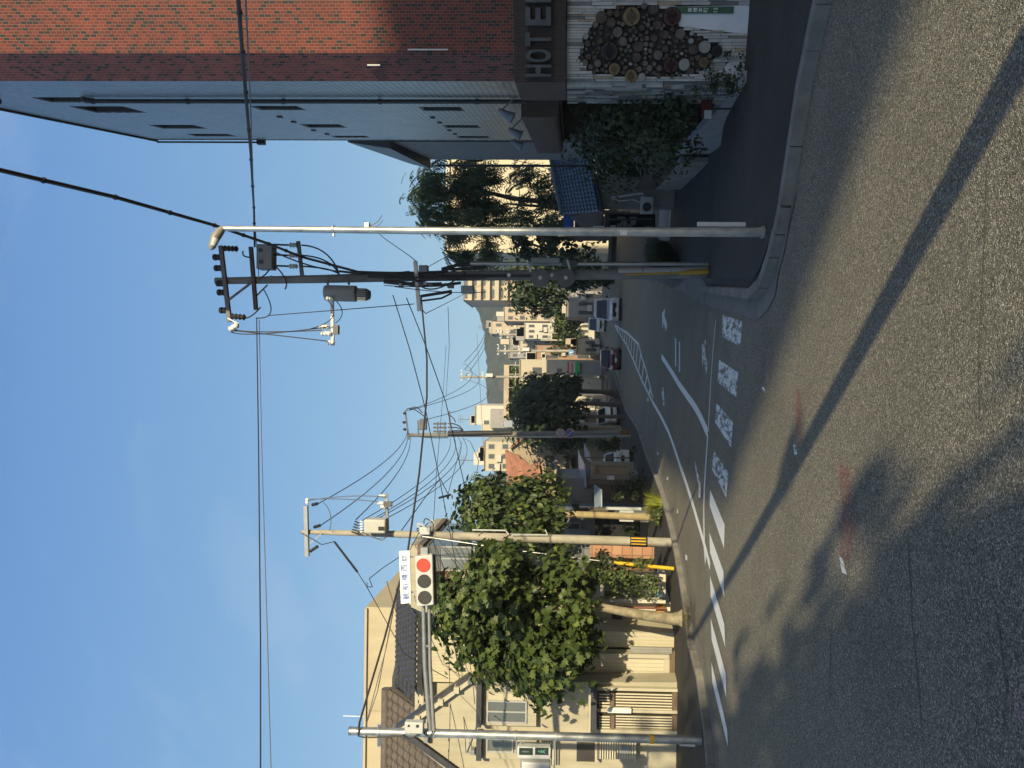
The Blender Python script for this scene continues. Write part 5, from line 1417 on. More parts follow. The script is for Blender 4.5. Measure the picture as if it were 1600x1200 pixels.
for i, (a, b) in enumerate(((595, 775), (592, 786), (597, 792))):
    mb = MB(); q = at(a + 8, b, Ym - .1); insulator(mb, q, Vector((0, 0, 1)), px2m(11, Ym), px2m(3.4, Ym), 3); mb.build('cutout_insulator', CERW, mp2)
mb = MB(); pbox(mb, 600, 792, 612, 784, Ym - .15, .1); mb.build('arm_fitting', STEEL_D, mp2)
r3 = random.Random(5)
for k in range(5):
    mb = MB(); b_ = 810 + k * 4; ptube(mb, arc((560 - k, b_ + 8), (568, b_ + 10), (545 - k * 2, b_ - 2 + r3.uniform(-3, 3)), 8), .7, Ym - .3, 5); mb.build('jumper_lead', WIRE, mp2)
for c_ in (((482, 782), (600, 776), (540, 772)), ((484, 780), (590, 784), (540, 778)), ((505, 785), (515, 830), (522, 800)), ((600, 790), (586, 812), (610, 805)), ((580, 835), (602, 838), (600, 852)), ((575, 835), (612, 836), (590, 848))):
    mb = MB(); ptube(mb, arc(*c_, 10), .7, Ym - .2, 5); mb.build('jumper_lead', WIRE_G, mp2)
for k in range(8):
    a0_, b0 = r3.uniform(648, 672), r3.uniform(818, 838)
    mb = MB(); ptube(mb, arc((a0_, b0), (a0_ + r3.uniform(4, 16), b0 + r3.uniform(-8, 8)), (a0_ + r3.uniform(-8, 14), b0 - r3.uniform(5, 16)), 7), .9, Ym - .25, 5); mb.build('loose_cable', WIRE if k % 2 else LGREY, mp2)
mb = MB(); pbox(mb, 655, 836, 672, 824, Ym - .3, .2); mb.build('splice_box', LGREY, mp2, bevel=.03)
mb = MB(); ptube(mb, [(738, 828), (790, 829), (795, 835)], 1.2, Ym - .2, 6); mb.build('riser_pipe', LGREY, mp2)
mb = MB(); ptube(mb, [(800, 836), (856, 836), (852, 828)], 1.0, Ym - .2, 6); mb.build('step_bolt', LGREY, mp2)
# guy wire with yellow sleeve
gy = thing('guy_wire', at(1057, 889, Ym - 1), 'slanting pole stay with a bright yellow sleeve in front of the tiled entrance wall', 'guy wire')
mb = MB(); mb.tube([at(1057, 889, Ym - 1), at(958, 879, Ym - .95)], px2m(2.8, Ym), 10); mb.build('sleeve', YEL, gy)
mb = MB(); mb.tube([at(958, 879, Ym - .95), at(800, 859, Ym - .6), at(660, 838, Ym - .3)], px2m(.6, Ym), 6); mb.build('stay', GALV_D, gy)

# ---- shaded pole with two round signs
Yp = gnd(985, 677, .1).y
pp = thing('utility_pole', at(985, 677, Yp), 'shaded utility pole carrying two round road signs among the dark trees', 'utility pole', 'utility poles along the street')
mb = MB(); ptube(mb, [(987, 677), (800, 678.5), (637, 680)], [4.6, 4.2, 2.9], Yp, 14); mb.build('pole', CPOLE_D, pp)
mb = MB(); ptube(mb, [(700, 678), (740, 677), (800, 676)], [3.4, 4.2, 3.6], Yp - .1, 10); mb.build('cable_bundle', WIRE, pp)
mb = MB(); ptube(mb, [(808, 682.5), (985, 681.5)], 1.7, Yp - .2, 8); mb.build('conduit', GALV_D, pp)
mb = MB(); ptube(mb, [(970, 676), (982, 676)], 4.9, Yp, 14); wb = mb.build('warning_band', BLKR, pp)
for k in range(3):
    mb = MB(); ptube(mb, [(971, 673.2 + k * 2.8), (981, 673.2 + k * 2.8)], .7, Yp - px2m(4.6, Yp), 6); mb.build('yellow_bar', mat('dull_orange_bar', (.42, .2, .04), .6), wb)
for (a, b, w_) in (((633, 641), (639, 687), 2.2), ((653, 657), (654, 682), 2), ((684, 659), (684, 682), 1.8), ((695, 659), (695, 682), 1.8), ((702, 642), (704, 682), 2)):
    mb = MB(); pbar(mb, a, b, w_, Yp - .1); mb.build('crossarm', STEEL_D, pp)
for (a, b) in ((634, 646), (633, 660), (634, 671)):
    mb = MB(); insulator(mb, at(a + 1, b, Yp - .1), Vector((0, 0, 1)), px2m(5, Yp), px2m(2.5, Yp), 2); mb.build('insulator', BLKR, pp)
mb = MB(); pbox(mb, 655, 672, 666, 655, Yp - .35, .3); mb.build('switch_box', STEEL_D, pp, bevel=.04)
for y_ in (662, 668, 674):
    mb = MB(); p, q = at(677, y_, Yp - .1), at(698, y_, Yp - .1); insulator(mb, p, q - p, (q - p).length, px2m(1.8, Yp), 5); mb.build('cable_terminal', STEEL_D, pp)
    mb = MB(); ptube(mb, arc((700, y_), (724, 673), (716, y_ - 2), 8), .9, Yp - .1, 5); mb.build('jumper_lead', WIRE, pp)
mb = MB(); pbox(mb, 787, 668, 801, 657, Yp - .4, .25); mb.build('terminal_box', mat('pale_blue_grey_box', (.26, .29, .34), .5, .1, 3), pp, bevel=.03)
for c_ in (((635, 641), (668, 655), (640, 630)), ((640, 640), (660, 645), (650, 630)), ((655, 682), (700, 684), (670, 685)), ((700, 648), (712, 660), (708, 650))):
    mb = MB(); ptube(mb, arc(*c_, 8), .8, Yp - .1, 5); mb.build('jumper_lead', WIRE, pp)
# round signs: thin discs with faded rims
FRED = mat('faded_red_rim', (.36, .20, .18), .6, .12, 4)
FWHT = mat('faded_white_face', (.40, .36, .34), .6, .08, 4)
SBLUE = mat('sign_blue', (.035, .09, .26), .5, .08, 4)
def roundsign(px, py, r, name_lab, face, rim, txt=None, slash=None):
    q = at(px, py, Yp - .32); t = thing('road_sign', q, name_lab, 'road sign')
    rr = px2m(r, Yp)
    mb = MB(); mb.tube([q, q + Vector((0, .02, 0))], rr, 28); mb.build('rim', rim, t)
    mb = MB(); mb.tube([q + Vector((0, -.006, 0)), q + Vector((0, .004, 0))], rr * .76, 28); f_ = mb.build('face', face, t)
    if txt: text_mb(txt, rr * .8, q + Vector((0, -.009, 0)), (1, 0, 0), (0, 0, 1), (0, -1, 0), .003).build('numerals', SBLUE, f_, smooth=False)
    if slash:
        mb = MB(); mb.bar(q + Vector((-.55 * rr, -.009, .55 * rr)), q + Vector((.55 * rr, -.009, -.55 * rr)), rr * .2, .006, up=(0, 1, 0)); mb.build('slash', FWHT, f_)
    mb = MB(); mb.obox(q + Vector((0, .1, 0)), (rr * .7, 0, 0), (0, .08, 0), (0, 0, .02)); mb.build('bracket', GALV_D, t)
roundsign(875.5, 677, 7.8, 'faded round speed limit sign reading 20, above the blue disc on the shaded pole', FWHT, FRED, txt='20')
roundsign(891, 677, 7.8, 'round blue no parking sign with pale slash, below the speed limit disc', SBLUE, FRED, slash=True)
# ------------------------------------------------------------------ overhead wires
def wire(pts, r, lab, m_=None, sag=0, n=14, group='overhead wires', twist=False, name='overhead_wire'):
    """cable through (picture x, picture y, distance) points; sag in metres between successive points"""
    P = [at(*p) for p in pts]; Q = []
    for a, b in zip(P, P[1:]):
        for i in range(n):
            t = i / n; Q.append(a.lerp(b, t) - Vector((0, 0, sag * 4 * t * (1 - t))))
    Q.append(P[-1])
    mb = MB(); mb.tube(Q, r, 6)
    if twist:
        for k in range(len(Q) - 1):
            if k % 5 == 0: mb.sphere(Q[k], r * 1.5, 6, 4)
    b = Q[len(Q) // 2]
    mb.v = [v - b for v in mb.v]
    o = mb.build(name, m_ or WIRE); o.location = b
    return tag(o, lab, 'wire', group)
wire([(-80, 247, 9), (180, 308, 12), (335, 352, 15), (420, 381, 17.2), (470, 401, Yu - .3), (560, 425, Yu - .2)], .034, 'thick spiral wrapped cable descending past the lamp head to the crowded pole', twist=True, n=10)
wire([(368, -60, 8), (380, 100, 11), (392, 240, 15), (397, 330, Yu - .5), (398, 386, Yu - .15)], .030, 'thick black bundled cable running in front of the brick hotel to the crowded pole', twist=True, n=12)
wire([(381, -60, 8), (391, 150, 12), (397, 330, 18), (405, 440, Yu - .3)], .012, 'thin pale wire close beside the bundled cable in front of the hotel', WIRE_G)
wire([(401, 497, Yu - .2), (404, 700, 17), (407, 1000, 14), (407, 1260, 12.5)], .014, 'upper of two parallel lines leaving the crowded pole across the open sky', n=8)
wire([(405, 500, Yu - .1), (409, 700, 17), (418, 1000, 14), (425, 1260, 12.5)], .009, 'thinner lower line of the parallel pair across the open sky', WIRE_G, n=8)
wire([(658, 465, Yu - .3), (667, 560, 18), (667, 620, 17.6), (655, 740, 17), (637, 862, 16.4), (600, 1000, 15.9), (562, 1128, Ysg - .1), (561, 1136, Ysg - .1)], .024, 'thick signal cable from the crowded pole to the top of the signal pole', n=5)
wire([(614, 461, Yu - .3), (640, 545, 20), (665, 640, 21.5), (689, 760, 23.5), (716, 900, 24)], .014, 'service wire with a black clip crossing the sky left of the crowded pole', n=6)
wire([(635, 465, Yu - .3), (665, 540, 20), (697, 630, 22), (726, 759, 24.5), (752, 860, 26)], .014, 'lower service wire with a black clip below the first', n=6)
wire([(420, 493, Yu - .3), (533, 484, Yu - .3), (647, 475, Yu - .3)], .013, 'nearly vertical lead hanging outside the transformer arm', n=6)
# three high lines from the sunlit pole to the shaded pole and on
for i, (a, b) in enumerate((((497, 787), (637, 672)), ((501, 821), (637, 676)), ((556, 812), (641, 683)))):
    wire([(a[0], a[1], Ym - .1), (b[0], b[1], Yp - .1)], .018, ('topmost', 'middle', 'lowest')[i] + ' high voltage line from the sunlit pole to the shaded pole', sag=(.7, .8, .5)[i])
for i in range(4):
    wire([(563 + i * 9, 815 + (i % 2) * 2, Ym - .3), (703 + i * 6.5, 683 + i * .4, Yp - .2)], .015, ('first', 'second', 'third', 'last')[i] + ' from the top of four low lines sagging away from the pale transformer', sag=.9 + .12 * i)
wire([(470, 832, Ym), (503, 851, Ym - 1), (523, 846, Ym - 1.4), (558, 893, Ym - 4)], .013, 'stay lead with a thick black sheath left of the sunlit pole', n=4)
wire([(523, 847, Ym - 1.4), (558, 893, Ym - 3.5)], .034, 'thick black sheath on the line left of the sunlit pole', n=4)
wire([(558, 893, Ym - 3.5), (572, 915, Ym - 3.6), (632, 1022, Ym - 3.2), (700, 1060, Yh - .3)], .011, 'thin service line falling to the charcoal tiled roof', n=5)
wire([(655, 832, Ym - .3), (640, 860, Ym - 1.2), (600, 886, Ym - 2.4), (577, 904, Ym - 3)], .012, 'looped service line between the sunlit pole and its sheath', n=4)
wire([(577, 904, Ym - 3), (582, 917, Ym - 3.1), (574, 917, Ym - 3.2), (573, 910, Ym - 3.2)], .012, 'small hanging loop of cable near the place name sign', n=4)
wire([(640, 860, 17), (615, 950, 16.6), (590, 1080, 15.8), (571, 1136, Ysg - .05)], .010, 'thin tie wire under the thick signal cable', WIRE_G, n=5)
wire([(615, 955, 20), (604, 1010, 20), (570, 1140, Ysg)], .009, 'faint wire across the tan block towards the signal pole', WIRE_G, n=5)
for i, (a, b) in enumerate((((672, 836, Ym - .2), (742, 1100, Yh - .4)), ((666, 838, Ym - .2), (728, 1176, Yh - .4)), ((680, 838, Ym - .2), (835, 1060, Yh - .3)), ((676, 838, Ym - .1), (700, 1200, Yh - .8)))):
    wire([a, b], .011, ('first', 'second', 'third', 'fourth')[i] + ' drop wire from the sunlit pole to the gabled house, counted from the right', sag=.25, group='drop wires to the gabled house')
wire([(628, 828, Ym), (668, 772, 27), (688, 748, 28), (700, 772, 29), (722, 690, Yp - .3)], .016, 'spiral cable with hanging loops between the sunlit and the shaded pole', twist=True, n=7)
wire([(686, 778, 25), (704, 773, 25.4)], .04, 'short black splice tube in the sky right of the sunlit pole', n=3, name='cable_splice')
wire([(676, 834, Ym - .2), (682, 740, 30), (692, 620, 38), (697, 540, 44)], .012, 'straight line running from the sunlit pole far up the street', n=5)
wire([(735, 800, 27), (748, 720, 30), (735, 690, 36), (722, 684, Yp)], .014, 'spiral service cable under the shaded pole', WIRE_G, twist=True, n=6)
# lines on from the shaded pole
Yq = 76
for i, (a, b) in enumerate((((636, 642), (724, 567)), ((640, 641), (726, 577)), ((668, 655), (724, 592)))):
    wire([(a[0], a[1], Yp - .1), (b[0], b[1], Yq)], .02, ('right hand', 'middle', 'left hand')[i] + ' line sagging from the shaded pole to the bare distant pole', sag=2.2 + .5 * i)
for i in range(3):
    wire([(726, 565 + i * 12, Yq), (756 + i * 3, 500 + i * 2, 120)], .03, ('first', 'second', 'third')[i] + ' far line beyond the bare distant pole, from the right', sag=1.0)
wire([(650, 408, Yu), (640, 400, 19), (600, 372, 22), (570, 345, 24)], .012, 'thin line from the low arm of the crowded pole towards the street lamp top', WIRE_G, n=6)
wire([(655, 425, Yu), (690, 405, 24), (717, 395, 30)], .012, 'thin line from the low arm into the feathery tree', WIRE_G, n=5)
wire([(660, 484, Yu - .2), (665, 490, 22), (705, 470, 34), (780, 430, 60)], .014, 'pair of thin lines running from the low arm up the right side', WIRE_G, n=6)
wire([(700, 480, 24), (702, 540, 32), (697, 620, 40)], .012, 'faint horizontal line over the middle of the street', WIRE_G, n=5)
wire([(745, 520, 70), (752, 640, 60), (757, 720, 56)], .02, 'faint far line in front of the wooded hill', WIRE_G, n=5)
for i, y_ in enumerate((300, 318, 262)):
    wire([(790, y_ - 14, 50), (835, y_ - 4, 50), (878, y_ + 12, 48)], .02, ('left', 'middle', 'right')[i] + ' hand thin wire slanting across the cream apartment block', WIRE_G, sag=.2, n=5)
wire([(645, 432, Yu), (740, 415, 26), (880, 330, 30)], .011, 'long drop wire from the crowded pole to the tiled house', WIRE_G, sag=.3, n=6)
# ------------------------------------------------------------------ trees and plants
LEAF_A = leaf_mat('broad_leaf', (.045, .072, .018), (.075, .11, .028), (.16, .19, .05))
LEAF_B = leaf_mat('street_tree_leaf', (.04, .066, .02), (.065, .10, .028), (.17, .20, .05))
LEAF_D = leaf_mat('dark_leaf', (.028, .045, .020), (.045, .068, .028), (.085, .11, .045))
LEAF_F = leaf_mat('feathery_leaf', (.036, .060, .026), (.06, .094, .036), (.12, .16, .06))
LEAF_H = leaf_mat('hedge_leaf', (.03, .045, .018), (.05, .07, .028), (.09, .10, .04))
LEAF_Y = leaf_mat('yellow_green_blade', (.20, .24, .04), (.34, .36, .06), (.48, .46, .10), trans=.4)
LEAF_S = leaf_mat('shrub_leaf', (.06, .09, .03), (.11, .15, .05), (.2, .24, .08))
BARK_P = mat('pale_bark', (.25, .215, .14), .9, .3, 5, .5, 30, c2=(.13, .11, .07))
BARK_Y = mat('ochre_bark', (.30, .24, .13), .9, .2, 5, .4, 30)
BARK_D = mat('dark_bark', (.09, .075, .06), .95, .25, 5, .5, 30)
SH = {
 'palm': [(0, 0), (.22, .10), (.50, .02), (.40, .22), (.62, .42), (.36, .48), (.34, .78), (.14, .72), (0, 1.05), (-.14, .72), (-.34, .78), (-.36, .48), (-.62, .42), (-.40, .22), (-.50, .02), (-.22, .10)],
 'oval': [(0, 0), (.24, .22), (.30, .5), (.18, .8), (0, 1), (-.18, .8), (-.30, .5), (-.24, .22)],
 'lance': [(0, 0), (.13, .3), (.12, .6), (0, 1), (-.12, .6), (-.13, .3)],
 'small': [(0, 0), (.32, .45), (0, 1), (-.32, .45)],
}
def add_leaf(V, Fc, p, ax, nr, s, shape, r_):
    x = ax.cross(nr)
    if x.length < 1e-4: return
    x.normalize(); nr = x.cross(ax).normalized(); k = len(V); pts = SH[shape]
    bend = r_.uniform(.05, .3); fold = r_.uniform(.05, .25)
    for a, b in pts: V.append(p + x * (a * s) + ax * (b * s) - nr * (bend * b * b * s) + nr * (abs(a) * fold * s))
    if shape in ('palm', 'oval'):
        V.append(p + ax * (.45 * s) - nr * (bend * .2 * s)); c = len(V) - 1; n = len(pts)
        for i in range(n): Fc.append((k + i, k + (i + 1) % n, c))
    else:
        n = len(pts)
        if n == 4: Fc.append((k, k + 1, k + 2, k + 3))
        else: Fc.append((k, k + 1, k + 2, k + 3)); Fc.append((k, k + 3, k + 4, k + 5))
def crown(parent, blobs, n, size, shape, mt, seed=1, shell=.55, droop=.5, up=.45, name='crown', frond=None, extra=None):
    """leaves through the volume of ellipsoid lobes [(centre, (rx, ry, rz))]"""
    r_ = random.Random(seed); V, Fc = [], []
    wts = [b[1][0] * b[1][1] * b[1][2] for b in blobs]
    tot = sum(w ** .7 for w in wts)
    for (c, rad), w in zip(blobs, wts):
        m_ = int(n * (w ** .7) / tot)
        # sub-clumps on the lobe, so that the outline is ragged
        subs = []
        for _ in range(max(6, int(m_ / 28))):
            d = Vector((r_.gauss(0, 1), r_.gauss(0, 1), r_.gauss(0, 1))).normalized()
            t = (shell + (1.04 - shell) * r_.random() ** .6)
            if r_.random() < .16: t *= r_.uniform(1.05, 1.28)
            subs.append((Vector((c.x + d.x * rad[0] * t, c.y + d.y * rad[1] * t, c.z + d.z * rad[2] * t)), d))
        sr = min(rad) * .30 + size * .6
        for _ in range(m_):
            sc, d = r_.choice(subs)
            p = sc + Vector((r_.gauss(0, 1), r_.gauss(0, 1), r_.gauss(0, 1))) * sr * .48
            o = (p - c); o = Vector((o.x / rad[0], o.y / rad[1], o.z / rad[2])).normalized()
            nr = (o * .75 + Vector((0, 0, up)) + Vector((r_.gauss(0, .33), r_.gauss(0, .33), r_.gauss(0, .33)))).normalized()
            ax = (o * .5 + Vector((r_.gauss(0, .45), r_.gauss(0, .45), -droop + r_.gauss(0, .3))))
            ax -= nr * ax.dot(nr)
            if ax.length < .05: continue
            ax.normalize(); s = size * r_.uniform(.65, 1.25)
            if frond is None: add_leaf(V, Fc, p, ax, nr, s, shape, r_)
            else:
                L, k = frond; L *= r_.uniform(.6, 1.2); x = ax.cross(nr).normalized()
                for i in range(k):
                    t = (i + .6) / k; q = p + ax * (L * t) - Vector((0, 0, 1)) * (L * t * t * .45)
                    for sg in (-1, 1):
                        a2 = (x * sg + ax * .7 - Vector((0, 0, .35))).normalized()
                        add_leaf(V, Fc, q, a2, (nr + x * sg * .2).normalized(), s * (1 - .35 * abs(t - .4)), shape, r_)
    mb = MB(); mb.v = V; mb.f = [list(f) for f in Fc]; mb.mi = [0] * len(Fc)
    o = mb.build(name, mt, parent, smooth=False)
    return o
def B(px, py, Y, rv, ry, rd):
    c = at(px, py, Y); return (c, (px2m(ry, Y), rd, px2m(rv, Y)))
def limbs(mb, base, targets, r0, seed=2, mid=.45):
    r_ = random.Random(seed)
    for t in targets:
        m1 = base.lerp(t, mid) + Vector((r_.uniform(-.12, .12), r_.uniform(-.12, .12), -.10 * (t - base).length * .3))
        mb.tube([base, m1, t], [r0, r0 * .6, r0 * .2], 7)
# --- big broad-leaved tree by the signal
b1 = gnd(1066, 966, .1); YT = b1.y
t1 = thing('street_tree', b1, 'big broad leaved street tree in full sun with a signal shadow on its crown', 'tree', 'street trees')
mb = MB()
tp = [at(1078, 966, YT), at(1064, 966, YT), at(1048, 967, YT), at(1005, 961, YT), at(960, 953, YT), at(930, 947, YT), at(880, 950, YT), at(800, 958, YT)]
mb.tube(tp, [px2m(k, YT) for k in (15, 11, 9, 8, 6.6, 6, 5, 3)], 14)
for a, b in ((1074, 985), (1077, 945), (1080, 972)): mb.tube([at(1056, 967, YT), at(1068, (967 + b) / 2, YT - .1), at(a, b, YT - .15)], [px2m(7, YT), px2m(5, YT), px2m(2, YT)], 8)
limbs(mb, tp[5], [at(860, 1040, YT + .3), at(850, 905, YT + .8), at(800, 905, YT + .8), at(760, 1000, YT + .5), at(720, 950, YT)], px2m(4, YT), 3)
mb.build('trunk', BARK_P, t1)
crown(t1, [B(722, 960, YT, 44, 66, 1.2), B(770, 915, YT, 52, 60, 1.3), B(795, 985, YT, 62, 72, 1.6), B(852, 990, YT, 58, 85, 1.7), B(872, 925, YT, 52, 50, 1.3),
           B(905, 985, YT, 30, 42, 1.0), B(833, 1052, YT, 40, 38, 1.0), B(698, 962, YT, 22, 34, .7), B(757, 1015, YT, 42, 34, 1.0), B(905, 910, YT, 20, 26, .6), B(775, 868, YT, 30, 20, .6)],
      7200, .21, 'palm', LEAF_A, 11, .5, .55, .5)
# --- second street tree
b2 = gnd(1012, 808, .1); b2 = at(1012, 808, 28.5); YT2 = 28.5
t2 = thing('street_tree', b2, 'street tree with straight ochre trunk rising from a planted bed behind the sunlit pole', 'tree', 'street trees')
mb = MB(); tp = [at(1040, 808.5, YT2), at(1010, 808, YT2), at(940, 805, YT2), at(875, 803, YT2), at(800, 803, YT2)]
mb.tube(tp, [px2m(k, YT2) for k in (7, 5.8, 5.2, 5.4, 3)], 12)
limbs(mb, tp[3], [at(850, 770, YT2), at(840, 835, YT2 - .3), at(780, 780, YT2 + .4), at(770, 830, YT2)], px2m(3.5, YT2), 4)
mb.build('trunk', BARK_Y, t2)
crown(t2, [B(760, 800, YT2, 48, 46, 1.5), B(805, 770, YT2, 48, 26, 1.4), B(822, 815, YT2, 52, 44, 1.6), B(850, 785, YT2, 28, 38, 1.3), B(745, 775, YT2, 24, 24, .9), B(780, 845, YT2, 45, 20, 1.0), B(846, 838, YT2, 26, 24, 1.0), B(724, 800, YT2, 16, 22, .6)],
      5200, .25, 'oval', LEAF_B, 12, .5, .8, .35)
# --- three dark trees up the left footway
def dark_tree(base, trunk, rtr, blobs, n, size, lab, seed, shape='oval', mt=None, frond=None, group='street trees', droop=.7, name='street_tree', lim=None, bark=None):
    t = thing(name, base, lab, 'tree', group); Y = base.y
    mb = MB(); tp = [at(a, b, Y) for a, b in trunk]; mb.tube(tp, [px2m(k, Y) for k in rtr], 10)
    if lim: limbs(mb, tp[-2], [at(a, b, Y + c) for a, b, c in lim], px2m(rtr[-2] * .7, Y), seed)
    mb.build('trunk', bark or BARK_D, t)
    crown(t, [B(a, b, Y + dd, rv, ry, rd) for a, b, dd, rv, ry, rd in blobs], n, size, shape, mt or LEAF_D, seed, .35, droop, .4, frond=frond)
    return t
Y3 = 50
dark_tree(at(980, 651, 50), [(984, 651), (930, 651), (888, 651), (840, 656)], [3.2, 2.8, 2.6, 1.5], [(845, 672, 0, 54, 30, 1.6), (880, 682, 0, 26, 24, 1.2), (815, 655, 0, 30, 26, 1.4), (860, 650, 0, 36, 24, 1.4)], 3200, .34, 'dark street tree directly behind the shaded sign pole', 21, lim=[(820, 670, 0), (860, 680, .3), (830, 640, 0)])
dark_tree(at(972, 631, 52), [(976, 633), (930, 631), (885, 630), (850, 630)], [4.5, 3.2, 3, 1.6], [(850, 630, 0, 50, 24, 1.8), (880, 620, 0, 28, 18, 1.4), (895, 640, 0, 18, 16, 1.0)], 2300, .36, 'dark street tree in the middle of the left row, its trunk between two others', 22, lim=[(830, 640, 0), (860, 615, .3)])
dark_tree(at(965, 614, 57), [(968, 617), (958, 614), (940, 612), (905, 611), (870, 610)], [9, 6, 3.4, 3.4, 1.6], [(840, 607, 0, 36, 18, 1.6), (870, 600, 0, 26, 14, 1.3), (825, 618, 0, 26, 16, 1.3), (895, 606, 0, 16, 12, 1.0)], 2100, .36, 'dark street tree with flared trunk foot, farthest of the left row', 23, lim=[(845, 600, 0), (850, 620, .3)])
# --- feathery trees on the right
YR = 44
dark_tree(at(960, 316, YR), [(985, 318), (876, 318), (800, 310), (760, 300), (700, 300)], [6, 4.6, 3.6, 3, 1.5],
          [(690, 295, 0, 42, 42, 2.2), (672, 330, 0, 34, 34, 1.8), (725, 330, 0, 38, 40, 2.0), (735, 275, 0, 36, 30, 1.8), (662, 290, -.5, 20, 26, 1.2), (700, 380, 0, 34, 28, 1.6), (740, 392, 0, 24, 18, 1.2), (765, 345, 0, 16, 26, 1.0)],
          1050, .33, 'tall feathery tree with drooping compound leaves behind the street lamp', 31, 'lance', LEAF_F, (.85, 7), 'trees by the side lane', 1.0, 'roadside_tree', [(700, 270, 0), (690, 340, .5), (730, 370, 0), (740, 290, -.5)])
dark_tree(at(958, 328, 42), [(985, 334), (876, 327), (840, 322), (810, 320), (790, 318)], [4, 2.8, 2.2, 2.0, 1.0],
          [(812, 300, 0, 30, 30, 1.4), (826, 328, 0, 26, 28, 1.3), (795, 345, 0, 26, 22, 1.2), (842, 285, 0, 16, 16, .9), (850, 345, 0, 16, 14, .8)], 230, .30, 'thin feathery sapling showing against the cream apartment block', 32, 'lance', LEAF_F, (.75, 6), 'trees by the side lane', 1.0, 'roadside_tree', [(812, 290, 0), (800, 345, 0), (830, 335, .3), (845, 280, 0)])
dark_tree(at(945, 372, 50), [(955, 372), (905, 372), (870, 372), (840, 372)], [4, 3.5, 3, 1.6],
          [(845, 372, 0, 44, 26, 2.0), (880, 388, 0, 40, 26, 1.8), (815, 385, 0, 24, 20, 1.3), (868, 350, 0, 22, 14, 1.0)], 1300, .36, 'dense dark tree between the lamp post and the crowded pole', 33, 'oval', LEAF_D, None, 'trees by the side lane', .8, 'roadside_tree')
dark_tree(at(950, 440, 62), [(960, 440), (905, 440), (870, 440), (830, 440)], [4, 3.5, 3, 1.6],
          [(830, 440, 0, 40, 36, 2.2), (850, 470, 0, 32, 22, 1.8), (862, 420, 0, 34, 24, 1.8), (812, 462, 0, 26, 22, 1.5), (845, 488, 0, 18, 10, 1.0), (820, 420, 0, 26, 18, 1.4)], 2600, .40, 'dark drooping tree behind the crowded pole, overhanging the street', 34, 'oval', LEAF_D, None, 'trees by the side lane', 1.1, 'roadside_tree')
dark_tree(at(955, 425, 58), [(962, 425), (930, 425), (905, 425)], [3, 2.4, 1.4], [(905, 425, 0, 34, 28, 1.8), (930, 435, 0, 20, 20, 1.4), (885, 440, 0, 18, 16, 1.1)], 1500, .34, 'low dark bushy tree left of the parked traffic, behind the crowded pole foot', 35, 'oval', LEAF_D, None, 'trees by the side lane', .7, 'roadside_tree')
# --- lit trees at the end of the street
dark_tree(at(942, 510, 118), [(945, 510), (915, 510), (890, 510)], [2, 1.6, 1], [(880, 505, 0, 18, 16, 2.4), (892, 522, 0, 16, 14, 2.0), (870, 525, 0, 14, 14, 2.0)], 1300, .55, 'sunlit green tree at the far end of the street, right of the blue disc', 41, 'oval', LEAF_A, None, 'far street trees', name='far_tree')
dark_tree(at(938, 490, 105), [(942, 492), (915, 492), (895, 490)], [2, 1.6, 1], [(880, 488, 0, 20, 14, 2.0), (898, 496, 0, 12, 12, 1.6), (862, 480, 0, 14, 12, 1.6)], 1200, .5, 'sunlit green tree beside the white van at the far bend', 42, 'oval', LEAF_A, None, 'far street trees', name='far_tree')
dark_tree(at(944, 537, 112), [(946, 537), (920, 537), (900, 537)], [1.6, 1.4, 1], [(888, 537, 0, 16, 10, 1.6), (872, 545, 0, 10, 8, 1.4)], 800, .5, 'dark green far tree above the pedestrian', 43, 'oval', LEAF_B, None, 'far street trees', name='far_tree')
# --- plants
def clump(name, base, lab, cat, blobs, n, size, shape, mt, seed, droop=.2, up=.5, stems=None, frond=None, shell=.2):
    t = thing(name, base, lab, cat)
    if stems:
        mb = MB()
        for s_ in stems: mb.tube(s_, [.022, .016, .008][:len(s_)], 6)
        mb.build('stems', BARK_D, t)
    crown(t, blobs, n, size, shape, mt, seed, shell, droop, up, name='foliage', frond=frond)
    return t
def blades(parent, c, n, L, spread, mt, seed, name='blades', w=.02):
    r_ = random.Random(seed); V, Fc = [], []
    for _ in range(n):
        a = r_.uniform(0, 6.283); q = c + Vector((math.cos(a) * r_.uniform(0, spread * .45), math.sin(a) * r_.uniform(0, spread * .45), 0))
        o = Vector((math.cos(a), math.sin(a), 0)); l_ = L * r_.uniform(.6, 1.15); lean = r_.uniform(.15, 1.0) * spread; x = Vector((-o.y, o.x, 0)) * w
        k = len(V); m_ = 5
        for i in range(m_ + 1):
            t = i / m_; p = q + o * (lean * t * t) + Vector((0, 0, l_ * (t - .28 * t * t)))
            wd = (1 - t) * .9 + .1
            V += [p - x * wd, p + x * wd]
        for i in range(m_): Fc.append([k + 2 * i, k + 2 * i + 1, k + 2 * i + 3, k + 2 * i + 2])
    mb = MB(); mb.v = V; mb.f = Fc; mb.mi = [0] * len(Fc)
    return mb.build(name, mt, parent, smooth=False)
Yc_ = 27.6
gcb = at(1041, 788, Yc_)
gc = thing('grass_clump', gcb, 'bright yellow green clump of strappy leaves lit by the sun at the kerb', 'plant')
blades(gc, gcb, 420, 1.05, .65, LEAF_Y, 3)
clump('low_shrub', at(1038, 808, 27.4), 'small dull green shrub next to the bright clump at the tree foot', 'shrub', [B(1027, 806, 27.4, 13, 10, .35)], 420, .10, 'small', LEAF_S, 5)
YS2 = 22.9
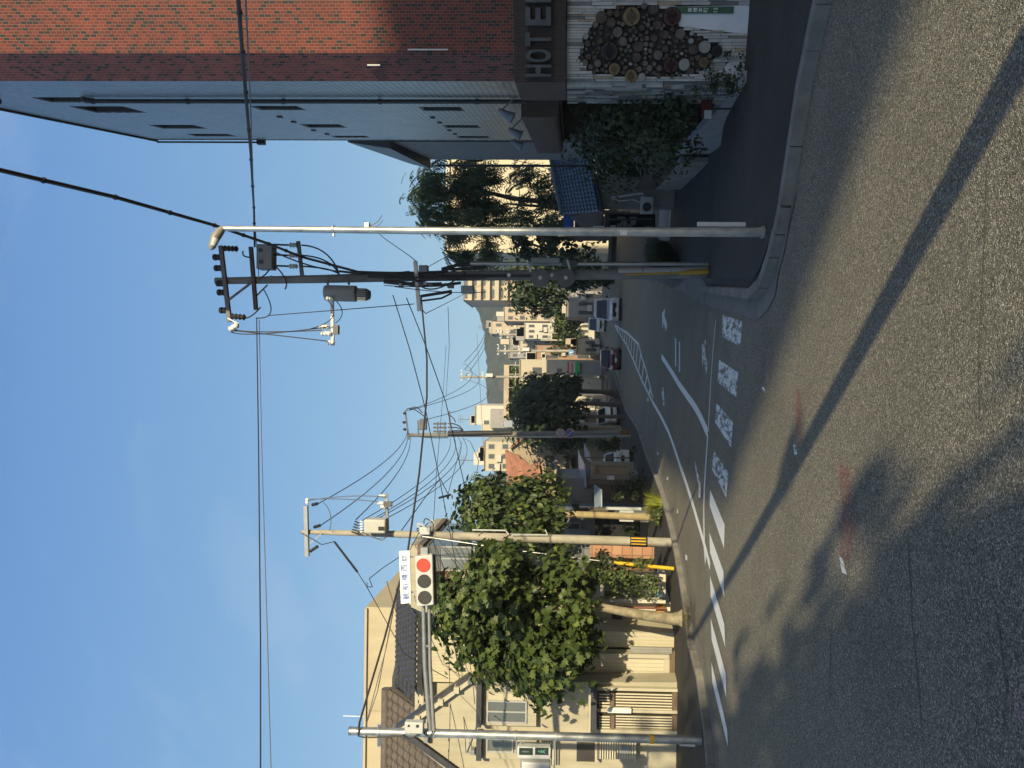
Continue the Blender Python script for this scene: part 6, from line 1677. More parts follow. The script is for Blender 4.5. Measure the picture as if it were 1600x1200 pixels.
clump('leafy_shrub', at(1036, 905, YS2), 'tall loose light green shrub in front of the shop window', 'shrub',
      [B(975, 900, YS2, 40, 18, .5), B(1000, 912, YS2, 26, 16, .5), B(945, 893, YS2, 30, 14, .4), B(955, 915, YS2, 24, 16, .4), B(1015, 925, YS2, 10, 12, .3), B(985, 880, YS2, 28, 8, .3)], 2100, .10, 'oval', LEAF_S, 6,
      stems=[[at(1036, 905, YS2), at(990, 900, YS2), at(930, 895, YS2)], [at(1036, 910, YS2), at(1000, 915, YS2), at(960, 920, YS2)], [at(1036, 903, YS2), at(985, 890, YS2), at(930, 872, YS2)]])
clump('dark_shrub', at(990, 880, YS2 + .4), 'dark upright shrub in front of the terracotta wall', 'shrub', [B(945, 875, YS2 + .4, 22, 14, .4), B(925, 892, YS2 + .4, 18, 16, .4), B(958, 884, YS2 + .4, 28, 12, .4)], 1100, .11, 'oval', LEAF_H, 8)
# weeds and tree pit at the big tree
pit = thing('tree_pit_weeds', gnd(1078, 962, .1), 'dry weeds in the kerbside pit at the foot of the big tree', 'plant')
blades(pit, gnd(1076, 962, .1), 240, .16, .9, leaf_mat('dry_grass', (.10, .09, .04), (.16, .14, .06), (.22, .19, .08)), 9, w=.006)
# dark hedge at the hotel
hb_ = Vector((6.9, 16.2, -1.7))
hq = lambda a, b, Y: at(a, b, Y)
clump('hedge_shrub', hb_, 'big dark untrimmed hedge between the hotel entrance and the pale planter wall', 'shrub',
      [(at(985, 190, 15.0), (.75, 1.0, 1.0)), (at(1030, 185, 14.6), (.8, 1.0, .75)), (at(1000, 216, 16.4), (.8, 1.0, .9)), (at(950, 232, 17.6), (.9, 1.0, .85)), (at(1045, 212, 15.8), (.75, .8, .6)), (at(935, 258, 19.5), (.5, .8, .5)), (at(968, 243, 18.2), (.6, .7, .6)), (at(920, 205, 17.0), (.5, .8, .4))],
      5200, .12, 'oval', LEAF_H, 14, .3, .4,
      stems=[[at(1080, 190 + k * 10, 15.5 + k * .4), at(985, 195 + k * 12, 15.3 + k * .4), at(900 + k * 7, 172 + k * 16, 15.2 + k * .5)] for k in range(5)])
# ivy at the stone foot
clump('ivy', Vector((CH.x - .1, CH.y - .2, -1.6)), 'creeping ivy and weeds at the foot of the white stone corner', 'plant', [(onF(1150, 95, .06), (.35, .12, .22)), (onF(1120, 120, .10), (.18, .14, .25)), (onG(1110, 135, .25), (.16, .3, .35)), (onG(1140, 138, .3), (.2, .3, .2))], 900, .06, 'small', LEAF_H, 15)
# grassy hedge by the lane
gh = gnd(1060, 402, .05)
ghd = thing('grass_hedge', gh, 'dark grassy hedge beside the lane behind the crowded pole foot', 'hedge')
for k in range(7):
    blades(ghd, gh + Vector((.2 * k - .3 + .15 * (k % 2), k * .55, .0)), 260, 1.55 - .04 * k, .75, LEAF_H, 60 + k, name='blades', w=.018)
# dark garden plants by the shaded houses
YG = 31.5
cy = thing('cycad', at(960, 797, YG), 'dark palm like cycad against the grey house wall', 'plant')
mb = MB(); mb.tube([at(960, 797, YG), at(925, 797, YG), at(902, 797, YG)], .12, 8); mb.build('trunk', BARK_D, cy)
blades(cy, at(905, 797, YG), 70, .6, .75, LEAF_H, 71, w=.035)
clump('garden_bush', at(1005, 770, 33), 'dark bush in the shaded front garden', 'shrub', [B(975, 768, 33, 24, 14, .6), B(990, 755, 33, 14, 14, .5)], 900, .14, 'oval', LEAF_H, 72)
clump('round_bush', at(985, 830, YG), 'small clipped bush by the white gate', 'shrub', [B(985, 829, 30, 12, 7, .35)], 400, .09, 'oval', LEAF_H, 73)
clump('round_bush', at(960, 690, 39), 'clipped dark hedge bush behind the shaded sign pole', 'shrub', [B(940, 694, 39, 13, 9, .5), B(958, 695, 39, 12, 10, .5)], 1100, .14, 'small', LEAF_H, 74)
clump('low_weeds', gnd(995, 702, .1), 'dry weeds along the shaded footway edge', 'plant', [(gnd(993, 702, .15), (.3, .9, .12))], 300, .10, 'small', LEAF_H, 75)
# --- trees on the bridge side behind the viewer, whose shade lies on the road
def shade_tree(x, y, h, rad, seed, n=900, size=.55, lab=''):
    b = Vector((x, y, Z(x, y))); t = thing('bridge_tree', b, lab, 'tree', 'trees behind the viewer')
    mb = MB(); mb.tube([b, b + Vector((.05, 0, h * .4)), b + Vector((0, .1, h * .75))], [.2, .15, .05], 8); mb.build('trunk', BARK_D, t)
    rr = random.Random(seed)
    bl = [(b + Vector((rr.uniform(-.25, .25) * rad, rr.uniform(-.25, .25) * rad, h * k)), (rad * q, rad * q, h * .15)) for k, q in ((.28, .85), (.42, 1), (.56, 1.02), (.7, .95), (.84, .75), (.93, .45))]
    crown(t, bl, n, size, 'oval', LEAF_D, seed, .15, .4, .4)
shade_tree(6.8, -16, 15.0, 3.3, 81, 4200, .62, 'broad tree standing behind the viewer to the left of the bare pole')
shade_tree(12.0, -7.5, 9.5, 2.2, 82, 620, .5, 'broad tree standing behind the viewer next to the bare pole on the right')
pb = Vector((4.45, -1.9, Z(4.45, -1.9)))
bpole = thing('utility_pole', pb, 'bare concrete pole beside the viewer whose shadow crosses the road', 'utility pole', 'utility poles along the street')
mb = MB(); mb.tube([pb - Vector((0, 0, .2)), pb + Vector((0, 0, 7.6))], [.14, .11], 16); mb.build('pole', CPOLE, bpole)
mb = MB(); mb.tube([pb + Vector((-.9, .1, 7.4)), pb + Vector((.9, -.1, 7.4))], .04, 6); mb.build('crossarm', GALV_D, bpole)
# unseen tall block added so that its shade covers the right hand kerb and the foot of the hotel
rbk = thing('shade_block', Vector((56, -66, 0)), 'unseen tall block added far behind the viewer to shade the hotel foot', 'building')
mb = MB(); mb.box((44.0, -74, -3), (82, -61, 36.5)); mb.build('wall', CREAM, rbk)
mb = MB(); mb.box((43.8, -74.2, 36.5), (82.2, -60.8, 36.8)); mb.build('roof', DARKM, rbk)
# ------------------------------------------------------------------ shaded houses up the left side
TANW = mat('tan_stucco', (.30, .245, .175), .9, .1, 1.2, .1, 40)
TANW2 = mat('grey_beige_stucco', (.25, .225, .19), .9, .1, 1.2, .1, 40)
ORT = mat('orange_clay_tile', (.34, .15, .085), .8, .28, 2.2, .4, 9)
Yf = 53
hF = thing('house', at(990, 735, Yf), 'tan stucco house with orange clay roof, its lower part in shade', 'house')
mb = MB(); gable(mb, [(797, 700), (845, 668), (990, 668), (990, 790), (845, 790), (840, 735)], Yf, 7); mb.build('wall', TANW, hF)
mb = MB()
A0, A1, A2, A3 = at(789, 703, Yf + 3.5), at(792, 757, Yf + 3.5), at(848, 775, Yf - .4), at(839, 724, Yf - .4)
mb.prism([A0, A1, A2, A3], (0, .02, -.14)); mb.build('roof', ORT, hF, label='orange clay tile roof slope')
mb = MB(); A4 = at(846, 664, Yf - .4); mb.prism([at(789, 703, Yf + 3.5), A3, A4 + Vector((0, 0, .02)), at(800, 660, Yf + 3.5)], (0, .02, -.14)) if False else mb.prism([at(795, 701, Yf - .3), A4, A4 - Vector((0, 0, .14)), at(795, 701, Yf - .3) - Vector((0, 0, .14))], (0, 5, 0)); mb.build('roof_verge', ORT, hF)
mb = MB(); pbox(mb, 851, 744, 870, 712, Yf - .02, .05); mb.build('recess_shade_panel', mat('recess_shade_tone', (.07, .06, .045), .9), hF)  # dark panel on the wall stands in for the shade of a recess
mb = MB(); pbox(mb, 866, 747, 884, 710, Yf - .7, .75); mb.build('balcony', TANW, hF)
mb = MB(); ptube(mb, [(842, 724), (850, 716), (853, 728), (851, 742)], 1.4, Yf - .1, 6); mb.build('arch_trim', TANW2, hF)
mb = MB(); gable(mb, [(884, 722), (899, 714), (899, 733)], Yf - .8, .1); pbox(mb, 893, 733, 899, 713, Yf - .8, .8); mb.build('porch_gable', RST, hF)
mb = MB(); ptube(mb, [(895, 690), (892, 712), (904, 712)], .9, Yf - .1, 6); mb.build('downpipe', TANW2, hF)
mb = MB(); ptube(mb, [(899, 687), (899, 700)], .9, Yf - .1, 6); mb.build('downpipe', WHT, hF)
window(hF, 856, 735, 868, 720, Yf - .05, 2, frame=RST)
SKYP = mat('pale_blue_polycarbonate', (.30, .36, .42), .25, .08, 2, spec=.6)
cp = thing('carport', at(980, 735, 36), 'carport with pale blue sheet roof in front of the tan house', 'carport')
mb = MB(); mb.prism([at(903, 703, 40.5), at(913, 727, 35.5), at(915, 762, 35.0), at(905, 760, 37.5)], (0, 0, -.05)); mb.build('roof_sheet', SKYP, cp)
mb = MB(); mb.prism([at(912, 692, 41), at(922, 710, 38.5), at(924, 722, 38.2), at(914, 716, 41)], (0, 0, -.05)); mb.build('roof_sheet', mat('dull_grey_sheet', (.17, .17, .18), .4), cp)
for a in ((715, 36.5), (745, 35.4), (762, 35.4)):
    mb = MB(); ptube(mb, [(912, a[0]), (985, a[0] + .3)], 1.2, a[1], 6); mb.build('post', RST, cp)
gw = thing('gate_wall', at(985, 735, 34.5), 'grey beige block wall with a recessed panel beside the carport', 'wall')
mb = MB()
for (x0, y0, x1, y1) in ((924, 749, 990, 742), (924, 728, 990, 722), (924, 742, 931, 728), (980, 742, 990, 728)): pbox(mb, x0, y0, x1, y1, 34.5, .3)
mb.build('frame_wall', TANW2, gw)
mb = MB(); pbox(mb, 931, 742, 980, 728, 34.7, .08); mb.build('recess_panel', TANW, gw)
mb = MB(); pbox(mb, 949, 749.5, 960, 744, 34.3, .18); mb.build('mail_box', WHT, gw)
hG2 = thing('house', at(1000, 800, 32.5), 'low grey house in shade behind the second street tree', 'house')
mb = MB(); pbox(mb, 872, 800, 1005, 748, 35.5, 4); mb.build('wall', GREYP, hG2)
mb = MB(); pbox(mb, 868, 802, 873, 744, 35.2, 4.5); mb.build('roof', DKTILE, hG2)
mb = MB(); pbox(mb, 862, 862, 1020, 800, 33, 5); mb.build('side_wall', mat('blue_grey_wall', (.17, .185, .20), .8, .1, 1.5), hG2)
window(hG2, 878, 840, 905, 818, 33, 2)
mb = MB(); pbox(mb, 930, 846, 1000, 808, 32.95, .05); mb.build('opening_shade_sheet', BLACKI, hG2)  # near-black sheet on the wall stands in for an unlit opening
mb = MB(); pbox(mb, 921, 758, 1000, 750, 33.8, .1); mb.build('lattice_screen', line_mat('dark_lattice', (.11, .10, .085), (0, 0, 1), .12, .4, .7, .1, .5), hG2)
mb = MB(); mb.prism([at(928, 757, 33.5), at(939, 765, 32), at(939, 792, 31.6), at(929, 800, 32.6)], (0, 0, -.05)); mb.build('canopy_sheet', SKYP, hG2)
scr = thing('garden_screen', at(1000, 775, 34), 'dark slatted garden screen beside the grey house', 'fence')
mb = MB(); pbox(mb, 925, 785, 998, 752, 34.2, .1); mb.build('panel', MATS['dark_lattice'], scr)
for a in (785, 769, 752):
    mb = MB(); pbox(mb, 922, a + 1, 1000, a - 1, 34.1, .1); mb.build('post', RST, scr)
gt = thing('gate_pillar', at(1005, 795, 31), 'white garden gate post and panel in the shade behind the ochre trunk', 'gate')
mb = MB(); pbox(mb, 947, 797, 1002, 793, 31, .15); mb.build('post', mat('shaded_white', (.40, .41, .41), .7, .06, 3), gt)
mb = MB(); pbox(mb, 968, 815, 990, 797, 31.05, .08); mb.build('panel', MATS['shaded_white'], gt)
# ------------------------------------------------------------------ the far end of the street
FARX = 0
FARW = [mat('far_cream', (.42, .375, .28), .9, .06, .3), mat('far_beige', (.40, .33, .25), .9, .08, .3), mat('far_white', (.46, .44, .38), .9, .05, .3),
        mat('far_brown', (.24, .17, .12), .9, .1, .4), mat('far_grey', (.26, .25, .24), .9, .1, .4), mat('far_orange', (.29, .185, .125), .9, .1, .5)]
FGL = glass_mat('far_window_glass', (.07, .075, .08), .2)
def block(name, lab, x0, y0, x1, y1, Y, m_, dep=8, wins=None, roofm=None, extra=None):
    t = thing(name, at(x1, (y0 + y1) / 2, Y), lab, 'building', 'far buildings')
    mb = MB(); pbox(mb, x0, y0, x1 + 8, y1, Y, dep); mb.build('wall', m_, t)
    mb = MB(); pbox(mb, x0 - 1.2, y0 + .6, x0, y1 - .6, Y - .2, dep + .3); mb.build('roof', roofm or FARW[4], t)
    if wins:
        r_, c_ = wins
        for i in range(r_):
            for j in range(c_):
                h_, w_ = (x1 - x0) / r_, (y0 - y1) / c_
                a, b = x0 + h_ * (i + .28), y0 - w_ * (j + .25)
                mb = MB(); pbox(mb, a, b, a + h_ * .45, b - w_ * .5, Y - .06, .1); w0 = mb.build('window', FARW[4], t)
                mb = MB(); pbox(mb, a + h_ * .04, b - w_ * .04, a + h_ * .41, b - w_ * .46, Y - .075, .05); mb.build('pane', FGL, w0)
    return t
tw = block('balcony_tower', 'beige apartment tower with stacked balconies right of the wooded hill', 725, 469, 800, 405, 150, FARW[1], 14)
for i in range(5):
    mb = MB(); pbox(mb, 731 + i * 14, 469, 737.5 + i * 14, 408, 149, 1); mb.build('balcony', FARW[0], tw)
    for j in range(3):
        mb = MB(); pbox(mb, 726 + i * 14, 466 - j * 20, 731 + i * 14, 452 - j * 20, 149.9, .1); mb.build('window', FGL, tw)
block('apartment_block', 'cream apartment block with four window groups beyond the shaded pole', 757, 736, 800, 690, 85, FARW[0], 10, (2, 3))
wb_ = block('white_tower', 'white stepped tower block left of the wooded hill', 743, 664, 830, 634, 105, FARW[2], 10)
mb = MB(); pbox(mb, 766, 669, 830, 640, 103, 2); wb_2 = mb.build('front_wing', FARW[4], wb_)
mb = MB(); pbox(mb, 756, 664, 764, 657, 104.9, .2); mb.build('window', FGL, wb_)
mb = MB(); pbox(mb, 752, 680, 830, 664, 104, 6); mb.build('side_wing', FARW[0], wb_)
rg = block('shop_building', 'cream shop building with rooftop garden and red and green signs', 812, 640, 940, 562, 92, FARW[0], 12)
mb = MB(); pbox(mb, 787, 655, 795, 570, 92, 10); mb.build('roof_slab', FARW[1], rg)
for y_ in (655, 630, 606, 585, 571):
    mb = MB(); pbox(mb, 795, y_, 812, y_ - 1, 92, .3); mb.build('roof_post', FARW[2], rg)
mb = MB(); pbox(mb, 804.5, 650, 805.5, 565, 91.9, .2); mb.build('roof_rail', FARW[2], rg)
crown(rg, [B(803, 642, 93, 7, 8, 1), B(803, 622, 93, 8, 10, 1), B(803, 598, 93, 8, 10, 1), B(804, 577, 93, 7, 8, 1)], 900, .4, 'oval', LEAF_S, 91, .2, .3, .4, name='roof_garden')
REDS = mat('red_shop_sign', (.55, .035, .03), .5, .05, 2); GRNS = mat('green_shop_sign', (.03, .32, .10), .5, .05, 2)
mb = MB(); pbox(mb, 886, 585, 906, 565, 91, .6); sg = mb.build('shop_sign', FARW[2], rg)
mb = MB(); pbox(mb, 886.5, 584.6, 889, 565.4, 90.95, .05); mb.build('red_stripe', REDS, sg)
mb = MB(); pbox(mb, 893, 583, 895, 567, 90.95, .05); mb.build('red_stripe', REDS, sg)
mb = MB(); pbox(mb, 899, 584.6, 906, 565.4, 90.95, .05); mb.build('green_panel', GRNS, sg)
for (x0, y0, x1, y1) in ((870, 582, 878, 576), (832, 588, 846, 574), (866, 606, 872, 600)):
    mb = MB(); pbox(mb, x0, y0, x1, y1, 91.9, .15); mb.build('window', FGL, rg)
mb = MB(); pbox(mb, 907, 585, 940, 566, 91.5, .6); mb.build('shop_front', FARW[4], rg)
block('orange_roof_house', 'brown house with broad orange tiled front right of the shop signs', 838, 563, 935, 540, 112, FARW[5], 8, (2, 2), FARW[3])
block('flat_roof_block', 'grey flat roofed block with many windows under the hill', 796, 560, 880, 520, 140, FARW[4], 10, (5, 4))
block('flat_roof_block', 'cream block left of the spire house', 812, 548, 880, 530, 128, FARW[0], 8, (4, 2))
cs_ = block('spire_house', 'narrow cream house with a pale cornice on the skyline', 768, 522, 880, 503, 150, FARW[1], 8, (5, 2), FARW[2])
mb = MB(); pbox(mb, 764, 513, 768, 511, 150, .3); mb.build('finial', FARW[2], cs_)
block('tan_block', 'tan block of flats with balconies behind the drooping tree', 788, 502, 900, 480, 135, FARW[1], 10, (6, 2))
block('stepped_houses', 'pale house with stepped roof in the middle of the far street', 820, 530, 925, 505, 122, FARW[2], 8, (5, 3))
block('corner_store', 'cream corner store behind the pedestrian', 902, 552, 945, 530, 100, FARW[0], 6, (1, 2), FARW[3])
block('garage_row', 'low grey garage row behind the silver van', 885, 495, 945, 455, 98, FARW[4], 8, (1, 3))
block('low_shop', 'low pale shop under the dark left street trees', 885, 672, 962, 618, 78, FARW[0], 8, (1, 3), FARW[3])
block('brown_shop', 'brown fronted shop behind the parked white car', 915, 690, 972, 648, 64, FARW[3], 6, None, FARW[3])
block('side_shop', 'orange beige shop wall lit by the sun behind the sign pole', 890, 690, 915, 655, 70, FARW[0], 6)
block('yard_house', 'cream house at the end of the side lane', 850, 420, 945, 352, 80, FARW[0], 8, (2, 3))
# far poles
def farpole(px0, px1, y_, Y, lab, m_=CPOLE):
    t = thing('utility_pole', at(px1, y_, Y), lab, 'utility pole', 'utility poles along the street')
    mb = MB(); ptube(mb, [(px1, y_), (px0, y_)], [2.6, 1.7], Y, 8); mb.build('pole', m_, t)
    for k, w_ in ((3, 10), (14, 8), (36, 7)):
        mb = MB(); pbar(mb, (px0 + k, y_ - w_), (px0 + k, y_ + w_ * .6), 1, Y - .1); mb.build('crossarm', GALV_D, t)
        for s_ in (-w_, -w_ * .4, w_ * .5):
            mb = MB(); insulator(mb, at(px0 + k, y_ + s_, Y - .1), Vector((0, 0, 1)), px2m(2.6, Y), px2m(1.2, Y), 2); mb.build('insulator', CERW, t)
    mb = MB(); pbox(mb, px0 + 40, y_, px0 + 51, y_ - 5.5, Y - .7, .5); mb.build('transformer', LGREY, t)
    mb = MB(); ptube(mb, [(px1 - 16, y_), (px1 - 7, y_)], 2.9, Y, 8); mb.build('warning_band', STEEL_D, t)
    return t
farpole(719, 952, 589, 76, 'bare distant pole with pale box in front of the rooftop garden')
farpole(776, 942, 548.5, 104, 'distant pole right of the red car with pale box and yellow poster')
farpole(780, 930, 523, 128, 'thin distant pole below the spire house')
rs = thing('road_sign', at(893, 551, 100), 'distant round blue road sign on the pole beyond the red car', 'road sign')
mb = MB(); mb.disc(at(893, 551, 100), (0, 1, 0), px2m(4.6, 100), .05, 18); mb.build('disc', mat('bright_blue_sign', (.10, .28, .50), .5), rs)
mb = MB(); pbar(mb, (890, 552), (896, 550), 1.4, 99.9); mb.build('figure', WHT, rs)
mb = MB(); pbox(mb, 897, 553, 901, 548, 100, .05); mb.build('plate', FARW[2], rs)
tl_ = thing('far_signal', at(940, 531.5, 116), 'far traffic light post with a pale box on its arm down the street', 'traffic signal')
mb = MB(); ptube(mb, [(940, 531.5), (845, 531.5)], 1.0, 116, 6); mb.build('post', FARW[2], tl_)
mb = MB(); ptube(mb, [(862, 531), (862, 503)], .8, 116, 6); mb.build('arm', FARW[2], tl_)
mb = MB(); pbox(mb, 860, 504, 867, 496, 115.8, .5); mb.build('housing', FARW[2], tl_)
ps = thing('poster_board', at(930, 548, 103.5), 'yellow and white poster tied to the distant pole above the red car', 'poster')
mb = MB(); pbox(mb, 922, 550.5, 928, 545, 103.5, .05); mb.build('yellow_panel', ORNG, ps)
mb = MB(); pbox(mb, 928.3, 550.5, 936, 545, 103.5, .05); mb.build('white_panel', WHT, ps)

# roof clutter on the far blocks: water tanks, aerials, condenser units
r4 = random.Random(9)
far_b = [o for o in bpy.data.objects if o.get('group') == 'far buildings']
for o in far_b:
    wl_ = [c for c in bpy.data.objects if c.parent == o and c.name.startswith('wall')][0]
    co = [v.co + BASE[o.name] for v in wl_.data.vertices]
    x0, x1 = min(c.x for c in co), max(c.x for c in co); zt_ = max(c.z for c in co); y0 = min(c.y for c in co)
    w_ = x1 - x0
    for k in range(r4.choice((1, 2, 2, 3))):
        mb = MB(); cx = x0 + w_ * r4.uniform(.12, .88); s_ = r4.uniform(.4, 1.1)
        mb.box((cx - s_, y0 + 1, zt_ + .1), (cx + s_, y0 + 2.2, zt_ + .1 + r4.uniform(.5, 1.8))); mb.build('roof_box', r4.choice(FARW[:5]), o)
    mb = MB(); cx = x0 + w_ * r4.uniform(.2, .8); hh = r4.uniform(1.6, 3.2); mb.tube([(cx, y0 + 1.5, zt_), (cx, y0 + 1.5, zt_ + hh)], .05, 5)
    for q in range(3): mb.bar((cx - .6, y0 + 1.5, zt_ + hh - .25 * q), (cx + .6, y0 + 1.5, zt_ + hh - .25 * q), .04, .04)
    mb.build('aerial', STEEL_D, o)
    for k in range(r4.choice((1, 2, 3))):
        mb = MB(); cx = x0 + w_ * r4.uniform(.1, .9); cz = zt_ - r4.uniform(1, 5); mb.box((cx - .4, y0 - .35, cz - .3), (cx + .4, y0 - .02, cz + .3)); mb.build('condenser', FARW[2], o)
# ------------------------------------------------------------------ vehicles, bicycle, pedestrian
TYRE = mat('tyre_rubber', (.02, .02, .021), .85, .1, 10)
RIM = mat('wheel_rim', (.35, .35, .36), .35, .1, 6, metal=.7)
CARGL = glass_mat('car_glass', (.02, .024, .03), .04)
LAMPC = mat('clear_lamp', (.55, .56, .58), .1, .05, 6, spec=.9)
LAMPR = mat('red_tail_lamp', (.30, .015, .012), .2, .05, 6, spec=.8)
BLKP = mat('black_trim', (.02, .02, .022), .5, .1, 5)
PLATE = mat('plate_white', (.6, .6, .58), .5, .04, 5)
PLATEY = mat('plate_yellow', (.55, .42, .05), .5, .04, 5)
def paintmat(name, c, metal=.0):
    mt = mat(name, c, .28, .04, 3, metal=metal, spec=.6)
    mt.node_tree.nodes['Principled BSDF'].inputs['Coat Weight'].default_value = .6
    return mt
def car(base, rz, L, Wd, H, prof, cab, paintm, lab, plate=PLATE, lamps=LAMPC, front=True, belt=.95, group=None, name='car', cat='car', back_glass=True):
    """front points to local -y. prof: body side outline (y, z); cab: greenhouse (y bottom front, y top front, y top rear, y bottom rear)"""
    t = thing(name, (0, 0, 0), lab, cat, group); hw = Wd / 2
    # body: lofted sections so that the flanks curve
    mb = MB(); secs = []
    n = len(prof)
    for x, sc, dz in ((-hw, .90, .03), (-hw * .985, .97, .01), (-hw * .9, 1, 0), (hw * .9, 1, 0), (hw * .985, .97, .01), (hw, .90, .03)):
        cy, cz = 0, .55
        secs.append([Vector((x, cy + (y - cy) * (1 if abs(x) < hw * .95 else sc ** .35), cz + (z - cz) * sc)) for y, z in prof])
    k = 0
    for s_ in secs: mb.v += s_
    for i in range(len(secs) - 1):
        for j in range(n):
            a = i * n + j; b = i * n + (j + 1) % n
            mb.f.append([a, b, b + n, a + n]); mb.mi.append(0)
    mb.f.append(list(range(n))[::-1]); mb.mi.append(0); mb.f.append([(len(secs) - 1) * n + j for j in range(n)]); mb.mi.append(0)
    body = mb.build('body', paintm, t, bevel=.03)
    y0, y1, y2, y3 = cab; ti = .12
    def cabp(f, x, top): return None
    wb0, wt0 = hw * .95, hw * .95 - ti
    zb, zt = belt, H
    P = [Vector((-wb0, y0, zb)), Vector((wb0, y0, zb)), Vector((wb0, y3, zb)), Vector((-wb0, y3, zb)), Vector((-wt0, y1, zt)), Vector((wt0, y1, zt)), Vector((wt0, y2, zt)), Vector((-wt0, y2, zt))]
    mb = MB(); mb.add(P, [(0, 3, 2, 1), (4, 5, 6, 7), (0, 1, 5, 4), (1, 2, 6, 5), (2, 3, 7, 6), (3, 0, 4, 7)]); mb.build('cabin', paintm, t, bevel=.05)
    def pane(nm, a, b, c, d, m0, m1, k0, k1, off=.012):
        # quad inside face a b c d (a,b bottom; d,c top)
        def pt(u, v): return (a.lerp(b, u)).lerp(d.lerp(c, u), v)
        nr = (b - a).cross(d - a).normalized(); q = [pt(m0, k0), pt(m1, k0), pt(m1, k1), pt(m0, k1)]
        M_ = MB(); M_.prism([p - nr * .01 for p in q], nr * (.01 + off)); return M_.build(nm, CARGL, t)
    pane('windscreen', P[0], P[1], P[5], P[4], .05, .95, .06, .90)
    pane('rear_window', P[2], P[3], P[7], P[6], .06, .94, .10, .88)
    for a, b, c, d in ((P[3], P[0], P[4], P[7]), (P[1], P[2], P[6], P[5])):
        pane('side_window', a, b, c, d, .05, .47, .08, .88); pane('side_window', a, b, c, d, .51, .94, .08, .88)
    yf, yr = min(p[0] for p in prof), max(p[0] for p in prof)
    wr = .30 if H < 1.7 else .32
    for sx in (-1, 1):
        for wy in (yf + L * .19, yr - L * .19):
            mb = MB(); c = Vector((sx * (hw - .10), wy, wr)); mb.lathe(c - Vector((.095, 0, 0)), (1, 0, 0), [(0, wr * .8), (.0, wr * .97), (.03, wr), (.16, wr), (.19, wr * .97), (.19, wr * .8)], 18); w_ = mb.build('wheel', TYRE, t)
            mb = MB(); mb.disc(c + Vector((sx * .085, 0, 0)), (1, 0, 0), wr * .66, .04, 14); mb.build('rim', RIM, w_)
        mb = MB(); mb.obox((sx * hw * .74, yf + .03, .72), (hw * .2, 0, 0), (0, .07, 0), (0, 0, .085)); mb.build('headlight', LAMPC, t, bevel=.02)
        mb = MB(); mb.obox((sx * hw * .86, yr - .03, .85), (hw * .10, 0, 0), (0, .06, 0), (0, 0, .16)); mb.build('tail_light', LAMPR, t, bevel=.02)
        mb = MB(); mb.obox((sx * (hw + .10), y0 + .25, zb + .08), (.09, 0, 0), (0, .05, 0), (0, 0, .07)); mb.build('mirror', BLKP, t, bevel=.02)
    mb = MB(); mb.obox((0, yf + .0, .60), (hw * .55, 0, 0), (0, .045, 0), (0, 0, .10)); mb.build('grille', BLKP, t)
    mb = MB(); mb.obox((0, yf - .005, .34), (hw * .86, 0, 0), (0, .05, 0), (0, 0, .09)); mb.build('front_bumper', BLKP if front == 'dark' else paintm, t, bevel=.03)
    mb = MB(); mb.obox((0, yr + .02, .40), (hw * .93, 0, 0), (0, .06, 0), (0, 0, .12)); mb.build('rear_bumper', paintm, t, bevel=.03)
    mb = MB(); mb.obox((0, yf - .06, .42), (.165, 0, 0), (0, .008, 0), (0, 0, .083)); mb.build('number_plate', plate, t)
    mb = MB(); mb.obox((0, yr + .085 if H < 1.7 else yr + .085, .62 if H < 1.7 else .55), (.165, 0, 0), (0, .008, 0), (0, 0, .083)); mb.build('number_plate', plate, t)
    t.location = base; t.rotation_euler = (0, 0, rz); BASE[t.name] = Vector(base)
    return t
HEAD = math.atan2(-.13, 1)
vb = gnd(972, 479); vb.z = Z(vb.x, vb.y)
vanprof = [(-2.35, .22), (-2.38, .55), (-2.30, .95), (-1.75, 1.12), (2.2, 1.12), (2.33, .95), (2.35, .25), (1.9, .2), (-1.9, .2)]
sv = car(vb + Vector((.05, 2.3, 0)), HEAD, 4.7, 1.72, 1.98, vanprof, (-1.95, -1.15, 2.2, 2.32), paintmat('silver_paint', (.50, .52, .55), .35), 'silver van with black grille driving towards the crossing', belt=1.08, name='van', cat='van', front=True, group='vehicles on the road')
mb = MB(); mb.obox((0, -2.40, .58), (.52, 0, 0), (0, .02, 0), (0, 0, .15)); o = mb.build('lower_grille', BLKP, None); o.parent = sv
keiprof = [(-1.65, .22), (-1.68, .6), (-1.62, 1.0), (-1.4, 1.08), (1.62, 1.08), (1.68, .9), (1.68, .25), (1.3, .2), (-1.3, .2)]
wv_ = at(945, 507, 72); wv_ = gnd(947, 507); wv_.z = Z(wv_.x, wv_.y)
car(wv_ + Vector((.2, 1.7, 0)), HEAD, 3.4, 1.60, 1.95, keiprof, (-1.55, -1.15, 1.5, 1.64), paintmat('white_paint', (.72, .71, .66)), 'small white box van following the silver van in the sun', plate=PLATEY, belt=1.02, name='van', cat='van', group='vehicles on the road')
hprof = [(-1.68, .22), (-1.70, .55), (-1.6, .80), (-.85, .93), (1.55, .95), (1.68, .80), (1.70, .3), (1.3, .2), (-1.3, .2)]
rc_ = gnd(971, 562); rc_.z = Z(rc_.x, rc_.y)
car(rc_ + Vector((.15, 1.8, 0)), HEAD + R(1.5), 3.4, 1.56, 1.50, hprof, (-.95, -.35, 1.25, 1.62), paintmat('dark_red_paint', (.10, .008, .010)), 'dark red hatchback driving away from the crossing', belt=.92, name='car', cat='car', group='vehicles on the road')
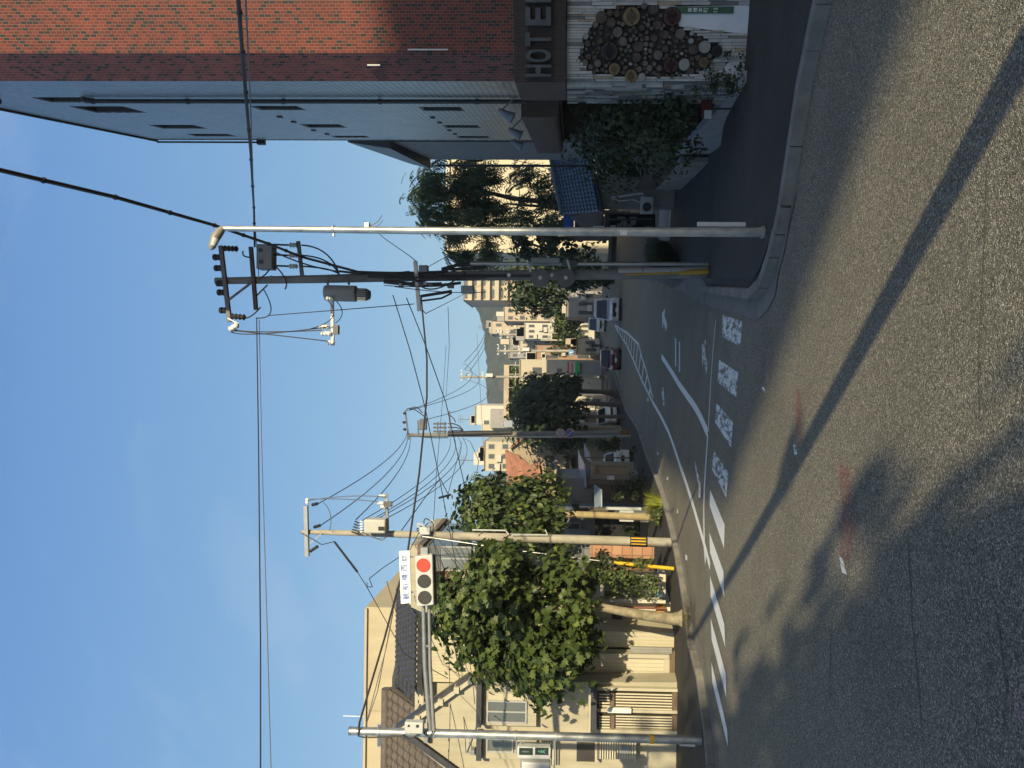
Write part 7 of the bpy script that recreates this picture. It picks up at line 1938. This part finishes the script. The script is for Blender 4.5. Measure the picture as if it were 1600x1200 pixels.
# parked cars on the left
pc = at(958, 659, 56)
car(Vector((pc.x, 57.5, Z(pc.x, 57) + .1)), R(25), 3.4, 1.48, 1.65, keiprof, (-1.3, -.7, 1.4, 1.62), MATS['white_paint'], 'white car parked in front of the brown shop behind the sign pole', belt=.95, group='parked cars')
pc = at(965, 722, 43)
car(Vector((pc.x - .3, 44.0, Z(pc.x, 41) + .1)), R(12), 3.4, 1.48, 1.62, keiprof, (-1.3, -.6, 1.4, 1.62), MATS['white_paint'], 'white car parked under the carport, half hidden by the block wall', belt=.95, group='parked cars')
# bicycle
def bicycle(p, rz, lab):
    t = thing('bicycle', (0, 0, 0), lab, 'bicycle')
    for x in (-.53, .53):
        mb = MB(); mb.tube([Vector((x + .33 * math.cos(a), 0, .33 + .33 * math.sin(a))) for a in [i * math.pi / 10 for i in range(21)]], .022, 6, caps=False); w_ = mb.build('wheel', TYRE, t)
        mb = MB()
        for k in range(8): a = k * math.pi / 4; mb.tube([Vector((x, 0, .33)), Vector((x + .31 * math.cos(a), 0, .33 + .31 * math.sin(a)))], .004, 4)
        mb.build('spokes', RIM, w_)
    mb = MB()
    for a, b in (((-.53, .33), (-.05, .30)), ((-.05, .30), (-.2, .78)), ((-.2, .72), (.36, .80)), ((-.05, .30), (.38, .72)), ((.33, .95), (.53, .33)), ((-.53, .33), (-.2, .72))): mb.tube([(a[0], 0, a[1]), (b[0], 0, b[1])], .018, 6)
    mb.build('frame', LAMPG, t)
    mb = MB(); mb.sphere((-.22, 0, .84), .13, 10, 6, (1, .55, .35)); mb.build('saddle', BLKP, t)
    mb = MB(); mb.tube([(.28, -.28, 1.02), (.34, -.1, .98), (.34, .1, .98), (.28, .28, 1.02)], .014, 6); mb.build('handlebar', RIM, t)
    mb = MB()
    for s_ in (-.11, .11): mb.obox((.55, s_, .80), (.14, 0, 0), (0, .006, 0), (0, 0, .1))
    mb.obox((.55, 0, .70), (.14, 0, 0), (0, .11, 0), (0, 0, .006)); mb.build('basket', GALV_D, t)
    t.location = p; t.rotation_euler = (0, 0, rz)
    return t
bp_ = at(962, 640, 60); bicycle((bp_.x, 60, Z(bp_.x, 60) + .11), R(15), 'bicycle parked on the left footway between the dark tree trunks')
# pedestrian
def person(p, rz, lab):
    t = thing('person', (0, 0, 0), lab, 'person')
    J = {'pel': (0, 0, .93), 'bel': (0, -.01, 1.08), 'che': (0, 0, 1.30), 'nek': (0, -.01, 1.45), 'hea': (0, -.02, 1.56), 'top': (0, -.02, 1.66),
         'shL': (-.18, 0, 1.40), 'elL': (-.23, .06, 1.14), 'wrL': (-.22, -.06, .92), 'haL': (-.22, -.09, .83), 'shR': (.18, 0, 1.40), 'elR': (.24, -.02, 1.14), 'wrR': (.22, -.18, .98), 'haR': (.21, -.24, .92),
         'hiL': (-.09, 0, .90), 'knL': (-.10, -.16, .50), 'anL': (-.10, -.06, .09), 'toL': (-.10, -.22, .04), 'hiR': (.09, 0, .90), 'knR': (.10, .06, .50), 'anR': (.10, .28, .12), 'toR': (.10, .16, .03)}
    E = [('pel', 'bel'), ('bel', 'che'), ('che', 'nek'), ('nek', 'hea'), ('hea', 'top'), ('che', 'shL'), ('shL', 'elL'), ('elL', 'wrL'), ('wrL', 'haL'), ('che', 'shR'), ('shR', 'elR'), ('elR', 'wrR'), ('wrR', 'haR'),
         ('pel', 'hiL'), ('hiL', 'knL'), ('knL', 'anL'), ('anL', 'toL'), ('pel', 'hiR'), ('hiR', 'knR'), ('knR', 'anR'), ('anR', 'toR')]
    Rr = dict(pel=.15, bel=.13, che=.15, nek=.055, hea=.095, top=.075, shL=.075, elL=.05, wrL=.035, haL=.035, shR=.075, elR=.05, wrR=.035, haR=.035, hiL=.10, knL=.065, anL=.045, toL=.04, hiR=.10, knR=.065, anR=.045, toR=.04)
    ks = list(J); me = bpy.data.meshes.new('body'); me.from_pydata([J[k] for k in ks], [(ks.index(a), ks.index(b)) for a, b in E], [])
    o = bpy.data.objects.new('body', me); COL.objects.link(o)
    sk = o.modifiers.new('skin', 'SKIN'); sk.use_smooth_shade = True
    if not me.skin_vertices: bpy.context.view_layer.update()
    lay = me.skin_vertices[0]
    for i, k in enumerate(ks): lay.data[i].radius = (Rr[k], Rr[k] * (.75 if k in ('pel', 'bel', 'che') else 1)); lay.data[i].use_root = (k == 'pel')
    ss = o.modifiers.new('sub', 'SUBSURF'); ss.levels = ss.render_levels = 1
    bpy.context.view_layer.update()
    me2 = bpy.data.meshes.new_from_object(o.evaluated_get(bpy.context.evaluated_depsgraph_get()))
    o.modifiers.clear(); o.data = me2; bpy.data.meshes.remove(me)
    for m_ in (mat('skin', (.45, .28, .2), .6), mat('black_jacket', (.02, .02, .023), .9), mat('navy_trousers', (.022, .024, .035), .9), BLKR): me2.materials.append(m_)
    for p_ in me2.polygons:
        z = p_.center.z; x = abs(p_.center.x)
        p_.material_index = 0 if (z > 1.44 or (x > .15 and z < .93 and z > .75)) else (3 if z < .10 else (2 if z < .95 else 1))
    o.parent = t
    mb = MB(); mb.sphere((0, .0, 1.63), .112, 12, 8, (1, 1.05, .95)); mb.v = [v if v.z > 1.56 or v.y > 0 else Vector((v.x, max(v.y, -.02), v.z)) for v in mb.v]
    mb.build('hair', BLKP, t)
    mb = MB(); mb.obox((.24, .02, 1.0), (.04, 0, 0), (0, .13, 0), (0, 0, .10)); mb.tube([(.24, -.08, 1.1), (.18, -.05, 1.40), (.2, .08, 1.40), (.24, .1, 1.1)], .012, 5); mb.build('shoulder_bag', LAMPG, t)
    t.location = p; t.rotation_euler = (0, 0, rz)
    return t
pp_ = gnd(942, 540); pp_ = at(942, 540, 88)
person((pp_.x, 88, Z(pp_.x, 88) + .1), R(10), 'person in dark clothes walking with a grey bag beyond the red car')
# ------------------------------------------------------------------ evening haze
hz = MB(); hz.box((-900, -120, -6), (900, 640, 130))
hm = bpy.data.materials.new('haze_air'); hm.use_nodes = True
n_, l_ = nod(hm)
n_.remove(n_['Principled BSDF'])
pv = n_.new('ShaderNodeVolumePrincipled'); pv.inputs['Density'].default_value = .0004; pv.inputs['Color'].default_value = (.80, .88, 1.0, 1); pv.inputs['Anisotropy'].default_value = .0
l_.new(pv.outputs[0], n_['Material Output'].inputs['Volume'])
tag(hz.build('haze', hm, smooth=False), kind='stuff')
